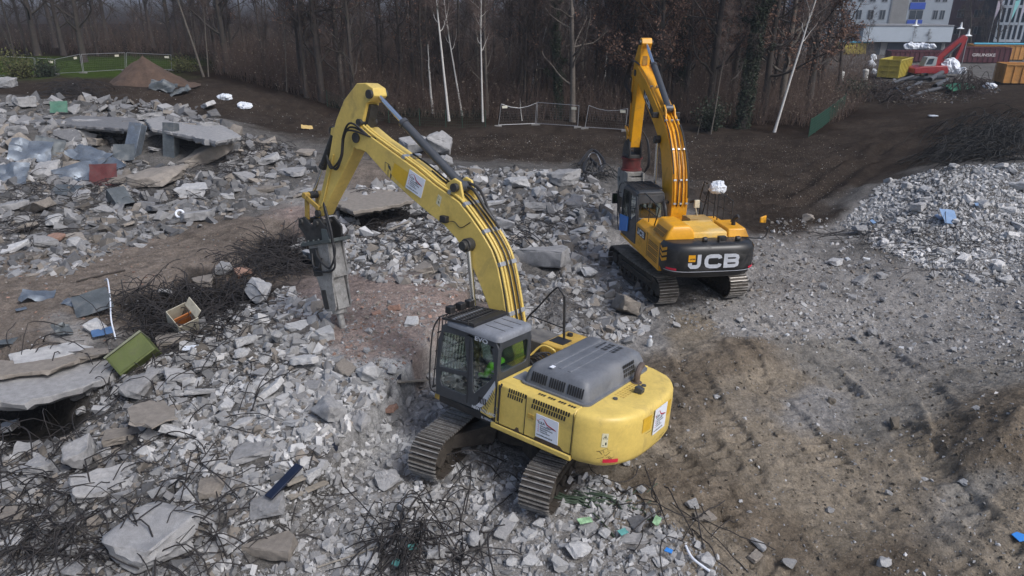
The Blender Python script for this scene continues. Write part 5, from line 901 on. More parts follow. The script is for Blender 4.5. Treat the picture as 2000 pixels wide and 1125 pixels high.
def cab_b(root, RT):
    y0, y1 = .50, 1.53; zb, zt = 1.46, 3.36; xr, xf = .05, 1.98
    prof = [(xr, zb), (xr, 3.2), (xr + .15, zt), (1.55, zt), (1.80, 3.26), (2.0, 2.8), (2.02, 2.0), (1.9, zb)]
    W1 = [(1.74, 3.18), (1.02, 3.22), (.98, 2.10), (1.05, 2.0), (1.85, 1.95), (1.92, 2.6)]; W2 = [(.86, 3.22), (.22, 3.18), (.18, 2.55), (.82, 2.2)]
    m = MB(RT); m.prism(prof, y1 - .05, y1, 'y', [W1, W2]); m.prism(prof, y0, y0 + .05, 'y', [[(1.74, 3.16), (.2, 3.16), (.2, 2.4), (1.85, 2.2)]])
    m.prism([(y0 + .05, zb), (y1 - .05, zb), (y1 - .05, 3.3), (y0 + .05, 3.3)], xr, xr + .05, 'x', [rrect(y0 + .1, 2.45, y1 - .1, 2.98, .08, 4)])
    m.box((xr, y0 + .05, zb), (1.9, y1 - .05, zb + .06)); m.prism([(y0, 3.30), (y1, 3.30), (y1 - .08, 3.40), (y0 + .08, 3.40)], xr - .01, 1.62, 'x'); m.box((1.92, y0 + .05, zb), (1.98, y1 - .05, 1.9)); cab = m.build('cab', CHAR, root, bevel=.02)
    m = MB(RT); bars(m, (.35, y0 + .02, 3.45), (1.75, y0 + .02, 3.45), (.35, y1 - .02, 3.45), (1.75, y1 - .02, 3.45), 12, .016); m.tube([(.3, y0 + .02, 3.45), (1.8, y0 + .02, 3.45)], .02, 6); m.tube([(.3, y1 - .02, 3.45), (1.8, y1 - .02, 3.45)], .02, 6); bars(m, (.35, y0 + .1, 3.46), (.35, y1 - .1, 3.46), (1.75, y0 + .1, 3.46), (1.75, y1 - .1, 3.46), 5, .012); m.build('roof_guard', BLK, cab)
    m = MB(RT); m.tube(smooth_path([(1.7, y1 + .04, 3.42), (2.14, y1 + .08, 3.2), (2.18, y1 + .1, 2.2), (2.05, y1 + .06, 1.5)], 5), .018, 6); m.build('front_guard', BLK, cab)
    for P, nm in ((W1, 'door_window'), (W2, 'side_window')): MB(RT).prism(P, y1 - .032, y1 - .022).build(nm, GLASS, cab, smooth=0)
    MB(RT).prism(rrect(y0 + .1, 2.45, y1 - .1, 2.98, .08, 4), xr + .02, xr + .03, 'x').build('rear_window', GLASS, cab, smooth=0)
    m = MB(RT); bars(m, (1.0, y1 + .012, 2.1), (1.8, y1 + .012, 2.0), (1.04, y1 + .012, 3.24), (1.7, y1 + .012, 3.2), 5, .012); m.build('window_guard', BLK, cab)
    m = MB(RT); m.prism([(2.02, 1.50), (.93, 1.74), (.90, 2.30), (1.2, 2.26), (2.05, 2.16)], y1 + .02, y1 + .045); m.build('door_panel', BLUE, cab, bevel=.008)
    m = MB(RT); m.box((2.1, y1 + .14, 2.55), (2.2, y1 + .34, 2.95)); m.tube([(2.0, y1 + .02, 3.0), (2.15, y1 + .2, 3.0)], .018, 6); mi = m.build('side_mirror', BLK, cab, bevel=.03); m = MB(RT); m.box((2.085, y1 + .16, 2.62), (2.098, y1 + .32, 2.93)); m.build('mirror_glass', GLASSG, mi)
    m = MB(RT); m.box((.3, .7, 1.55), (1.0, 1.3, 1.95)); m.box((.3, .76, 1.95), (.45, 1.25, 2.75)); m.build('seat', BLK, cab, bevel=.05)
def boom_b(root, RT):
    low = [(.92, 2.6), (1.0, 3.2), (1.15, 3.9), (1.42, 4.55), (1.92, 5.12), (2.5, 5.5), (3.7, 6.16), (4.9, 6.93)]
    up = [(5.0, 7.52), (3.7, 6.98), (2.5, 6.34), (1.6, 5.84), (.95, 5.40), (.45, 4.80), (.12, 4.22), (-.06, 3.6), (-.14, 3.0), (-.1, 2.5)]
    m = MB(RT); m.prism([(-.05, 2.1), (.8, 2.1)] + low + arcp(5.22, 7.22, .27, -110, 95, 7) + up, -.29, .30); boom = m.build('boom', YB, root, bevel=.02)
    m = MB(RT); m.cyl((5.25, -.33, 7.25), (5.25, .34, 7.25), .13, 14); m.cyl((1.75, -.2, 6.12), (1.75, .2, 6.12), .1, 12); m.build('pivot_pin', DSTEEL, boom)
    m = MB(RT)
    for yy in (.17, -.17): m.prism([(1.4, 5.66), (2.1, 6.1), (2.0, 6.2), (1.75, 6.28), (1.55, 6.12)], yy - .03, yy + .03)
    m.build('cylinder_bracket', YB, boom, bevel=.015); base = smooth_path(list(reversed(up)), 3)
    for y, off, r in ((.22, .05, .03), (.08, .045, .026), (-.08, .045, .026), (-.22, .05, .03)): pipe_along(boom, RT, base if abs(y) > .1 else base[:22], y, off, r, YB, 'hydraulic_pipe')
    pipe_along(boom, RT, base[:16], .15, .07, .018, HOSE, 'hydraulic_hose', .0); pipe_along(boom, RT, base[:20], -.01, .06, .016, HOSE, 'hydraulic_hose', -.16); pipe_along(boom, RT, base[4:17], -.27, .08, .035, HOSE, 'hydraulic_hose', -.24); pipe_along(boom, RT, base[8:19], .27, .08, .022, HOSE, 'hydraulic_hose', .24)
    m = MB(RT)
    for k in (3, 7, 12, 17, 23):
        p = base[k]; d = base[k + 1] - p; d /= np.linalg.norm(d); n = np.array([-d[1], d[0]]); Rm = np.stack([(d[0], 0, d[1]), (0, 1, 0), (n[0], 0, n[1])], 1); c = np.array([p[0] + n[0] * .05, 0, p[1] + n[1] * .05])
        for yc, hw in ((.22, .05), (.0, .04), (-.22, .05)): m.box(c + (-.03, yc - hw, -.04), c + (.03, yc + hw, .045), Rm)
    m.build('pipe_clamp', CLAMP, boom)
    cylinder_ram(root, RT, (1.75, 0, 6.14), (5.02, 0, 8.42), .62, .115, .06, CYLG)
    for s in (.40, -.39):
        m = MB(RT); m.cyl((1.62, s - .1, 5.05), (1.62, s + .1, 5.05), .14, 14); m.build('pivot_boss', BLK, boom, bevel=.015); cylinder_ram(root, RT, (1.45, s, 1.7), (1.62, s, 5.0), .42, .1, .06, CYLG)
    for s in (1, -1): m = MB(RT); m.box((1.95, s * .40 - .13, 5.78), (2.13, s * .40 + .13, 5.98)); m.build('work_lamp', BLK, boom, bevel=.02)
    m = MB(RT); m.add([(3.95, .306, 6.70), (2.62, .306, 6.0), (2.72, .306, 5.72), (3.95, .306, 6.38)], [(0, 1, 2, 3)]); pl = m.build('name_plate', simple('dark plate', (.02, .022, .025)), boom, smooth=0)
    dx, dz = .885, .466; m = MB(RT); letters_jcb(m, lambda u, v: (3.86 - u * dx + v * .1, .312, 6.40 - u * dz + v), .26); m.build('lettering', simple('white lettering', (.7, .72, .76)), pl, smooth=0, recalc=False)
    SP = [(5.12, 8.60), (4.92, 8.58), (4.84, 8.38), (5.0, 8.2), (5.05, 7.6), (5.05, 7.2), (5.3, 6.3), (5.62, 4.6), (5.72, 4.15), (5.98, 4.12), (6.05, 4.4), (6.08, 5.4), (6.1, 6.4), (6.0, 7.2), (5.75, 7.8)]
    m = MB(RT); m.prism(SP, -.21, .21); stick = m.build('stick', YB, root, bevel=.02)
    m = MB(RT)
    for x, z in ((5.0, 8.42), (5.25, 7.25), (5.85, 4.3)): m.cyl((x, -.27, z), (x, .28, z), .1, 12)
    m.build('pivot_pin', DSTEEL, stick); m = MB(RT); m.beam((5.06, 0, 8.3), (5.04, 0, 7.55), .2, .05, (1, 0, 0)); m.build('greasy_recess', mat('stained yellow', (.36, .2, .03), .6, dirt=(.06, .03, .02), damt=.6), stick)
    for y in (.23, -.23): MB(RT).tube([(5.72, y, 7.1), (5.82, y, 6.2), (5.95, y, 5.2), (5.95, y, 4.6)], .024, 7).build('hydraulic_pipe', YB, stick)
    for k in range(3): m = MB(RT); m.tube(smooth_path([(4.9, .22, 7.55), (5.4, .34 + .04 * k, 7.7), (5.9, .36 + .05 * k, 7.3), (5.9 + .1 * k, .40 + .04 * k, 6.7), (5.75, .30, 6.25 + .1 * k), (5.85, .24, 6.0)], 5), .026, 6); m.build('hydraulic_hose', HOSE, root)
    cylinder_ram(root, RT, (6.3, 0, 7.2), (6.55, 0, 4.95), .55, .09, .05, CYLG); m = MB(RT)
    for y in (.24, -.24): m.beam((6.55, y, 4.95), (5.9, y, 4.65), .05, .12); m.beam((6.55, y * .6, 4.95), (6.40, y * .6, 4.1), .05, .14, (1, 0, 0)); m.prism([(6.1, 7.3), (6.42, 7.3), (6.42, 7.1), (6.1, 6.9)], y * .5 - .02, y * .5 + .02)
    m.build('tilt_link', YB, root, bevel=.01)
    DR = mat('dark red bracket', (.14, .022, .02), .55, 0, .3, 4, dirt=(.05, .03, .025), damt=.5); m = MB(RT)
    for y in (.25, -.25): m.prism([(5.55, 3.85), (5.65, 4.4), (5.95, 4.5), (6.4, 4.3), (6.62, 4.0), (6.6, 3.75), (5.6, 3.7)], y - .03, y + .03)
    m.box((5.62, -.3, 3.70), (6.6, .3, 3.84)); m.build('grapple_bracket', DSTEEL, root, bevel=.015)
    m = MB(RT); m.cyl((6.1, 0, 3.18), (6.1, 0, 3.70), .40, 20); m.cyl((6.1, 0, 3.12), (6.1, 0, 3.2), .46, 20); m.cyl((6.1, 0, 3.62), (6.1, 0, 3.70), .46, 20); m.build('grapple_rotator', DR, root, bevel=.01)
    m = MB(RT)
    for y in (.34, -.34): m.prism([(5.35, 3.12), (6.85, 3.12), (6.95, 2.7), (6.8, 2.2), (6.3, 1.9), (5.7, 1.95), (5.3, 2.4)], y - .04, y + .04, 'y', [arcp(6.6, 2.65, .12, 0, 360, 12)[:-1]])
    m.box((5.5, -.3, 2.95), (6.75, .3, 3.12)); m.box((5.4, -.32, 2.3), (5.5, .32, 2.9)); hb = m.build('grapple_housing', mat('dusty grey grapple', (.25, .245, .23), .75, .1, .3, 3, dirt=(.14, .13, .115), dscale=2), root, bevel=.02)
    for s, nm in ((1, 'jaw'), (-1, 'jaw')):
        m = MB(RT)
        for y in (.22, 0, -.22):
            P = [(6.1 + s * .2, 2.45), (6.1 + s * .75, 2.5), (6.1 + s * 1.15, 1.9), (6.1 + s * 1.0, 1.2), (6.1 + s * .55, .85), (6.1 + s * .5, .98), (6.1 + s * .8, 1.3), (6.1 + s * .82, 1.75), (6.1 + s * .5, 2.05)]
            m.prism(P, y - .05, y + .05)
        m.box((6.1 + s * .82 - .1, -.3, 1.3), (6.1 + s * .82 + .12, .3, 1.8)); m.build(nm, DSTEEL, root, bevel=.015)
    m = MB(RT)
    for k in range(3): m.tube(smooth_path([(5.8, -.26, 4.9), (5.5 - .1 * k, -.45, 4.4), (5.35 - .1 * k, -.5, 3.5), (5.7, -.4, 3.0)], 5), .024, 6)
    m.build('hydraulic_hose', HOSE, root)
# ---------------------------------------------------------------- the operator in the near cab
def skin_mesh(name, verts, edges, radii, mt, parent=None, root=0, loc=None):
    me = bpy.data.meshes.new(name); me.from_pydata(verts, edges, []); me.materials.append(mt); o = link(name, me, parent, loc); md = o.modifiers.new('skin', 'SKIN'); md.use_smooth_shade = True
    for v, r in zip(me.skin_vertices[0].data, radii): v.radius = (r, r)
    me.skin_vertices[0].data[root].use_root = True; s = o.modifiers.new('sub', 'SUBSURF'); s.levels = s.render_levels = 2; return o
def operator():
    T = np.array([.171, 14.412, .124]); RU = rot(R_(142.69), R_(.31), R_(6.1)); sw = RU @ np.array([.10, 1.0, 2.04]) + T
    f = lambda pts: [tuple(RU @ np.array(p)) for p in pts]
    B = [(0, 0, .08), (.02, 0, .28), (.0, 0, .47), (.02, 0, .58), (.03, 0, .64), (.05, 0, .74), (.05, 0, .83),  # pelvis, waist, chest, neck, head
         (0, .10, .06), (.42, .12, .10), (.55, .12, -.22), (.66, .12, -.24), (0, -.10, .06), (.42, -.12, .10), (.55, -.12, -.22), (.66, -.12, -.24),
         (.0, .19, .48), (.10, .25, .22), (.34, .22, .20), (.42, .21, .22), (.0, -.19, .48), (.10, -.25, .22), (.34, -.22, .20), (.42, -.21, .22)]
    E = [(0, 1), (1, 2), (2, 3), (3, 4), (4, 5), (5, 6), (0, 7), (7, 8), (8, 9), (9, 10), (0, 11), (11, 12), (12, 13), (13, 14), (2, 15), (15, 16), (16, 17), (17, 18), (2, 19), (19, 20), (20, 21), (21, 22)]
    r = [.15, .14, .15, .06, .055, .095, .085, .10, .075, .055, .05, .10, .075, .055, .05, .07, .052, .042, .035, .07, .052, .042, .035]
    body = skin_mesh('person', f(B), E, r, CLOTH, loc=tuple(sw)); body.data.materials.clear(); body.data.materials.append(CLOTH)
    tag(body, 'seated operator in a bright green high visibility jacket inside the excavator cab', 'person')
    J = [B[0], B[1], B[2], (.02, 0, .54), B[15], B[16], (.30, .225, .205), B[19], B[20], (.30, -.225, .205)]
    skin_mesh('jacket', f(J), [(0, 1), (1, 2), (2, 3), (2, 4), (4, 5), (5, 6), (2, 7), (7, 8), (8, 9)], [.165, .165, .175, .085, .09, .068, .06, .09, .068, .06], HIVIS, body)
    m = MB((RU, np.zeros(3)));
    for z in (.24, .34): m.prism([(.19 * math.cos(a), .21 * math.sin(a)) for a in np.linspace(0, 6.283, 17)[:-1]], z, z + .05, 'z')
    m.build('reflective_band', TAPE, body)
    m = MB((RU, np.array(RU @ np.array([.05, 0, .78])))); m.loft([[(c * math.cos(a) * 1.12, c * math.sin(a), z) for a in np.linspace(0, 6.283, 15)[:-1]] for z, c in ((-.05, .098), (-.09, .085), (-.02, .105), (.05, .108), (.10, .08), (.125, .03))]); m.build('hair', simple('dark hair', (.02, .015, .012), .8), body)
    m = MB((RU, np.array(RU @ np.array([.05, 0, .74]))));
    m.loft([[(.045 + c * math.cos(a), c * .85 * math.sin(a), z) for a in np.linspace(0, 6.283, 13)[:-1]] for z, c in ((-.12, .03), (-.09, .06), (-.03, .078), (.03, .074), (.06, .05))]); m.loft([[(.115, -.018, -.03), (.115, .018, -.03), (.12, 0, .03)], [(.15, -.01, -.03), (.15, .01, -.03), (.122, 0, .028)]])
    for s in (1, -1): m.loft([[(.04 + dx, s * .085, dz) for dx, dz in ((-.02, -.03), (.02, -.03), (.02, .03), (-.02, .03))], [(.03 + dx, s * .10, dz) for dx, dz in ((-.02, -.02), (.02, -.02), (.02, .03), (-.02, .03))]])
    m.build('face', SKIN, body)
    for s in (1, -1):
        m = MB((RU, np.array(RU @ np.array([.42, s * .215, .215])))); m.box((-.04, -.035, -.02), (.05, .035, .02))
        for k in range(4): y = -.028 + k * .019; L = (.07, .082, .078, .06)[k]; m.tube([(.05, y, 0), (.05 + L * .5, y, -.012), (.05 + L * .7, y, -.045)], .0085, 6)
        m.tube([(-.01, -s * .035, 0), (.03, -s * .06, -.005), (.06, -s * .06, -.02)], .0095, 6); m.build('hand', SKIN, body, bevel=.008)
# ---------------------------------------------------------------- woods
BARK = mat('dark bark', (.052, .043, .038), .95, 0, .35, 3, .02, 12, dirt=(.04, .05, .03), dscale=1.2, damt=.4)
BARKG = mat('grey bark', (.12, .105, .09), .9, 0, .3, 4, .01, 14, dirt=(.06, .05, .045), dscale=2, damt=.4)
BIRCH = mat('birch bark', (.58, .57, .55), .8, 0, .15, 5, .004, 20, dirt=(.05, .045, .04), dscale=5, damt=.28)
TWIG = simple('twigs', (.046, .034, .030), .95); TWIGB = simple('birch twigs', (.11, .08, .07), .9); STEM = simple('undergrowth stems', (.080, .054, .042), .95)
RUSTL = mat('withered oak leaves', (.155, .088, .062), .9, 0, .4, 1.2); PALEL = mat('pale dead leaves', (.20, .165, .13), .9, 0, .4, 1.2); IVY = mat('ivy leaves', (.020, .032, .014), .7, 0, .5, 1.5); SHRUB = mat('yellow green leaves', (.085, .09, .028), .8, 0, .4, 1.5)
def unit(v): return v / (np.linalg.norm(v, axis=-1, keepdims=True) + 1e-9)
def branch_set(base, dirn, L, K, up, wob):
    """N polylines grown from base along dirn with length L, bending up"""
    N_ = len(base); P = np.zeros((N_, K, 3)); P[:, 0] = base; d = unit(dirn.copy()); st = (L / (K - 1))[:, None]
    for k in range(1, K): d = unit(d + np.array([0, 0, up]) + rng.normal(0, wob, (N_, 3))); P[:, k] = P[:, k - 1] + d * st
    return P
def leaf_quads(c, s):
    n = len(c); u = unit(rng.normal(0, 1, (n, 3))); v = unit(np.cross(u, rng.normal(0, 1, (n, 3)))); s = np.asarray(s).reshape(-1, 1)
    V = np.stack([c - u * s, c + v * s * .6, c + u * s, c - v * s * .6], 1).reshape(-1, 3); return V, np.arange(n * 4).reshape(n, 4)
class TreeKind: pass
def tree_kind(h, r0, first, nl, spread, up, curve=.05, nb=8, ntw=9, lean=(0, 0), leaves=None, ivy=0, forks=1, twl=.9, wob=.16, ivyh=.7):
    K = 12; t = np.linspace(0, 1, K); trunks = []
    for f in range(forks):
        a = rng.random() * 6.28; w_ = np.cumsum(rng.normal(0, curve, (K, 2)), 0); P = np.stack([lean[0] * t * h + w_[:, 0] * t * h * .12 + f * math.cos(a) * t * h * .22, lean[1] * t * h + w_[:, 1] * t * h * .12 + f * math.sin(a) * t * h * .22, t * h - .4], 1); trunks.append(P)
    T_ = np.array(trunks); rr = np.array([r0 * (1 - .85 * t) * (1 if f == 0 else .7) for f in range(forks)]); rr[:, 0] *= 1.35; V1, F1 = tubes_np(T_, rr, 8)
    fi = rng.integers(forks, size=nl); tt = first + (1 - first) * (np.arange(nl) + rng.random(nl)) / nl; base = np.array([[np.interp(x, t, T_[f][:, c]) for c in range(3)] for f, x in zip(fi, tt)])
    az = np.arange(nl) * 2.4 + rng.random(nl); d = np.stack([np.cos(az), np.sin(az), .35 + .5 * rng.random(nl)], 1); L = h * spread * (1.05 - .75 * tt) * (.7 + .5 * rng.random(nl))
    LB = branch_set(base, d, L, 8, up, wob); lr = (r0 * .42 * (1.1 - tt))[:, None] * np.linspace(1, .25, 8)[None]; V2, F2 = tubes_np(LB, lr, 5); k = TreeKind()
    k.trunk = np_mesh('trunk', np.concatenate([V1, V2]), np.concatenate([F1, F2 + len(V1)]), BARK, smooth=True)
    s = rng.random((nl, nb)) * .85 + .15; idx = s * 7; i0 = np.floor(idx).astype(int).clip(0, 6); fr = (idx - i0)[..., None]; bb = LB[np.arange(nl)[:, None], i0] * (1 - fr) + LB[np.arange(nl)[:, None], i0 + 1] * fr; bd = LB[np.arange(nl)[:, None], i0 + 1] - LB[np.arange(nl)[:, None], i0]
    bd = unit(bd) + rng.normal(0, .55, bd.shape); bl = (L[:, None] * .38 * (1.1 - s)).ravel() + .3; BB = branch_set(bb.reshape(-1, 3), bd.reshape(-1, 3), bl, 6, up * .7, wob); V3, F3 = tubes_np(BB, np.linspace(.024, .010, 6)[None], 3)
    n3 = len(BB); q = rng.integers(1, 6, size=(n3, ntw)); tb = BB[np.arange(n3)[:, None], q].reshape(-1, 3); td = (BB[np.arange(n3)[:, None], q] - BB[np.arange(n3)[:, None], q - 1]).reshape(-1, 3); td = unit(td) + rng.normal(0, .6, td.shape); TT = branch_set(tb, td, twl * (.5 + rng.random(len(tb))), 4, up * .5, .2); V4, F4 = tubes_np(TT, np.linspace(.010, .005, 4)[None], 3)
    k.crown = np_mesh('crown', np.concatenate([V3, V4]), np.concatenate([F3, F4 + len(V3)]), TWIG); k.extra = []
    if leaves: n = leaves[1]; c = TT[rng.integers(len(TT), size=n), rng.integers(4, size=n)] + rng.normal(0, .08, (n, 3)); c = c[np.argsort(fbm(c[:, 0] * .7, c[:, 1] * .7 + c[:, 2] * .5, 2, 3))[: n * 2 // 3]]; V, F = leaf_quads(c, .07 + .06 * rng.random(len(c))); k.extra.append(('foliage', np_mesh('foliage', V, F, leaves[0])))
    if ivy:
        z = rng.random(ivy) ** .8 * ivyh; cp = np.stack([np.interp(z, t, T_[0][:, c]) for c in range(3)], 1); rad = (r0 * 1.1 + .35 * rng.random(ivy) ** 1.5 * (1.15 - z)); a = rng.random(ivy) * 6.28; c = cp + np.stack([np.cos(a) * rad, np.sin(a) * rad, rng.normal(0, .1, ivy)], 1)
        lb = LB[rng.integers(nl, size=ivy // 2), rng.integers(4, size=ivy // 2)] + rng.normal(0, .13, (ivy // 2, 3)); V, F = leaf_quads(np.concatenate([c, lb]), .06 + .06 * rng.random(ivy + ivy // 2)); k.extra.append(('ivy', np_mesh('ivy', V, F, IVY)))
    return k
def plant_tree(k, p, label, group, yaw=0, sc=1., name='bare_tree', bark=None, twig=None, tilt=(0, 0)):
    r = thing(name, tuple(p), label, 'tree', group); r.rotation_euler = (tilt[0], tilt[1], yaw); r.scale = (sc,) * 3; t = link('trunk', k.trunk, r); c = link('crown', k.crown, r)
    for o, mt in ((t, bark), (c, twig)):
        if mt: o.material_slots[0].link = 'OBJECT'; o.material_slots[0].material = mt
    for n, me in k.extra: link(n, me, r)
    return r
KINDS = [tree_kind(17, .22, .12, 16, .30, .10), tree_kind(15, .16, .2, 14, .26, .14), tree_kind(19, .30, .15, 18, .36, .06, wob=.24), tree_kind(13, .11, .1, 13, .24, .16, forks=2), tree_kind(16, .2, .3, 15, .34, .08, wob=.22, leaves=(RUSTL, 700))]
OAK = tree_kind(17, .34, .2, 16, .42, .03, wob=.30, leaves=(RUSTL, 7000), nb=8); IVYT = tree_kind(17, .36, .3, 15, .36, .04, wob=.28, ivy=9000, ivyh=.85, lean=(.02, 0)); IVY2 = tree_kind(15, .25, .25, 13, .26, .08, ivy=7000, ivyh=.65)
THIN = tree_kind(15, .085, .45, 11, .15, .22, curve=.05, twl=.7); BIRCHK = tree_kind(17, .115, .42, 14, .2, .16, curve=.04, twl=.8); SNAG = tree_kind(5.5, .12, .6, 3, .12, .1, nb=2, ntw=2); BIGT = tree_kind(16, .42, .18, 20, .55, .02, wob=.22, nb=9)
WOOD = [(420,143),(560,180),(700,222),(900,224),(1200,232),(1560,236),(1625,190),(1630,120),(1560,75),(300,75),(250,92)]
wx, wy = sample(WOOD, 190); o_ = np.argsort(wx)
for i, j in enumerate(o_):
    k = KINDS[rng.integers(5)] if wx[j] < 1180 or rng.random() < .45 else OAK; p = gp(wx[j], wy[j]); row = 'at the edge of the woods' if wy[j] > 195 else ('in the middle of the woods' if wy[j] > 130 else 'deep in the woods')
    th = 'rust leaved oak' if k is OAK else ('partly rust leaved tree' if k is KINDS[4] else ('slender twin trunked dark tree' if k is KINDS[3] else 'dark bare tree'))
    plant_tree(k, p - (0, 0, .1), f'{th} {row}, number {i + 1} from left', 'dark trees of the woods', rng.random() * 6.28, .8 + .4 * rng.random(), bark=BARKG if rng.random() < .2 else None)
lx, ly = sample([(-40,112),(420,112),(420,78),(-40,78)], 26); o_ = np.argsort(lx)
for i, j in enumerate(o_): plant_tree(KINDS[rng.integers(4)], gp(lx[j], ly[j]), f'dark bare tree beyond the grass strip, number {i + 1} from left', 'dark trees beyond the grass', rng.random() * 6.28, .9 + .5 * rng.random())
plant_tree(BIGT, gp(165, 122), 'broad spreading tree standing on the grass behind the wire fence', None, 1.0, .9)
W = 'single trees at the edge of the woods'
def lone(k, px, py, topx, topy, label, name='birch_tree', bark=BIRCH, twig=TWIGB, sc=1., h=17):
    p = gp(px, py); a = px_ray(topx, topy); t = p[1] / a[1]; q = np.array([0, 0, CAMZ]) + a * t; dx = (q[0] - p[0]) / max(q[2] - p[2], .5); return plant_tree(k, p - (0, 0, .1), label, W, rng.random() * .3, sc, name, bark, twig, (0, math.atan(dx)))
lone(BIRCHK, 877, 236, 850, 0, 'leftmost tall white birch leaning left behind the near boom'); lone(BIRCHK, 903, 226, 868, 30, 'second white birch with a thin leaning stem right of the first', sc=.8); lone(BIRCHK, 943, 238, 935, 0, 'slim straight white birch left of the sagging fence panel', sc=.8)
lone(BIRCHK, 1180, 160, 1194, 0, 'white birch stem among rust leaves left of the orange boom tip', sc=1.0); lone(BIRCHK, 1512, 258, 1588, 10, 'lone white birch leaning right beside the green fence', sc=.95)
lone(SNAG, 1034, 200, 1058, 70, 'broken white birch snag bending right behind the fence panels', 'birch_snag', sc=1.5); lone(SNAG, 1020, 236, 1015, 200, 'short white birch stump behind the sagging fence panel', 'birch_stump', sc=.4); lone(SNAG, 846, 222, 830, 82, 'topless pale birch pole left of the tall birches', 'birch_snag', sc=1.2)
lone(THIN, 1388, 262, 1414, 125, 'thin grey leaning sapling right of the orange boom', 'sapling', BARKG, sc=.7); lone(SNAG, 1362, 263, 1370, 225, 'short pale stake-like stump right of the orange boom', 'stump', BARKG, sc=.32)
lone(THIN, 398, 150, 350, 0, 'bare pale grey trunk leaning left beside the dirt heap', 'grey_tree', BARKG, sc=1.3); lone(THIN, 407, 150, 398, 20, 'thin upright grey stem right of the leaning pale trunk', 'sapling', BARKG, sc=.8); lone(THIN, 560, 180, 555, 40, 'thin grey stem between the heap and the near boom', 'sapling', BARKG, sc=.9)
lone(IVYT, 1448, 250, 1478, 0, 'thick ivy covered oak with green trunk right of the orange boom', 'ivy_tree', None, None); lone(IVY2, 1092, 232, 1085, 60, 'ivy wrapped dark tree behind the middle fence panel', 'ivy_tree', None, None, .8); lone(KINDS[2], 1118, 238, 1122, 0, 'grey trunk with long crooked limbs behind the middle fence panel', 'bare_tree', BARKG, None, .9)
lone(IVY2, 1330, 215, 1335, 0, 'ivy wrapped tree just behind the orange boom', 'ivy_tree', None, None, .9); lone(OAK, 1400, 200, 1390, 0, 'rust leaved oak between the orange boom and the ivy tree', 'oak_tree', None, None); lone(OAK, 1290, 190, 1290, 0, 'rust leaved oak behind the tip of the orange boom', 'oak_tree', None, None)
lone(KINDS[2], 1640, 170, 1650, 0, 'dark bare tree in front of the pale building left part', 'bare_tree', None, None, .8); lone(KINDS[1], 1690, 118, 1700, 40, 'small bare tree left of the yellow container', 'bare_tree', None, None, .55); lone(KINDS[0], 1600, 180, 1600, 0, 'dark bare tree with branches reaching over the green fence', 'bare_tree', None, None, .9)
for i, (px, py, sc) in enumerate(((1785, 108, .35), (1812, 108, .3), (1895, 100, .7), (1925, 98, .85), (1948, 98, .8), (1880, 98, .6))): lone(KINDS[i % 4], px, py, px + 2, py - 60, f'bare tree in front of the far buildings, number {i + 1} from the left' if i > 1 else f'{"left" if i == 0 else "right"} one of two spindly saplings before the low white hall', 'bare_tree', BARKG if i < 2 else None, None, sc)
def undergrowth():
    VV = []; FF = []; o = 0; LC = []
    for P, n, hh in (([(420,146),(560,182),(700,226),(900,232),(1200,238),(1570,246),(1570,200),(1200,185),(900,170),(700,170),(560,140),(420,125)], 8200, (.8, 3.8)), ([(560,120),(1600,130),(1640,215),(1570,200),(1200,185),(900,170),(700,170),(560,140)], 5200, (1, 4.5)), ([(-40,98),(420,125),(560,140),(900,160),(1600,130),(1600,80),(-40,82)], 5200, (1.5, 6)), ([(1560,250),(1640,240),(1700,195),(1690,150),(1640,140),(1600,180)], 900, (.5, 2.2)), ([(1640,150),(1720,150),(1700,100),(1600,100)], 600, (1, 3))):
        x, y = sample(P, n); b = ground(x, y); h = hh[0] + (hh[1] - hh[0]) * rng.random(n) ** 1.6; S = branch_set(b, np.c_[rng.normal(0, .25, (n, 2)), np.ones(n)], h, 5, .02, .1); V, F = tubes_np(S, (.012 + .008 * rng.random((n, 1))) * np.linspace(1, .5, 5)[None], 3); VV.append(V); FF.append(F + o); o += len(V)
        for _ in range(4): q = rng.integers(1, 5, n); s = branch_set(S[np.arange(n), q], np.c_[rng.normal(0, 1, (n, 2)), .6 + .4 * rng.random(n)], h * .4 * (.4 + rng.random(n)), 4, .05, .2); V, F = tubes_np(s, np.array([[.009, .008, .006, .004]]), 3); VV.append(V); FF.append(F + o); o += len(V); LC.append(s[rng.random(n) < .2, 3])
    tag(link('undergrowth', np_mesh('undergrowth', np.concatenate(VV), np.concatenate(FF), STEM)), 'brown leafless undergrowth filling the wood below the trees', 'undergrowth', kind='stuff')
    c = np.concatenate(LC); c = c + rng.normal(0, .15, c.shape); x, y = sample([(560,205),(700,240),(900,262),(1560,268),(1640,262),(1640,400),(1400,380),(1180,330),(860,310)], 2600); g = ground(x, y) + (0, 0, .03); V, F = leaf_quads(np.concatenate([c, g]), np.r_[.045 + .05 * rng.random(len(c)), .02 + .025 * rng.random(len(g))])
    tag(link('fallen_leaves', np_mesh('fallen_leaves', V, F, PALEL)), 'pale dead leaves on the undergrowth and dark soil', 'dead leaves', kind='stuff')
undergrowth()
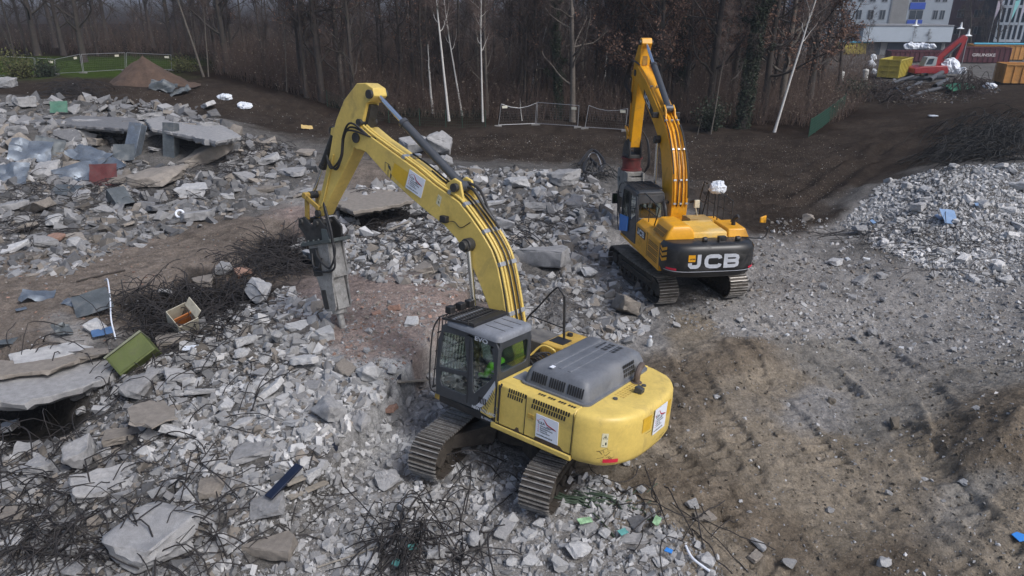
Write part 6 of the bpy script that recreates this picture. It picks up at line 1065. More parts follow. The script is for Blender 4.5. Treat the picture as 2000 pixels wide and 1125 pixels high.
def shrub(px, py, wpx, hpx, mt, label, n=2200):
    p = gp(px, py); dz = to_px(p)[1]; w_ = wpx / FOC * dz / 2; h = hpx / FOC * dz; r = thing('shrub', tuple(p), label, 'shrub'); m = 60; S = branch_set(rng.normal(0, .15 * w_, (m, 3)) * (1, 1, 0), np.c_[rng.normal(0, .6, (m, 2)) * w_ / h * 1.6, np.ones(m)], h * (.5 + .6 * rng.random(m)), 6, .02, .12); V, F = tubes_np(S, np.linspace(.02, .006, 6)[None], 3); link('stems', np_mesh('stems', V, F, TWIG), r)
    c = S[rng.integers(m, size=n), rng.integers(1, 6, size=n)] + rng.normal(0, .16, (n, 3)) * w_; c[:, 2] = np.abs(c[:, 2]); V, F = leaf_quads(c, .05 + .06 * rng.random(n)); link('foliage', np_mesh('foliage', V, F, mt), r)
shrub(45, 152, 85, 55, SHRUB, 'yellow green shrub behind the wire fence at the left frame edge'); shrub(360, 140, 70, 30, SHRUB, 'pale green bush on the right flank of the dirt heap', 1600); shrub(95, 150, 50, 30, IVY, 'dark green bush between the shrub and the grass strip'); shrub(1385, 255, 60, 60, IVY, 'dark evergreen bush under the ivy tree', 2600); shrub(1660, 195, 60, 45, IVY, 'dark green bush at the top end of the green fence', 2000)
# ---------------------------------------------------------------- dirt heap, fences
def dirt_heap():
    p = gp(288, 163); dz = to_px(p)[1]; R0 = 74 / FOC * dz; H0 = 62 / FOC * dz; n = 60; V = []; rr = np.linspace(0, 1.15, 26); an = np.linspace(0, 2 * math.pi, n, endpoint=False)
    A, Rr = np.meshgrid(an, rr); X = np.cos(A) * Rr * R0 * 1.15; Y = np.sin(A) * Rr * R0; Z = H0 * np.clip(1 - Rr, -.1, 1) ** 1.1 * 1.0 if False else H0 * (np.sqrt((1 - np.minimum(Rr, 1)) ** 2 + .006) - .07) - .25
    Z = Z + fbm(X * .8 + 5, Y * .8, 4, 40) * .5 + fbm(X * 3, Y * 3, 3, 41) * .16; Z[0] = Z[0].mean(); V = np.stack([X, Y, Z], -1).reshape(-1, 3); idx = np.arange(26 * n).reshape(26, n); F = np.stack([idx[:-1], np.roll(idx[:-1], -1, 1), np.roll(idx[1:], -1, 1), idx[1:]], -1).reshape(-1, 4)
    me = np_mesh('dirt_heap', V, F[:, ::-1], mat('heap soil', (.085, .055, .040), .95, 0, .35, 1.5, .05, 8), smooth=True); tag(link('dirt_heap', me, loc=tuple(p)), 'conical brown soil heap in front of the wire fence at the upper left', 'soil heap', kind='thing')
dirt_heap()
ZINC = simple('galvanised tube', (.36, .37, .39), .5, .5); WIREM = simple('thin fence wire', (.16, .165, .17), .6, .4); GREENF = simple('dark green fence', (.012, .055, .035), .6); SIGNY = simple('pale fence sign', (.62, .60, .50), .6); CONC = mat('fence foot concrete', (.22, .215, .21), .9)
def fence_panel(b0, b1, t0, t1, label, sag=0, sign=.8, group='wire construction fence panels', m0=ZINC, dark=False):
    p0, p1 = gp(*b0), gp(*b1)
    def top(p, t): r = px_ray(*t); s = p[1] / r[1]; q = np.array([0, 0, CAMZ]) + r * s; return q
    q0, q1 = top(p0, t0), top(p1, t1); org = (p0 + p1) / 2; r = thing('construction_fence', tuple(org), label, 'fence', group); a, b, c, e = (v - org for v in (p0, p1, q1, q0)); m = MB(); mid = (c + e) / 2 - np.array([0, 0, sag]); tp = [e, (e + mid) / 2 - (0, 0, sag * .2), mid, (c + mid) / 2 - (0, 0, sag * .2), c] if sag else [e, c]
    m.tube([a - (0, 0, .1), e], .024, 6); m.tube([b - (0, 0, .1), c], .024, 6); m.tube(tp, .022, 6); m.tube([a + (0, 0, .12), b + (0, 0, .12)], .022, 6); m.build('frame', m0, r); g = MB(); tp = np.array(tp)
    for i in range(1, 24): s = i / 24; tq = np.array([np.interp(s, np.linspace(0, 1, len(tp)), tp[:, k]) for k in range(3)]); g.tube([a + (b - a) * s + (0, 0, .12), tq], .0035, 3)
    for i in range(1, 9): s = i / 9; g.tube([a + (e - a) * s, b + (c - b) * s - np.array([0, 0, 0])], .0035, 3)
    g.build('wire_mesh', WIREM, r)
    if sign: s = e + (c - e) * sign - (0, 0, .35); u = unit(c - e) * .22; s = s - np.array([0, .05, 0]); k = MB(); k.loft([[s - u, s + u, s + u + (0, 0, .2), s - u + (0, 0, .2)], [q - np.array([0, .02, 0]) for q in (s - u, s + u, s + u + (0, 0, .2), s - u + (0, 0, .2))]]); k.build('sign_plate', SIGNY, r)
    k = MB()
    for q in (a, b): k.box(q + (-.3, -.12, -.05), q + (.3, .12, .1))
    k.build('foot', CONC, r)
fence_panel((-30,150),(68,150),(-30,109),(66,113), 'first wire fence panel before the yellow green shrub at the left edge', sign=0); fence_panel((70,150),(107,145),(68,113),(106,116), 'narrow wire fence panel right of the yellow green shrub', sign=.8); fence_panel((109,146),(162,143),(107,116),(156,106), 'wire fence panel rising to the right before the grass strip'); fence_panel((164,143),(244,138),(159,106),(244,103), 'wide wire fence panel in front of the grass strip'); fence_panel((247,138),(335,138),(247,103),(334,107), 'wire fence panel half hidden by the dirt heap', sign=.9)
fence_panel((973,247),(1045,244),(979,203),(1048,201), 'sagging wire fence panel beside the birch stump', .38, .1); fence_panel((1048,244),(1128,249),(1050,200),(1131,206), 'straight wire fence panel in the middle at the wood edge', 0, .88); fence_panel((1142,251),(1221,256),(1150,206),(1226,212), 'wire fence panel with a dented top left of the orange stick', .3, .88)
def low_fence(label, pts, h, slat, name, sp=None):
    P = ground([p[0] for p in pts], [p[1] for p in pts]); org = P.mean(0); r = thing(name, tuple(org), label, 'fence'); P = P - org; g = MB()
    for a in P: m = MB(); m.tube([a - (0, 0, .2), a + (0, 0, h + .1)], .03, 6); m.build('post', GREENF, r)
    for a, b in zip(P[:-1], P[1:]):
        n = max(4, int(np.linalg.norm(b - a) / slat))
        for i in range(1, n): s = a + (b - a) * i / n; g.tube([s + (0, 0, .05), s + (0, 0, h)], .004 if sp is None else sp, 3)
        for z in np.linspace(.06, h, 7): g.tube([a + (0, 0, z), b + (0, 0, z)], .004 if sp is None else sp, 3)
    g.build('wire_mesh', GREENF, r)
low_fence('low dark green mesh fence along the wood edge behind the near boom', [(640,208),(700,228),(760,240),(820,246),(871,249),(903,250),(948,248)], 1.35, .15, 'mesh_fence'); low_fence('green mesh fence running uphill at the right end of the woods', [(1579,268),(1592,259),(1606,249),(1621,237),(1635,225),(1648,214)], 1.35, .07, 'green_fence', .012)
# ---------------------------------------------------------------- far right: yard, containers, buildings
CY = mat('container yellow', (.45, .37, .06), .6, 0, .2, 1.2, dirt=(.16, .11, .05), dscale=1, damt=.3); CM = mat('container maroon', (.085, .016, .028), .6, 0, .25, 1.2, dirt=(.05, .03, .03), dscale=1, damt=.3); CO = mat('container orange', (.50, .24, .06), .65, 0, .2, 1.2, dirt=(.2, .1, .05), dscale=1, damt=.3); TARP = simple('blue tarp roll', (.05, .34, .50), .5); CIN = simple('container inside', (.22, .16, .12), .8)
def container(px, py, L, Wd, Hh, yaw, mt, label, text=None, tarp=False):
    p = gp(px, py); Rm = rot(R_(yaw)); RT = (Rm, np.zeros(3)); r = thing('container', tuple(p), label, 'container', 'roll-off containers in the yard'); m = MB(RT); t = .08   # p: bottom corner nearest the camera, L along +x, Wd along +y
    for a, b in (((0, 0, .2), (L, t, Hh)), ((0, Wd - t, .2), (L, Wd, Hh)), ((0, t, .2), (t, Wd - t, Hh)), ((L - t, t, .2), (L, Wd - t, Hh)), ((0, t, .2), (L, Wd - t, .3))): m.box(a, b)
    m.build('shell', mt, r); m = MB(RT); n = int(L / .75)
    for i in range(n + 1): x = .04 + (L - .08) * i / n; m.box((x - .05, -.09, .25), (x + .05, -.002, Hh - .08))
    for z in (.25, 1.0, 1.65) if Wd else (): m.box((-.08, .1, z), (-.002, Wd - .1, z + .1))
    for y in (.05, Wd / 2, Wd - .05): m.box((-.11, y - .06, .2), (-.081, y + .06, Hh))
    m.build('ribs', mt, r); m = MB(RT)
    for a, b in (((-.06, -.10, Hh), (L + .06, .1, Hh + .12)), ((-.06, Wd - .1, Hh), (L + .06, Wd + .06, Hh + .12)), ((-.06, .1, Hh), (.1, Wd - .1, Hh + .12)), ((L - .1, .1, Hh), (L + .06, Wd - .1, Hh + .12))): m.box(a, b)
    m.build('top_rail', mt, r); m = MB(RT)
    for y in (.5, Wd - .5): m.box((0, y - .08, 0), (L, y + .08, .2))
    m.build('skids', UNDER, r)
    if text: m = MB(RT).text(text, .62, lambda u, v: (u, -.095, v), L * .26, 1.15, 1.25, .012); m.build('lettering', simple('white paint lettering', (.62, .58, .58)), r, smooth=0, recalc=False)
    if tarp: m = MB(RT); m.cyl((-.1, .0, Hh + .25), (L + .1, .0, Hh + .25), .17, 10); m.build('tarp_roll', TARP, r)
    return r
container(1752, 156, 6.2, 2.5, 2.35, 50, CY, 'bright yellow open container left of the red machine'); container(1640, 108, 9, 2.5, 2.0, 4, CY, 'yellow container with blue tarp roll before the pale building', tarp=True)
container(1738, 122, 9, 2.5, 1.7, -6, CM, 'low maroon container loaded with white bags'); container(1868, 124, 7.6, 2.5, 2.35, -10, CM, 'tall maroon container with white letters on its side', text='GRUNSKE'); container(1896, 118, 8.2, 2.5, 2.4, -8, CO, 'orange container with blue tarp roll behind the maroon one', tarp=True); container(1957, 166, 6.5, 2.5, 2.0, -12, CO, 'weathered orange container cut by the right frame edge')
BAGM = mat('white plastic bag', (.66, .70, .76), .45, 0, .12, 3, .02, 6); BAGS = []
def bag(px, py, wpx, label, hs=.75, lift=0., name='white_bag', mt=None, flat=False, at=None):
    p = gp(px, py) if at is None else np.array(at, float); dz = to_px(p)[1]; s = wpx / FOC * dz / 2; bm = bmesh.new(); bmesh.ops.create_icosphere(bm, subdivisions=4, radius=1); sd = rng.random() * 50
    for v in bm.verts:
        q = np.array(v.co[:]); k = 1.05 + .8 * fbm(np.array([q[0] * 1.2 + sd + q[2]]), np.array([q[1] * 1.2 + sd - q[2] * .7]), 2, 5)[0] - 1.15 * abs(fbm(np.array([q[0] * 3 + sd]), np.array([q[1] * 3 - q[2] * 2 + sd]), 2, 6)[0]); v.co = Vector(q * k); v.co.z = max(v.co.z, -.55)
    me = bpy.data.meshes.new(name); bm.to_mesh(me); bm.free(); me.materials.append(mt or BAGM); me.polygons.foreach_set('use_smooth', [True] * len(me.polygons)); me.set_sharp_from_angle(angle=R_(14)); o = link(name, me); o.scale = (s, s * .8, s * hs); o.location = (p[0], p[1], p[2] + s * hs * .5 + lift); o.rotation_euler = (0, 0, rng.random() * 6.28); return tag(o, label, 'bag')
for i, (px, dx) in enumerate(((1772, 0), (1783, 1), (1795, 2), (1804, 3), (1815, 4))): bag(px, 114, 22 - i, ('leftmost', 'second', 'middle', 'fourth', 'rightmost')[i] + ' white sack heaped on the low maroon container', .7, 1.6)
bag(1703, 128, 15, 'upper white sack stacked left of the bright yellow container', .9, .9); bag(1700, 134, 17, 'middle white sack stacked left of the bright yellow container', .9, .3); bag(1706, 144, 14, 'lowest white sack left of the bright yellow container', .9)
bag(1851, 150, 40, 'largest white sack on the pipe heap right of the red machine', .9, .5); bag(1874, 150, 22, 'small white sack right of the largest one on the pipe heap', .8, .4); bag(1838, 125, 14, 'white sack just under the red boom', .9, .3); bag(1932, 172, 28, 'flat white sack before the weathered orange container', .5); bag(1822, 228, 20, 'crumpled white sheet on dark soil below the pipe heap', .25)
bag(440, 194, 30, 'upper left of two white plastic bags on dark soil', .5); bag(479, 211, 30, 'lower right of two white plastic bags on dark soil', .55)
def red_machine():
    p = gp(1806, 150); dz = to_px(p)[1]; k = dz / FOC; RM = mat('red machine paint', (.25, .012, .018), .45, 0, .15, 1.5, dirt=(.2, .05, .04), dscale=1, damt=.3); r = thing('material_handler', tuple(p), 'small red excavator with raised boom behind the pipe heap', 'excavator'); X = lambda px, py, y=0: (np.array([(px - 1806) * k, y, (150 - py) * k]))
    P2 = lambda L: [((a - 1806) * k, (150 - b) * k) for a, b in L]
    Wn = P2([(1794, 126), (1798, 116), (1808, 115), (1806, 126)])
    m = MB(); m.prism(P2([(1775, 143), (1774, 133), (1790, 129), (1836, 128), (1840, 136), (1840, 143)]), -1.2, 1.2); m.build('body', RM, r, bevel=.12, seg=3); m = MB(); m.prism(P2([(1790, 129), (1795, 112), (1814, 112), (1814, 128)]), -1.15, .1, 'y', [Wn]); c = m.build('cab', simple('light grey cab', (.30, .33, .35)), r, bevel=.04); MB().prism(Wn, -1.1, -.9).build('cab_window', PANE_, c)
    m = MB(); m.prism(P2([(1824, 132), (1819, 120), (1828, 107), (1866, 73), (1874, 78), (1842, 108), (1836, 130)]), .1, .65); m.build('boom', RM, r, bevel=.05); m = MB(); m.prism(P2([(1868, 73), (1875, 78), (1869, 104), (1863, 122), (1857, 120), (1863, 100)]), .15, .6); m.build('stick', RM, r, bevel=.04); m = MB(); m.cyl(X(1836, 116, .0), X(1862, 88, .0), .13, 10); m.build('hydraulic_cylinder', CYLG, r); m = MB(); m.prism(P2([(1855, 118), (1864, 121), (1862, 131), (1850, 129)]), .0, .9); m.build('bucket', DSTEEL, r)
    for a, b in ((-1.3, -.7), (.7, 1.3)): m = MB(); m.prism(P2([(1780, 151), (1776, 147), (1780, 143), (1836, 143), (1840, 147), (1836, 151)]), a, b); m.build('track', UNDER, r)
PANE_ = mat('window pane', (.045, .06, .08), .12, 0, .2, .5)
red_machine()
PIPE = mat('grey pipe', (.06, .066, .078), .7, .0, .25, 2, dirt=(.06, .055, .05), dscale=1.5, damt=.4)
for i, (x0, y0, x1, y1, rp, lf) in enumerate(((1740,166,1812,148,2.6,.5),(1760,158,1845,158,4.4,.4),(1768,180,1830,158,2.8,.7),(1790,185,1842,178,3.4,.3),(1800,152,1822,170,3.0,1.0),(1746,172,1764,196,2.0,.4),(1764,196,1796,186,3.6,.1),(1730,190,1752,172,2.2,.2),(1815,160,1850,146,4.6,.7),(1825,172,1880,150,4.6,.5),(1736,178,1790,160,2.2,.3),(1805,150,1835,146,3.6,.9),(1850,176,1896,150,2.4,.2))):
    a = gp(x0, y0); b = gp(x1, y1); a = a + (0, 0, lf * .4); b = b + (0, 0, lf * 1.2); d = b - a; Lm = np.linalg.norm(d)
    if Lm > 11: b = a + d / Lm * 11
    r_ = rp / FOC * to_px(a)[1]; c = (a + b) / 2; m = MB(); n = 14; e = unit(b - a); u = unit(np.cross(e, (0, 0, 1))); v = np.cross(u, e); rings = [[q - c + R0 * (u * math.cos(t) + v * math.sin(t)) for t in np.linspace(0, 6.283, n + 1)[:-1]] for q, R0 in ((a, r_), (b, r_), (b, r_ * .85), (a, r_ * .85), (a, r_))]
    m.loft(rings, cap=False); o = m.build('grey_pipe', PIPE, None); o.location = tuple(c); tag(o, ('thick ' if rp > 3.3 else 'thin ') + f'dark grey pipe in the scrap heap, number {i + 1} of them', 'pipe', 'pipes in the scrap heap')
m = MB(); m.box((-1.3, -.8, -.03), (1.3, .8, .03), rot(.2, .1, .25)); o = m.build('green_plate', simple('green plate', (.03, .16, .09)), None); o.location = tuple(gp(1872, 176) + (0, 0, .35)); tag(o, 'green plate lying right of the grey pipes', 'plate')
for lab, sp in (('dark branches heaped at the right end of the grey pipes', (1885,178,32,18,130,dict(arch=2.0,L=(2,5),r=.03))), ('dark branches heaped under the left end of the grey pipes', (1765,188,50,16,110,dict(arch=1.0,L=(2,5),r=.025))), ('dark branches heaped left of the pipe heap near the drums', (1708,182,26,16,80,dict(arch=1.2,L=(1.5,4),r=.03)))): tangle(lab, [sp], 'branch_heap', 'branch heap', TWIG)
for px, py, lab in ((1641, 160, 'white tank drum at the wood edge, left one of two'), (1688, 156, 'cream tank drum near the yellow container, right one of two')):
    p = gp(px, py); s = to_px(p)[1] / FOC; r = thing('tank_drum', tuple(p), lab, 'drum', 'tank drums at the wood edge'); m = MB(); m.tube([(0, 0, z * s) for z in (0, .5, 7, 7.2, 13, 13.2, 18, 19.5)], [5.2 * s, 5.6 * s, 5.6 * s, 5.3 * s, 5.6 * s, 5.3 * s, 5.6 * s, 4.6 * s], 18); m.build('barrel', simple('milky plastic', (.55, .56, .54) if px < 1650 else (.42, .42, .36)), r); m = MB(); m.cyl((0, 0, 19.4 * s), (0, 0, 21 * s), 1.6 * s, 10); m.build('cap', simple('milky plastic', (.5, .5, .48)), r)
# buildings
WALLP = mat('pale render wall', (.27, .31, .36), .85, 0, .08, .4); WALLB = mat('stained beige wall', (.20, .205, .21), .85, 0, .15, .5); BPAN = simple('blue balcony panel', (.02, .07, .38), .5); FRAME = simple('window frame', (.25, .27, .30), .5); PANE = mat('window pane', (.045, .06, .08), .12, 0, .2, .5); HALL = mat('white hall cladding', (.40, .46, .53), .6, 0, .05, .6); PINK = mat('dull pink render', (.14, .085, .105), .85, 0, .1, .4); DGLASS = mat('blue dark glass', (.03, .055, .085), .1, 0, .3, .4); ROOFM = simple('flat roof edge', (.2, .21, .23))  # WALLP and HALL have the haze's blue dimming mixed into their colour
def window(r, x, y, z, w_, h, pane=PANE):
    m = MB(); m.prism([(x, z), (x + w_, z), (x + w_, z + h), (x, z + h)], y - .06, y + .1, 'y', [[(x + .07, z + .07), (x + w_ / 2 - .03, z + .07), (x + w_ / 2 - .03, z + h - .07), (x + .07, z + h - .07)], [(x + w_ / 2 + .03, z + .07), (x + w_ - .07, z + .07), (x + w_ - .07, z + h - .07), (x + w_ / 2 + .03, z + h - .07)]]); f = m.build('window', FRAME, r, smooth=0); m = MB(); m.box((x + .04, y - .02, z + .04), (x + w_ - .04, y + .06, z + h - .04)); m.build('pane', pane, f, smooth=0)
def block(name, label, x0, y, x1, depth, h, yaw, mt, cat='building'):
    r = thing(name, ((x0 + x1) / 2, y, 0), label, cat); r.rotation_euler = (0, 0, R_(yaw)); return r, (x1 - x0) / 2
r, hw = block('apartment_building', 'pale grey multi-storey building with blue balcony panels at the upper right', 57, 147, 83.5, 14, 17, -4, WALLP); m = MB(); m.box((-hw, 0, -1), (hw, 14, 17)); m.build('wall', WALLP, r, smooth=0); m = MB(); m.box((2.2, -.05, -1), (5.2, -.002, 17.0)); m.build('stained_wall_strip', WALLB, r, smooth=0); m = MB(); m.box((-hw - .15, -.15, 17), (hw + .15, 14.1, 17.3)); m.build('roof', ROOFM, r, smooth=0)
for fl in range(5):
    z = 2.7 + fl * 3.1
    for x in (-10.6, -8.5, -6.4, -4.3, -2.1, .1): window(r, x, 0, z, 1.15, 1.75)
    window(r, 5.6, 0, z - .05, 2.6, 1.75); m = MB(); m.box((5.5, -.14, z - 1.25), (8.3, -.062, z - .06)); m.build('balcony_panel', BPAN, r, smooth=0); window(r, 10.0, 0, z, .95, 1.7); window(r, 11.25, 0, z, .95, 1.7)
m = MB(); m.tube([(2.0, -.12, 0), (2.0, -.12, 17)], .07, 6); m.build('downpipe', ROOFM, r)
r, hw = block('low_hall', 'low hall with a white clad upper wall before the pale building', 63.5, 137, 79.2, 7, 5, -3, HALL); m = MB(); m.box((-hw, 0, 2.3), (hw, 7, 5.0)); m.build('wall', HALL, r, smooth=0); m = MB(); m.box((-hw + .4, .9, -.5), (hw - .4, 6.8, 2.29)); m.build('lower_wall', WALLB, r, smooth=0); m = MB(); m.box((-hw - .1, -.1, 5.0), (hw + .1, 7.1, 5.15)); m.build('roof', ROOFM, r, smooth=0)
for x, w_ in ((-6.2, 2.2), (-2.8, 3.4), (1.6, 2.6), (5.2, 1.6)): m = MB(); m.box((x, .80, -.3), (x + w_, .899, 2.1)); m.build('glazed_door', PANE, r, smooth=0)
r, hw = block('pink_building', 'dull pink building behind bare trees at the upper right', 88, 166, 118, 12, 18, -4, PINK); m = MB(); m.box((-hw, 0, -1), (hw, 12, 18)); m.build('wall', PINK, r, smooth=0); m = MB(); m.box((-hw - .1, -.1, 18), (hw + .1, 12.1, 18.3)); m.build('roof', ROOFM, r, smooth=0)
for fl in range(4):
    for k in range(8): window(r, -13.4 + k * 3.5, 0, 2.2 + fl * 3.4, 1.4, 1.6)
r, hw = block('office_building', 'dark glazed office building with white column front at the right frame edge', 96.5, 148, 128, 16, 24, -18, DGLASS); m = MB(); m.box((-hw, 0, -1), (hw, 16, 24)); m.build('wall', DGLASS, r, smooth=0)
for fl in range(7):
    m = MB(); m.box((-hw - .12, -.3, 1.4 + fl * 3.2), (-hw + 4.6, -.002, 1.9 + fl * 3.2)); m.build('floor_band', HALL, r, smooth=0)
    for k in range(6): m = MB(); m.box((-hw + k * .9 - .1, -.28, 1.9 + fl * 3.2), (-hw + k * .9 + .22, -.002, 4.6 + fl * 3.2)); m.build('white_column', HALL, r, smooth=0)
m = MB(); m.box((-hw - .1, -.1, 24), (hw, 16.1, 24.3)); m.build('roof', ROOFM, r, smooth=0)
for i, (px, lab) in enumerate(((1776, 'left lamp above the low white hall'), (1863, 'lamp at the right corner of the low white hall'), (1878, 'lamp beside the tall maroon container'))):
    p = np.array([(px - 1000) / FOC * 123, 133 - i * 4 if i < 2 else 118, 0]); dz = to_px(p)[1]; p[0] = (px - 1000) / FOC * dz; r = thing('street_lamp', tuple(p), 'white street lamp, ' + lab, 'street lamp', 'street lamps in the yard'); h = (5.2, 4.9, 4.3)[i]; m = MB(); m.cyl((0, 0, 0), (0, 0, h), .06, 8); m.build('pole', ZINC, r); m = MB(); m.tube([(0, 0, h - .1), (0, 0, h), (0, 0, h + .2), (0, 0, h + 1.0)], [.15, .62, .2, .1], 16); m.build('lamp_shade', simple('white enamel', (.75, .78, .8), .4), r)
for i, (px, lab, c) in enumerate(((1904, 'left pale flag on a pole before the pink building', (.5, .45, .55)), (1936, 'turquoise flag on a pole before the pink building', (.2, .5, .52)), (1952, 'right grey flag on a pole before the pink building', (.36, .36, .45)))):
    dz = 142.; p = np.array([(px - 1000) / FOC * dz * 1.03, 150, 0.]); r = thing('flag_pole', tuple(p), lab, 'flag'); m = MB(); m.cyl((0, 0, 0), (0, 0, 9.2), .06, 8); m.build('pole', ZINC, r); m = MB(); A = [(0, 9.1), (1.0, 9.3), (.75, 7.9), (.35, 6.6), (0, 5.6)]; m.prism([(.06 + a * .9, b) for a, b in A], -.02, .02); m.build('flag', simple('flag cloth %d' % i, c, .8), r)
# ---------------------------------------------------------------- thrown-out things in the rubble
OLIVE = mat('olive cabinet paint', (.085, .108, .028), .5, 0, .2, 2, dirt=(.08, .08, .05), dscale=2, damt=.35); BEIGE = mat('beige cabinet', (.50, .47, .38), .6, 0, .2, 3, dirt=(.2, .17, .12), dscale=2, damt=.4); SHEET = mat('zinc sheet', (.17, .20, .24), .45, .5, .3, 2.5, dirt=(.14, .15, .16), dscale=2, damt=.5); DSHEET = mat('dusty dark sheet', (.10, .115, .125), .55, .3, .3, 2.5, dirt=(.2, .2, .2), dscale=2, damt=.45); HOLLOW_SHADE = simple('dark inside', (.012, .012, .014), .9); TERRA = mat('terracotta', (.34, .12, .06), .85, 0, .2, 4); WOODP = mat('weathered plank', (.27, .245, .21), .9, 0, .3, 4, .005, 30)
def size(px, py, w_): return w_ / FOC * to_px(gp(px, py))[1]
def put(o, px, py, lift, r): o.location = tuple(gp(px, py) + (0, 0, lift)); o.rotation_euler = tuple(R_(a) for a in r); return o
def sheet(px, py, wpx, hpx, r, mt, label, name='metal_sheet', cat='sheet metal', crumple=.12, lift=.15, bend=0.):
    w_ = size(px, py, wpx); h = size(px, py, hpx); n, k = 11, 8; U, V = np.meshgrid(np.linspace(-.5, .5, n), np.linspace(-.5, .5, k)); sd = rng.random() * 90; jag = 1 + .18 * (fbm(U * 3 + sd, V * 3, 3, 3)); X = U * w_ * jag; Y = V * h * jag; f1 = fbm(U * 2.3 + sd, V * 2.3 + sd, 2, 6); Z = w_ * (crumple * 3.0 * np.abs(f1) - crumple * .3 + bend * U * U * 2)
    P = np.stack([X, Y, Z], -1).reshape(-1, 3); t = np.array([0, 0, .012]); idx = np.arange(n * k).reshape(k, n); F = np.stack([idx[:-1, :-1], idx[:-1, 1:], idx[1:, 1:], idx[1:, :-1]], -1).reshape(-1, 4); m = MB(); m.add(np.concatenate([P, P - t]), [tuple(f) for f in F] + [tuple(f[::-1] + n * k) for f in F] + [(a + n * k, b + n * k, b, a) for L in (idx[0], idx[:, -1], idx[-1, ::-1], idx[::-1, 0]) for a, b in zip(L[:-1], L[1:])])
    o = m.build(name, mt, None, smooth=25); put(o, px, py, lift, r); return tag(o, label, cat)
def hollow(px, py, L, W_, Hh, r, mt, label, name, cat, lift, inner=HOLLOW_SHADE, extra=None):
    """open metal box or duct, open end at +x"""
    rt = thing(name, (0, 0, 0), label, cat); put(rt, px, py, lift, r); m = MB(); t = .02
    for a, b in (((-L / 2, -W_ / 2, -Hh / 2), (L / 2, W_ / 2, -Hh / 2 + t)), ((-L / 2, -W_ / 2, Hh / 2 - t), (L / 2, W_ / 2, Hh / 2)), ((-L / 2, -W_ / 2, -Hh / 2 + t), (L / 2, -W_ / 2 + t, Hh / 2 - t)), ((-L / 2, W_ / 2 - t, -Hh / 2 + t), (L / 2, W_ / 2, Hh / 2 - t)), ((-L / 2, -W_ / 2 + t, -Hh / 2 + t), (-L / 2 + t, W_ / 2 - t, Hh / 2 - t))): m.box(a, b)
    m.build('shell', mt, rt, bevel=.008); m = MB(); m.box((-L / 2 + .03, -W_ / 2 + .025, -Hh / 2 + .025), (-L / 2 + .05, W_ / 2 - .025, Hh / 2 - .025)); m.build('back_panel', inner, rt)  # default inner plate is near black to paint the hollow's shade
    if extra: extra(rt)
    return rt
def cab_extra(rt):
    m = MB(); m.box((-.52, .415, -.35), (.52, .43, .35)); m.build('door', OLIVE, rt, bevel=.01); m = MB(); m.box((-.53, -.45, .36), (.53, .47, .42)); m.build('lid', OLIVE, rt, bevel=.01)
s = size(270, 700, 80) / 1.1
r = thing('metal_cabinet', (0, 0, 0), 'olive green metal cabinet tipped over beside the big steel tangle', 'cabinet'); put(r, 268, 712, .22 * s, (-48, -28, 38)); m = MB(); m.box((-.52 * s, -.36 * s, -.30 * s), (.52 * s, .36 * s, .30 * s)); m.build('shell', OLIVE, r, bevel=.015); m = MB(); m.box((-.54 * s, -.40 * s, .302 * s), (.54 * s, .38 * s, .36 * s)); m.build('lid', mat('worn cabinet lid', (.16, .17, .12), .6, 0, .25, 3), r, bevel=.01); m = MB(); m.box((-.48 * s, -.378 * s, -.25 * s), (.48 * s, -.361 * s, .26 * s)); m.build('door', OLIVE, r, bevel=.008)
def shelf_extra(rt):
    m = MB(); m.box((-.1, -.26, -.03), (.34, .26, .0)); m.build('shelf', simple('orange brown inside', (.36, .12, .03)), rt); m = MB(); m.box((.3, .33, -.32), (.62, .36, .30), rot(.5)); m.build('door', BEIGE, rt, bevel=.008)
hollow(362, 652, .75, .62, .7, (20, -58, -60), BEIGE, 'open beige cabinet with orange brown inside lying in the steel tangle', 'open_cabinet', 'cabinet', .4, simple('orange brown inside', (.36, .12, .03)), shelf_extra)
sheet(183, 606, 66, 60, (24, -10, 30), DSHEET, 'dented grey panel with green and red smears beside the tangle', 'dented_panel', 'panel', .05, .28); sheet(75, 583, 58, 40, (10, 8, 20), SHEET, 'crumpled silver sheet on the left dirt path', lift=.12, crumple=.2); sheet(138, 594, 30, 18, (5, 5, -20), SHEET, 'small crumpled silver scrap right of the bigger one', lift=.06, crumple=.2); sheet(42, 606, 18, 12, (5, 0, 40), SHEET, 'tiny bright foil scrap left of the silver sheet', lift=.05)
sheet(202, 660, 36, 18, (25, 0, 35), mat('blue enamel', (.06, .12, .24), .4, 0, .2, 3), 'blue panel leaning above the olive cabinet', 'blue_sheet', 'sheet metal', .04, .2); sheet(125, 655, 34, 26, (30, 20, 60), DSHEET, 'twisted dark sheet left of the blue panel', crumple=.3, lift=.2); sheet(15, 672, 50, 22, (5, 5, 20), DSHEET, 'dark flat sheet at the left frame edge', lift=.08); sheet(378, 686, 36, 18, (4, 0, 10), BAGM, 'white paper scrap below the beige cabinet', 'paper_scrap', 'scrap', .05, .12)
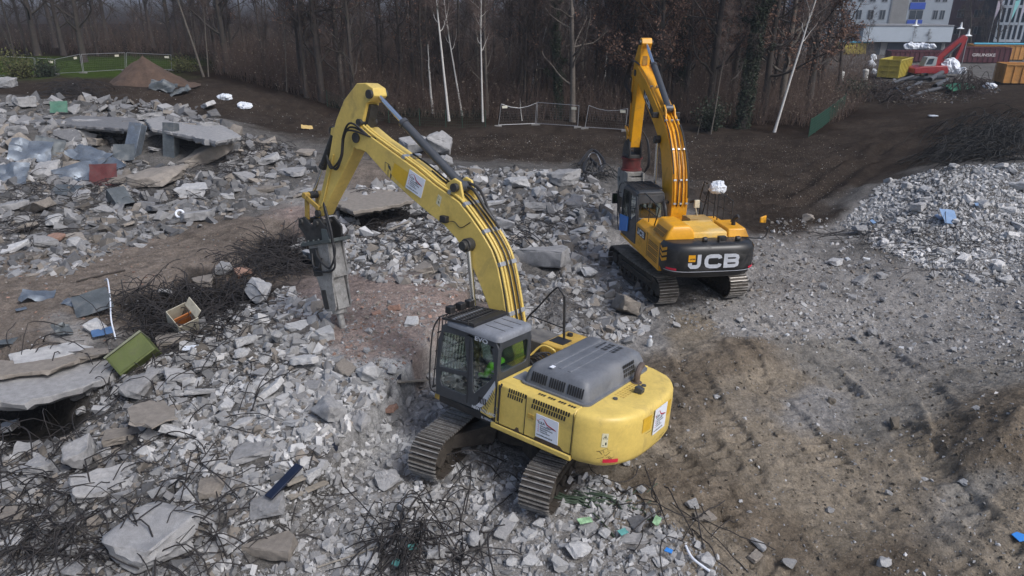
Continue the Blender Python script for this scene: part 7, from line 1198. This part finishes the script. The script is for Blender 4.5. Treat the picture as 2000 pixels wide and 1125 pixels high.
# scrap sheets on the mound
for a in [(65, 312, 70, 55, (35, 10, 20), SHEET, 'leaning crumpled sheet at the left of the mound scrap', .2, .5), (155, 352, 80, 50, (30, -10, 40), SHEET, 'bright curled sheet in the middle of the mound scrap', .2, .4), (180, 330, 70, 45, (25, 15, -10), SHEET, 'bent sheet arching over the mound scrap', .3, .8), (222, 335, 60, 30, (20, 10, -40), SHEET, 'strip of sheet trailing right from the mound scrap', .15, .4), (25, 355, 60, 50, (40, 0, 10), SHEET, 'pale crumpled sheet at the left frame edge of the mound', .25, .4), (100, 300, 50, 40, (50, 20, 30), DSHEET, 'dark bent sheet above the crumpled sheets', .2, .4), (130, 378, 60, 36, (20, 0, -10), DSHEET, 'dark flat sheet under the curled bright one', .1, .2), (245, 315, 40, 36, (50, 0, 10), DSHEET, 'teal grey sheet right of the arching one', .1, .5), (205, 360, 50, 44, (60, 0, 10), mat('dull red panel', (.10, .02, .02), .6, 0, .3, 3, dirt=(.08, .05, .05), damt=.5), 'dull red panel standing in the mound scrap', .08, .5), (118, 224, 30, 26, (50, 0, 20), mat('green scrap', (.06, .15, .105), .6, 0, .2, 4), 'green plastic scrap on the upper mound', .2, .5), (320, 178, 50, 24, (40, 10, 0), DSHEET, 'black folded sheet on the back rim of the mound', .3, .4), (352, 185, 40, 20, (20, -20, 30), DSHEET, 'dark bent frame sheet right of the folded one', .3, .3)]:
    sheet(*a[:7], crumple=a[7] * .8, lift=a[8])
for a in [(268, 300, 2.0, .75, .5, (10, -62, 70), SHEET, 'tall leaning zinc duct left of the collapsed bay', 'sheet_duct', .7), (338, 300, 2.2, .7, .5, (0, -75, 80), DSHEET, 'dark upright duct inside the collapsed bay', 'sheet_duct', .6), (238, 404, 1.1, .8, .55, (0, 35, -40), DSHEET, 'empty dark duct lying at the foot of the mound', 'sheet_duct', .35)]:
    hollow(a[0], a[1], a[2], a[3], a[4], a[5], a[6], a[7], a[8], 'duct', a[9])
def bar(name, label, cat, pts, w_, t, mt, lift=.1, group=None):
    P = ground([p[0] for p in pts], [p[1] for p in pts]) + (0, 0, lift); c = P.mean(0); m = MB(); m.beam(P[0] - c, P[-1] - c, w_, t); o = m.build(name, mt, None, bevel=.006); o.location = tuple(c); return tag(o, label, cat, group)
def hose(name, label, cat, pts, r, mt, lift=.05):
    P = ground([p[0] for p in pts], [p[1] for p in pts]) + (0, 0, lift); P = P + np.array([[0, 0, p[2] if len(p) > 2 else 0] for p in pts]); P = smooth_path(P, 5); c = P.mean(0); m = MB(); m.tube(P - c, r, 7); o = m.build(name, mt, None); o.location = tuple(c); return tag(o, label, cat)
NAVY = mat('blue black beam', (.012, .018, .04), .4, .2, .3, 3)
bar('steel_beam', 'blue black steel beam sticking out along the broken deck edge', 'beam', [(528, 996), (588, 932)], .2, .05, NAVY, .3); bar('plank', 'upper weathered plank right of the blue black beam', 'plank', [(562, 968), (618, 945)], .14, .05, WOODP, .28); bar('plank', 'lower weathered plank right of the blue black beam', 'plank', [(566, 990), (640, 958)], .14, .05, WOODP, .22); bar('plank', 'pale plank lying between deck edge and cab', 'plank', [(778, 754), (832, 750)], .16, .05, WOODP, .12); bar('plank', 'short grey plank leaning below the boom', 'plank', [(762, 462), (800, 444)], .14, .05, WOODP, .3)
bar('dark_strip', 'upper dark strip along the broken deck edge', 'strip', [(770, 748), (838, 660)], .03, .34, NAVY, -.15); bar('dark_strip', 'lower dark strip along the broken deck edge', 'strip', [(640, 882), (700, 810)], .03, .25, NAVY, -.1)  # thin dark strips set upright along the deck drop
hose('white_hose', 'white corrugated hose standing up left of the big tangle', 'hose', [(208, 562, .2), (218, 580, .55), (222, 615, .45), (222, 645, .3), (228, 670, .1)], .022, WHITE); hose('thin_pole', 'thin pale pole lying at the bottom left of centre', 'pole', [(620, 1112), (740, 1072)], .018, WOODP); hose('wooden_lath', 'long thin lath lying on the deck behind the breaker', 'lath', [(805, 546), (850, 535), (905, 538)], .022, WOODP, .1); hose('cable', 'black cable crossing the half buried sheet slab', 'cable', [(1000, 480, .2), (1025, 475, .5), (1060, 500, .5), (1085, 525, .2), (1100, 560, .05)], .02, HOSE); hose('cable', 'second black cable over the half buried sheet slab', 'cable', [(1000, 490, .1), (1020, 482, .4), (1050, 515, .45), (1095, 530, .1)], .02, HOSE)
hose('plastic_strip', 'white plastic slat at the lower right end of the rubble', 'slat', [(1338, 1075), (1352, 1100), (1385, 1125)], .025, WHITE, .12); hose('thin_branch', 'thin brown root lying on the path left of the tangle', 'branch', [(150, 552), (200, 540), (245, 530)], .03, BARK, .05)
hose('drain_hose', 'black and grey hose pile beside the grapple', 'hose', [(1130, 335, .3), (1155, 322, .9), (1180, 335, .5), (1165, 350, .3), (1140, 350, .4), (1150, 330, .6), (1178, 348, .2)], .09, BLK); hose('bent_frame', 'bent pale tube frame standing beside the grapple', 'tube', [(1142, 345, .1), (1150, 320, .5), (1165, 325, .7), (1178, 345, .2)], .035, ZINC)
tangle('dark crumpled steel scrap beside the grapple', [(1160, 345, 32, 12, 60, dict(arch=.8, L=(1, 2.5), r=.025))], 'steel_scrap', 'scrap', DSTEEL)
r = thing('plastic_ring', (0, 0, 0), 'white plastic ring at the foot of the left mound', 'ring'); put(r, 353, 428, .25, (60, 0, 20)); m = MB(); s = size(353, 428, 7); m.tube([(s * math.cos(a), s * math.sin(a), 0) for a in np.linspace(0, 6.283, 19)], s * .32, 8, cap=False); m.build('ring', WHITE, r)
put(tag(MB().prism([(-.15, -.1), (.12, -.11), (.15, .02), (.05, .12), (-.13, .1)], -.01, .01, 'z').build('blue_scrap', BLUE, None, bevel=.005), 'bright blue flat scrap at the lower right frame edge', 'scrap'), 1990, 1056, .1, (6, 4, 20)); put(tag(MB().prism([(-.08, -.045), (.07, -.055), (.08, .03), (-.05, .05)], -.01, .01, 'z').build('blue_scrap', BLUE, None), 'small blue painted scrap on a stone at the bottom right rubble', 'scrap'), 1304, 1092, .22, (10, 4, -20))
TEAL = mat('teal paint', (.10, .30, .29), .6, 0, .2, 5); GRN = mat('pale green paint', (.25, .42, .25), .8, 0, .5, 6)
for px, py, mt, nm, lab in ((1216, 1052, TEAL, 'teal_scrap', 'teal painted scrap on the slab right of bottom centre'), (1142, 1030, GRN, 'green_scrap', 'pale green painted scrap on the bottom rubble'), (808, 1082, TEAL, 'teal_scrap', 'teal scrap in the bottom centre tangle'), (775, 1112, TEAL, 'teal_scrap', 'second teal scrap lower left in the bottom centre tangle'), (1282, 1030, GRN, 'green_scrap', 'small greenish scrap at the rubble edge right of the dark plate')): sheet(px, py, 20 if mt is TEAL else 30, 13, (12, 8, rng.random() * 90), mt, lab, nm, 'scrap', .06, .18)
sheet(1852, 434, 34, 34, (40, 10, 10), mat('light blue sheet', (.15, .25, .42), .5, 0, .15, 3), 'light blue sheet on the pale heap', 'blue_sheet', 'sheet', .06, .25); sheet(1832, 430, 14, 14, (30, 0, 40), mat('light blue sheet', (.15, .25, .42), .5), 'small blue shred left of the light blue sheet', 'blue_sheet', 'sheet', .08, .15); sheet(1705, 438, 12, 12, (30, 0, 40), mat('light blue sheet', (.15, .25, .42), .5), 'small blue shred at the left foot of the pale heap', 'blue_sheet', 'sheet', .08, .12); sheet(1908, 404, 10, 8, (30, 0, 0), mat('light blue sheet', (.15, .25, .42), .5), 'tiny blue shred right of the light blue sheet', 'blue_sheet', 'sheet', .08, .12)
r = thing('plastic_bottle', (0, 0, 0), 'translucent white tank bottle standing on the dirt behind the pale excavator', 'bottle'); put(r, 1268, 676, .0, (4, 3, 0)); s = size(1268, 676, 1); m = MB(); m.tube([(0, 0, z * s) for z in (0, 1, 12, 16, 17, 20)], [4.5 * s, 5.5 * s, 5.5 * s, 3 * s, 2.2 * s, 2.2 * s], 14); m.build('body', mat('cloudy plastic', (.5, .52, .54), .4), r); m = MB(); m.cyl((0, 0, 20 * s), (0, 0, 22.5 * s), 2.6 * s, 12); m.build('cap', WHITE, r)
T = np.array([5.99, 24.878, .284]); RU = rot(R_(97.17), R_(-3.0), R_(.42)); bag(0, 0, 36, 'crumpled white bag hung on the railing of the orange excavator', .8, 0, at=T + RU @ np.array([-.55, -1.2, 3.45]))
sheet(600, 252, 22, 14, (20, 10, 20), mat('yellowish foam', (.5, .36, .14), .8, 0, .2, 4), 'yellowish board scrap on the dark soil left of the near stick', 'board_scrap', 'scrap', .1, .15)
for px, py, w_, lab in ((1400, 777, 10, 'white card on the tan dirt'), (1537, 655, 9, 'white square scrap on the gravel flat'), (1655, 508, 12, 'white block left of a pair on the gravel flat'), (1692, 508, 12, 'white block right of a pair on the gravel flat'), (1760, 680, 9, 'white shred right of the gravel flat')):
    o = chunk(px, py, w_, 'brick', 'pale', tilt=.1, name='white_block'); o.color = (.62, .64, .66, 1); o['label'] = lab; o['category'] = 'block'
# ---------------------------------------------------------------- hazy winter air
def haze(dens):
    m = bpy.data.materials.new('haze air'); m.use_nodes = True; N, L = m.node_tree.nodes, m.node_tree.links; N.remove(N['Principled BSDF']); v = N.new('ShaderNodeVolumePrincipled'); v.inputs['Density'].default_value = dens; v.inputs['Color'].default_value = (.80, .88, 1, 1); v.inputs['Anisotropy'].default_value = .2; L.new(v.outputs[0], N['Material Output'].inputs['Volume'])
    b = MB(); lo = float(MZ.min()) - 1; b.box((-1850, -80, lo), (1850, 2600, 30)); tag(b.build('haze', m, None, smooth=0), kind='stuff')
haze(.00042)
excavator_a(); excavator_b(); operator()
def split_far(root, gap=.09, skip=('lettering', 'logo', 'track', 'crown', 'wire_mesh', 'warning_symbol', 'old_decal_remnant')):
    """pieces of one part that stand clear of each other become parts of their own"""
    for o in [x for x in root.children_recursive if x.type == 'MESH' and x.name.split('.')[0] not in skip]:
        me = o.data; n = len(me.vertices); par = list(range(n))
        def find(a):
            while par[a] != a: par[a] = par[par[a]]; a = par[a]
            return a
        for e in me.edges: par[find(e.vertices[0])] = find(e.vertices[1])
        co = np.empty(n * 3, np.float32); me.vertices.foreach_get('co', co); co = co.reshape(-1, 3); lab = np.array([find(i) for i in range(n)]); ids = np.unique(lab)
        if len(ids) < 2 or len(ids) > 400: continue
        bb = [(co[lab == i].min(0) - gap / 2, co[lab == i].max(0) + gap / 2) for i in ids]; g = list(range(len(ids)))
        def fg(a):
            while g[a] != a: g[a] = g[g[a]]; a = g[a]
            return a
        for i in range(len(ids)):
            for j in range(i):
                if (bb[i][0] < bb[j][1]).all() and (bb[j][0] < bb[i][1]).all(): g[fg(i)] = fg(j)
        gi = {int(i): fg(k) for k, i in enumerate(ids)}; groups = sorted(set(gi.values()))
        if len(groups) < 2 or len(groups) > 12: continue
        vg = np.array([gi[int(l)] for l in lab])
        for q in groups[1:] + groups[:1]:
            bm = bmesh.new(); bm.from_mesh(me); bm.verts.ensure_lookup_table(); bmesh.ops.delete(bm, geom=[v for v in bm.verts if vg[v.index] != q], context='VERTS')
            if q == groups[0]: me2 = me.copy(); bm.to_mesh(me2); o.data = me2
            else:
                c = o.copy(); c.data = me.copy(); COL.objects.link(c); bm.to_mesh(c.data)
            bm.free()
for r in [o for o in C.objects if o.parent is None and o.get('category') == 'excavator']: split_far(r)
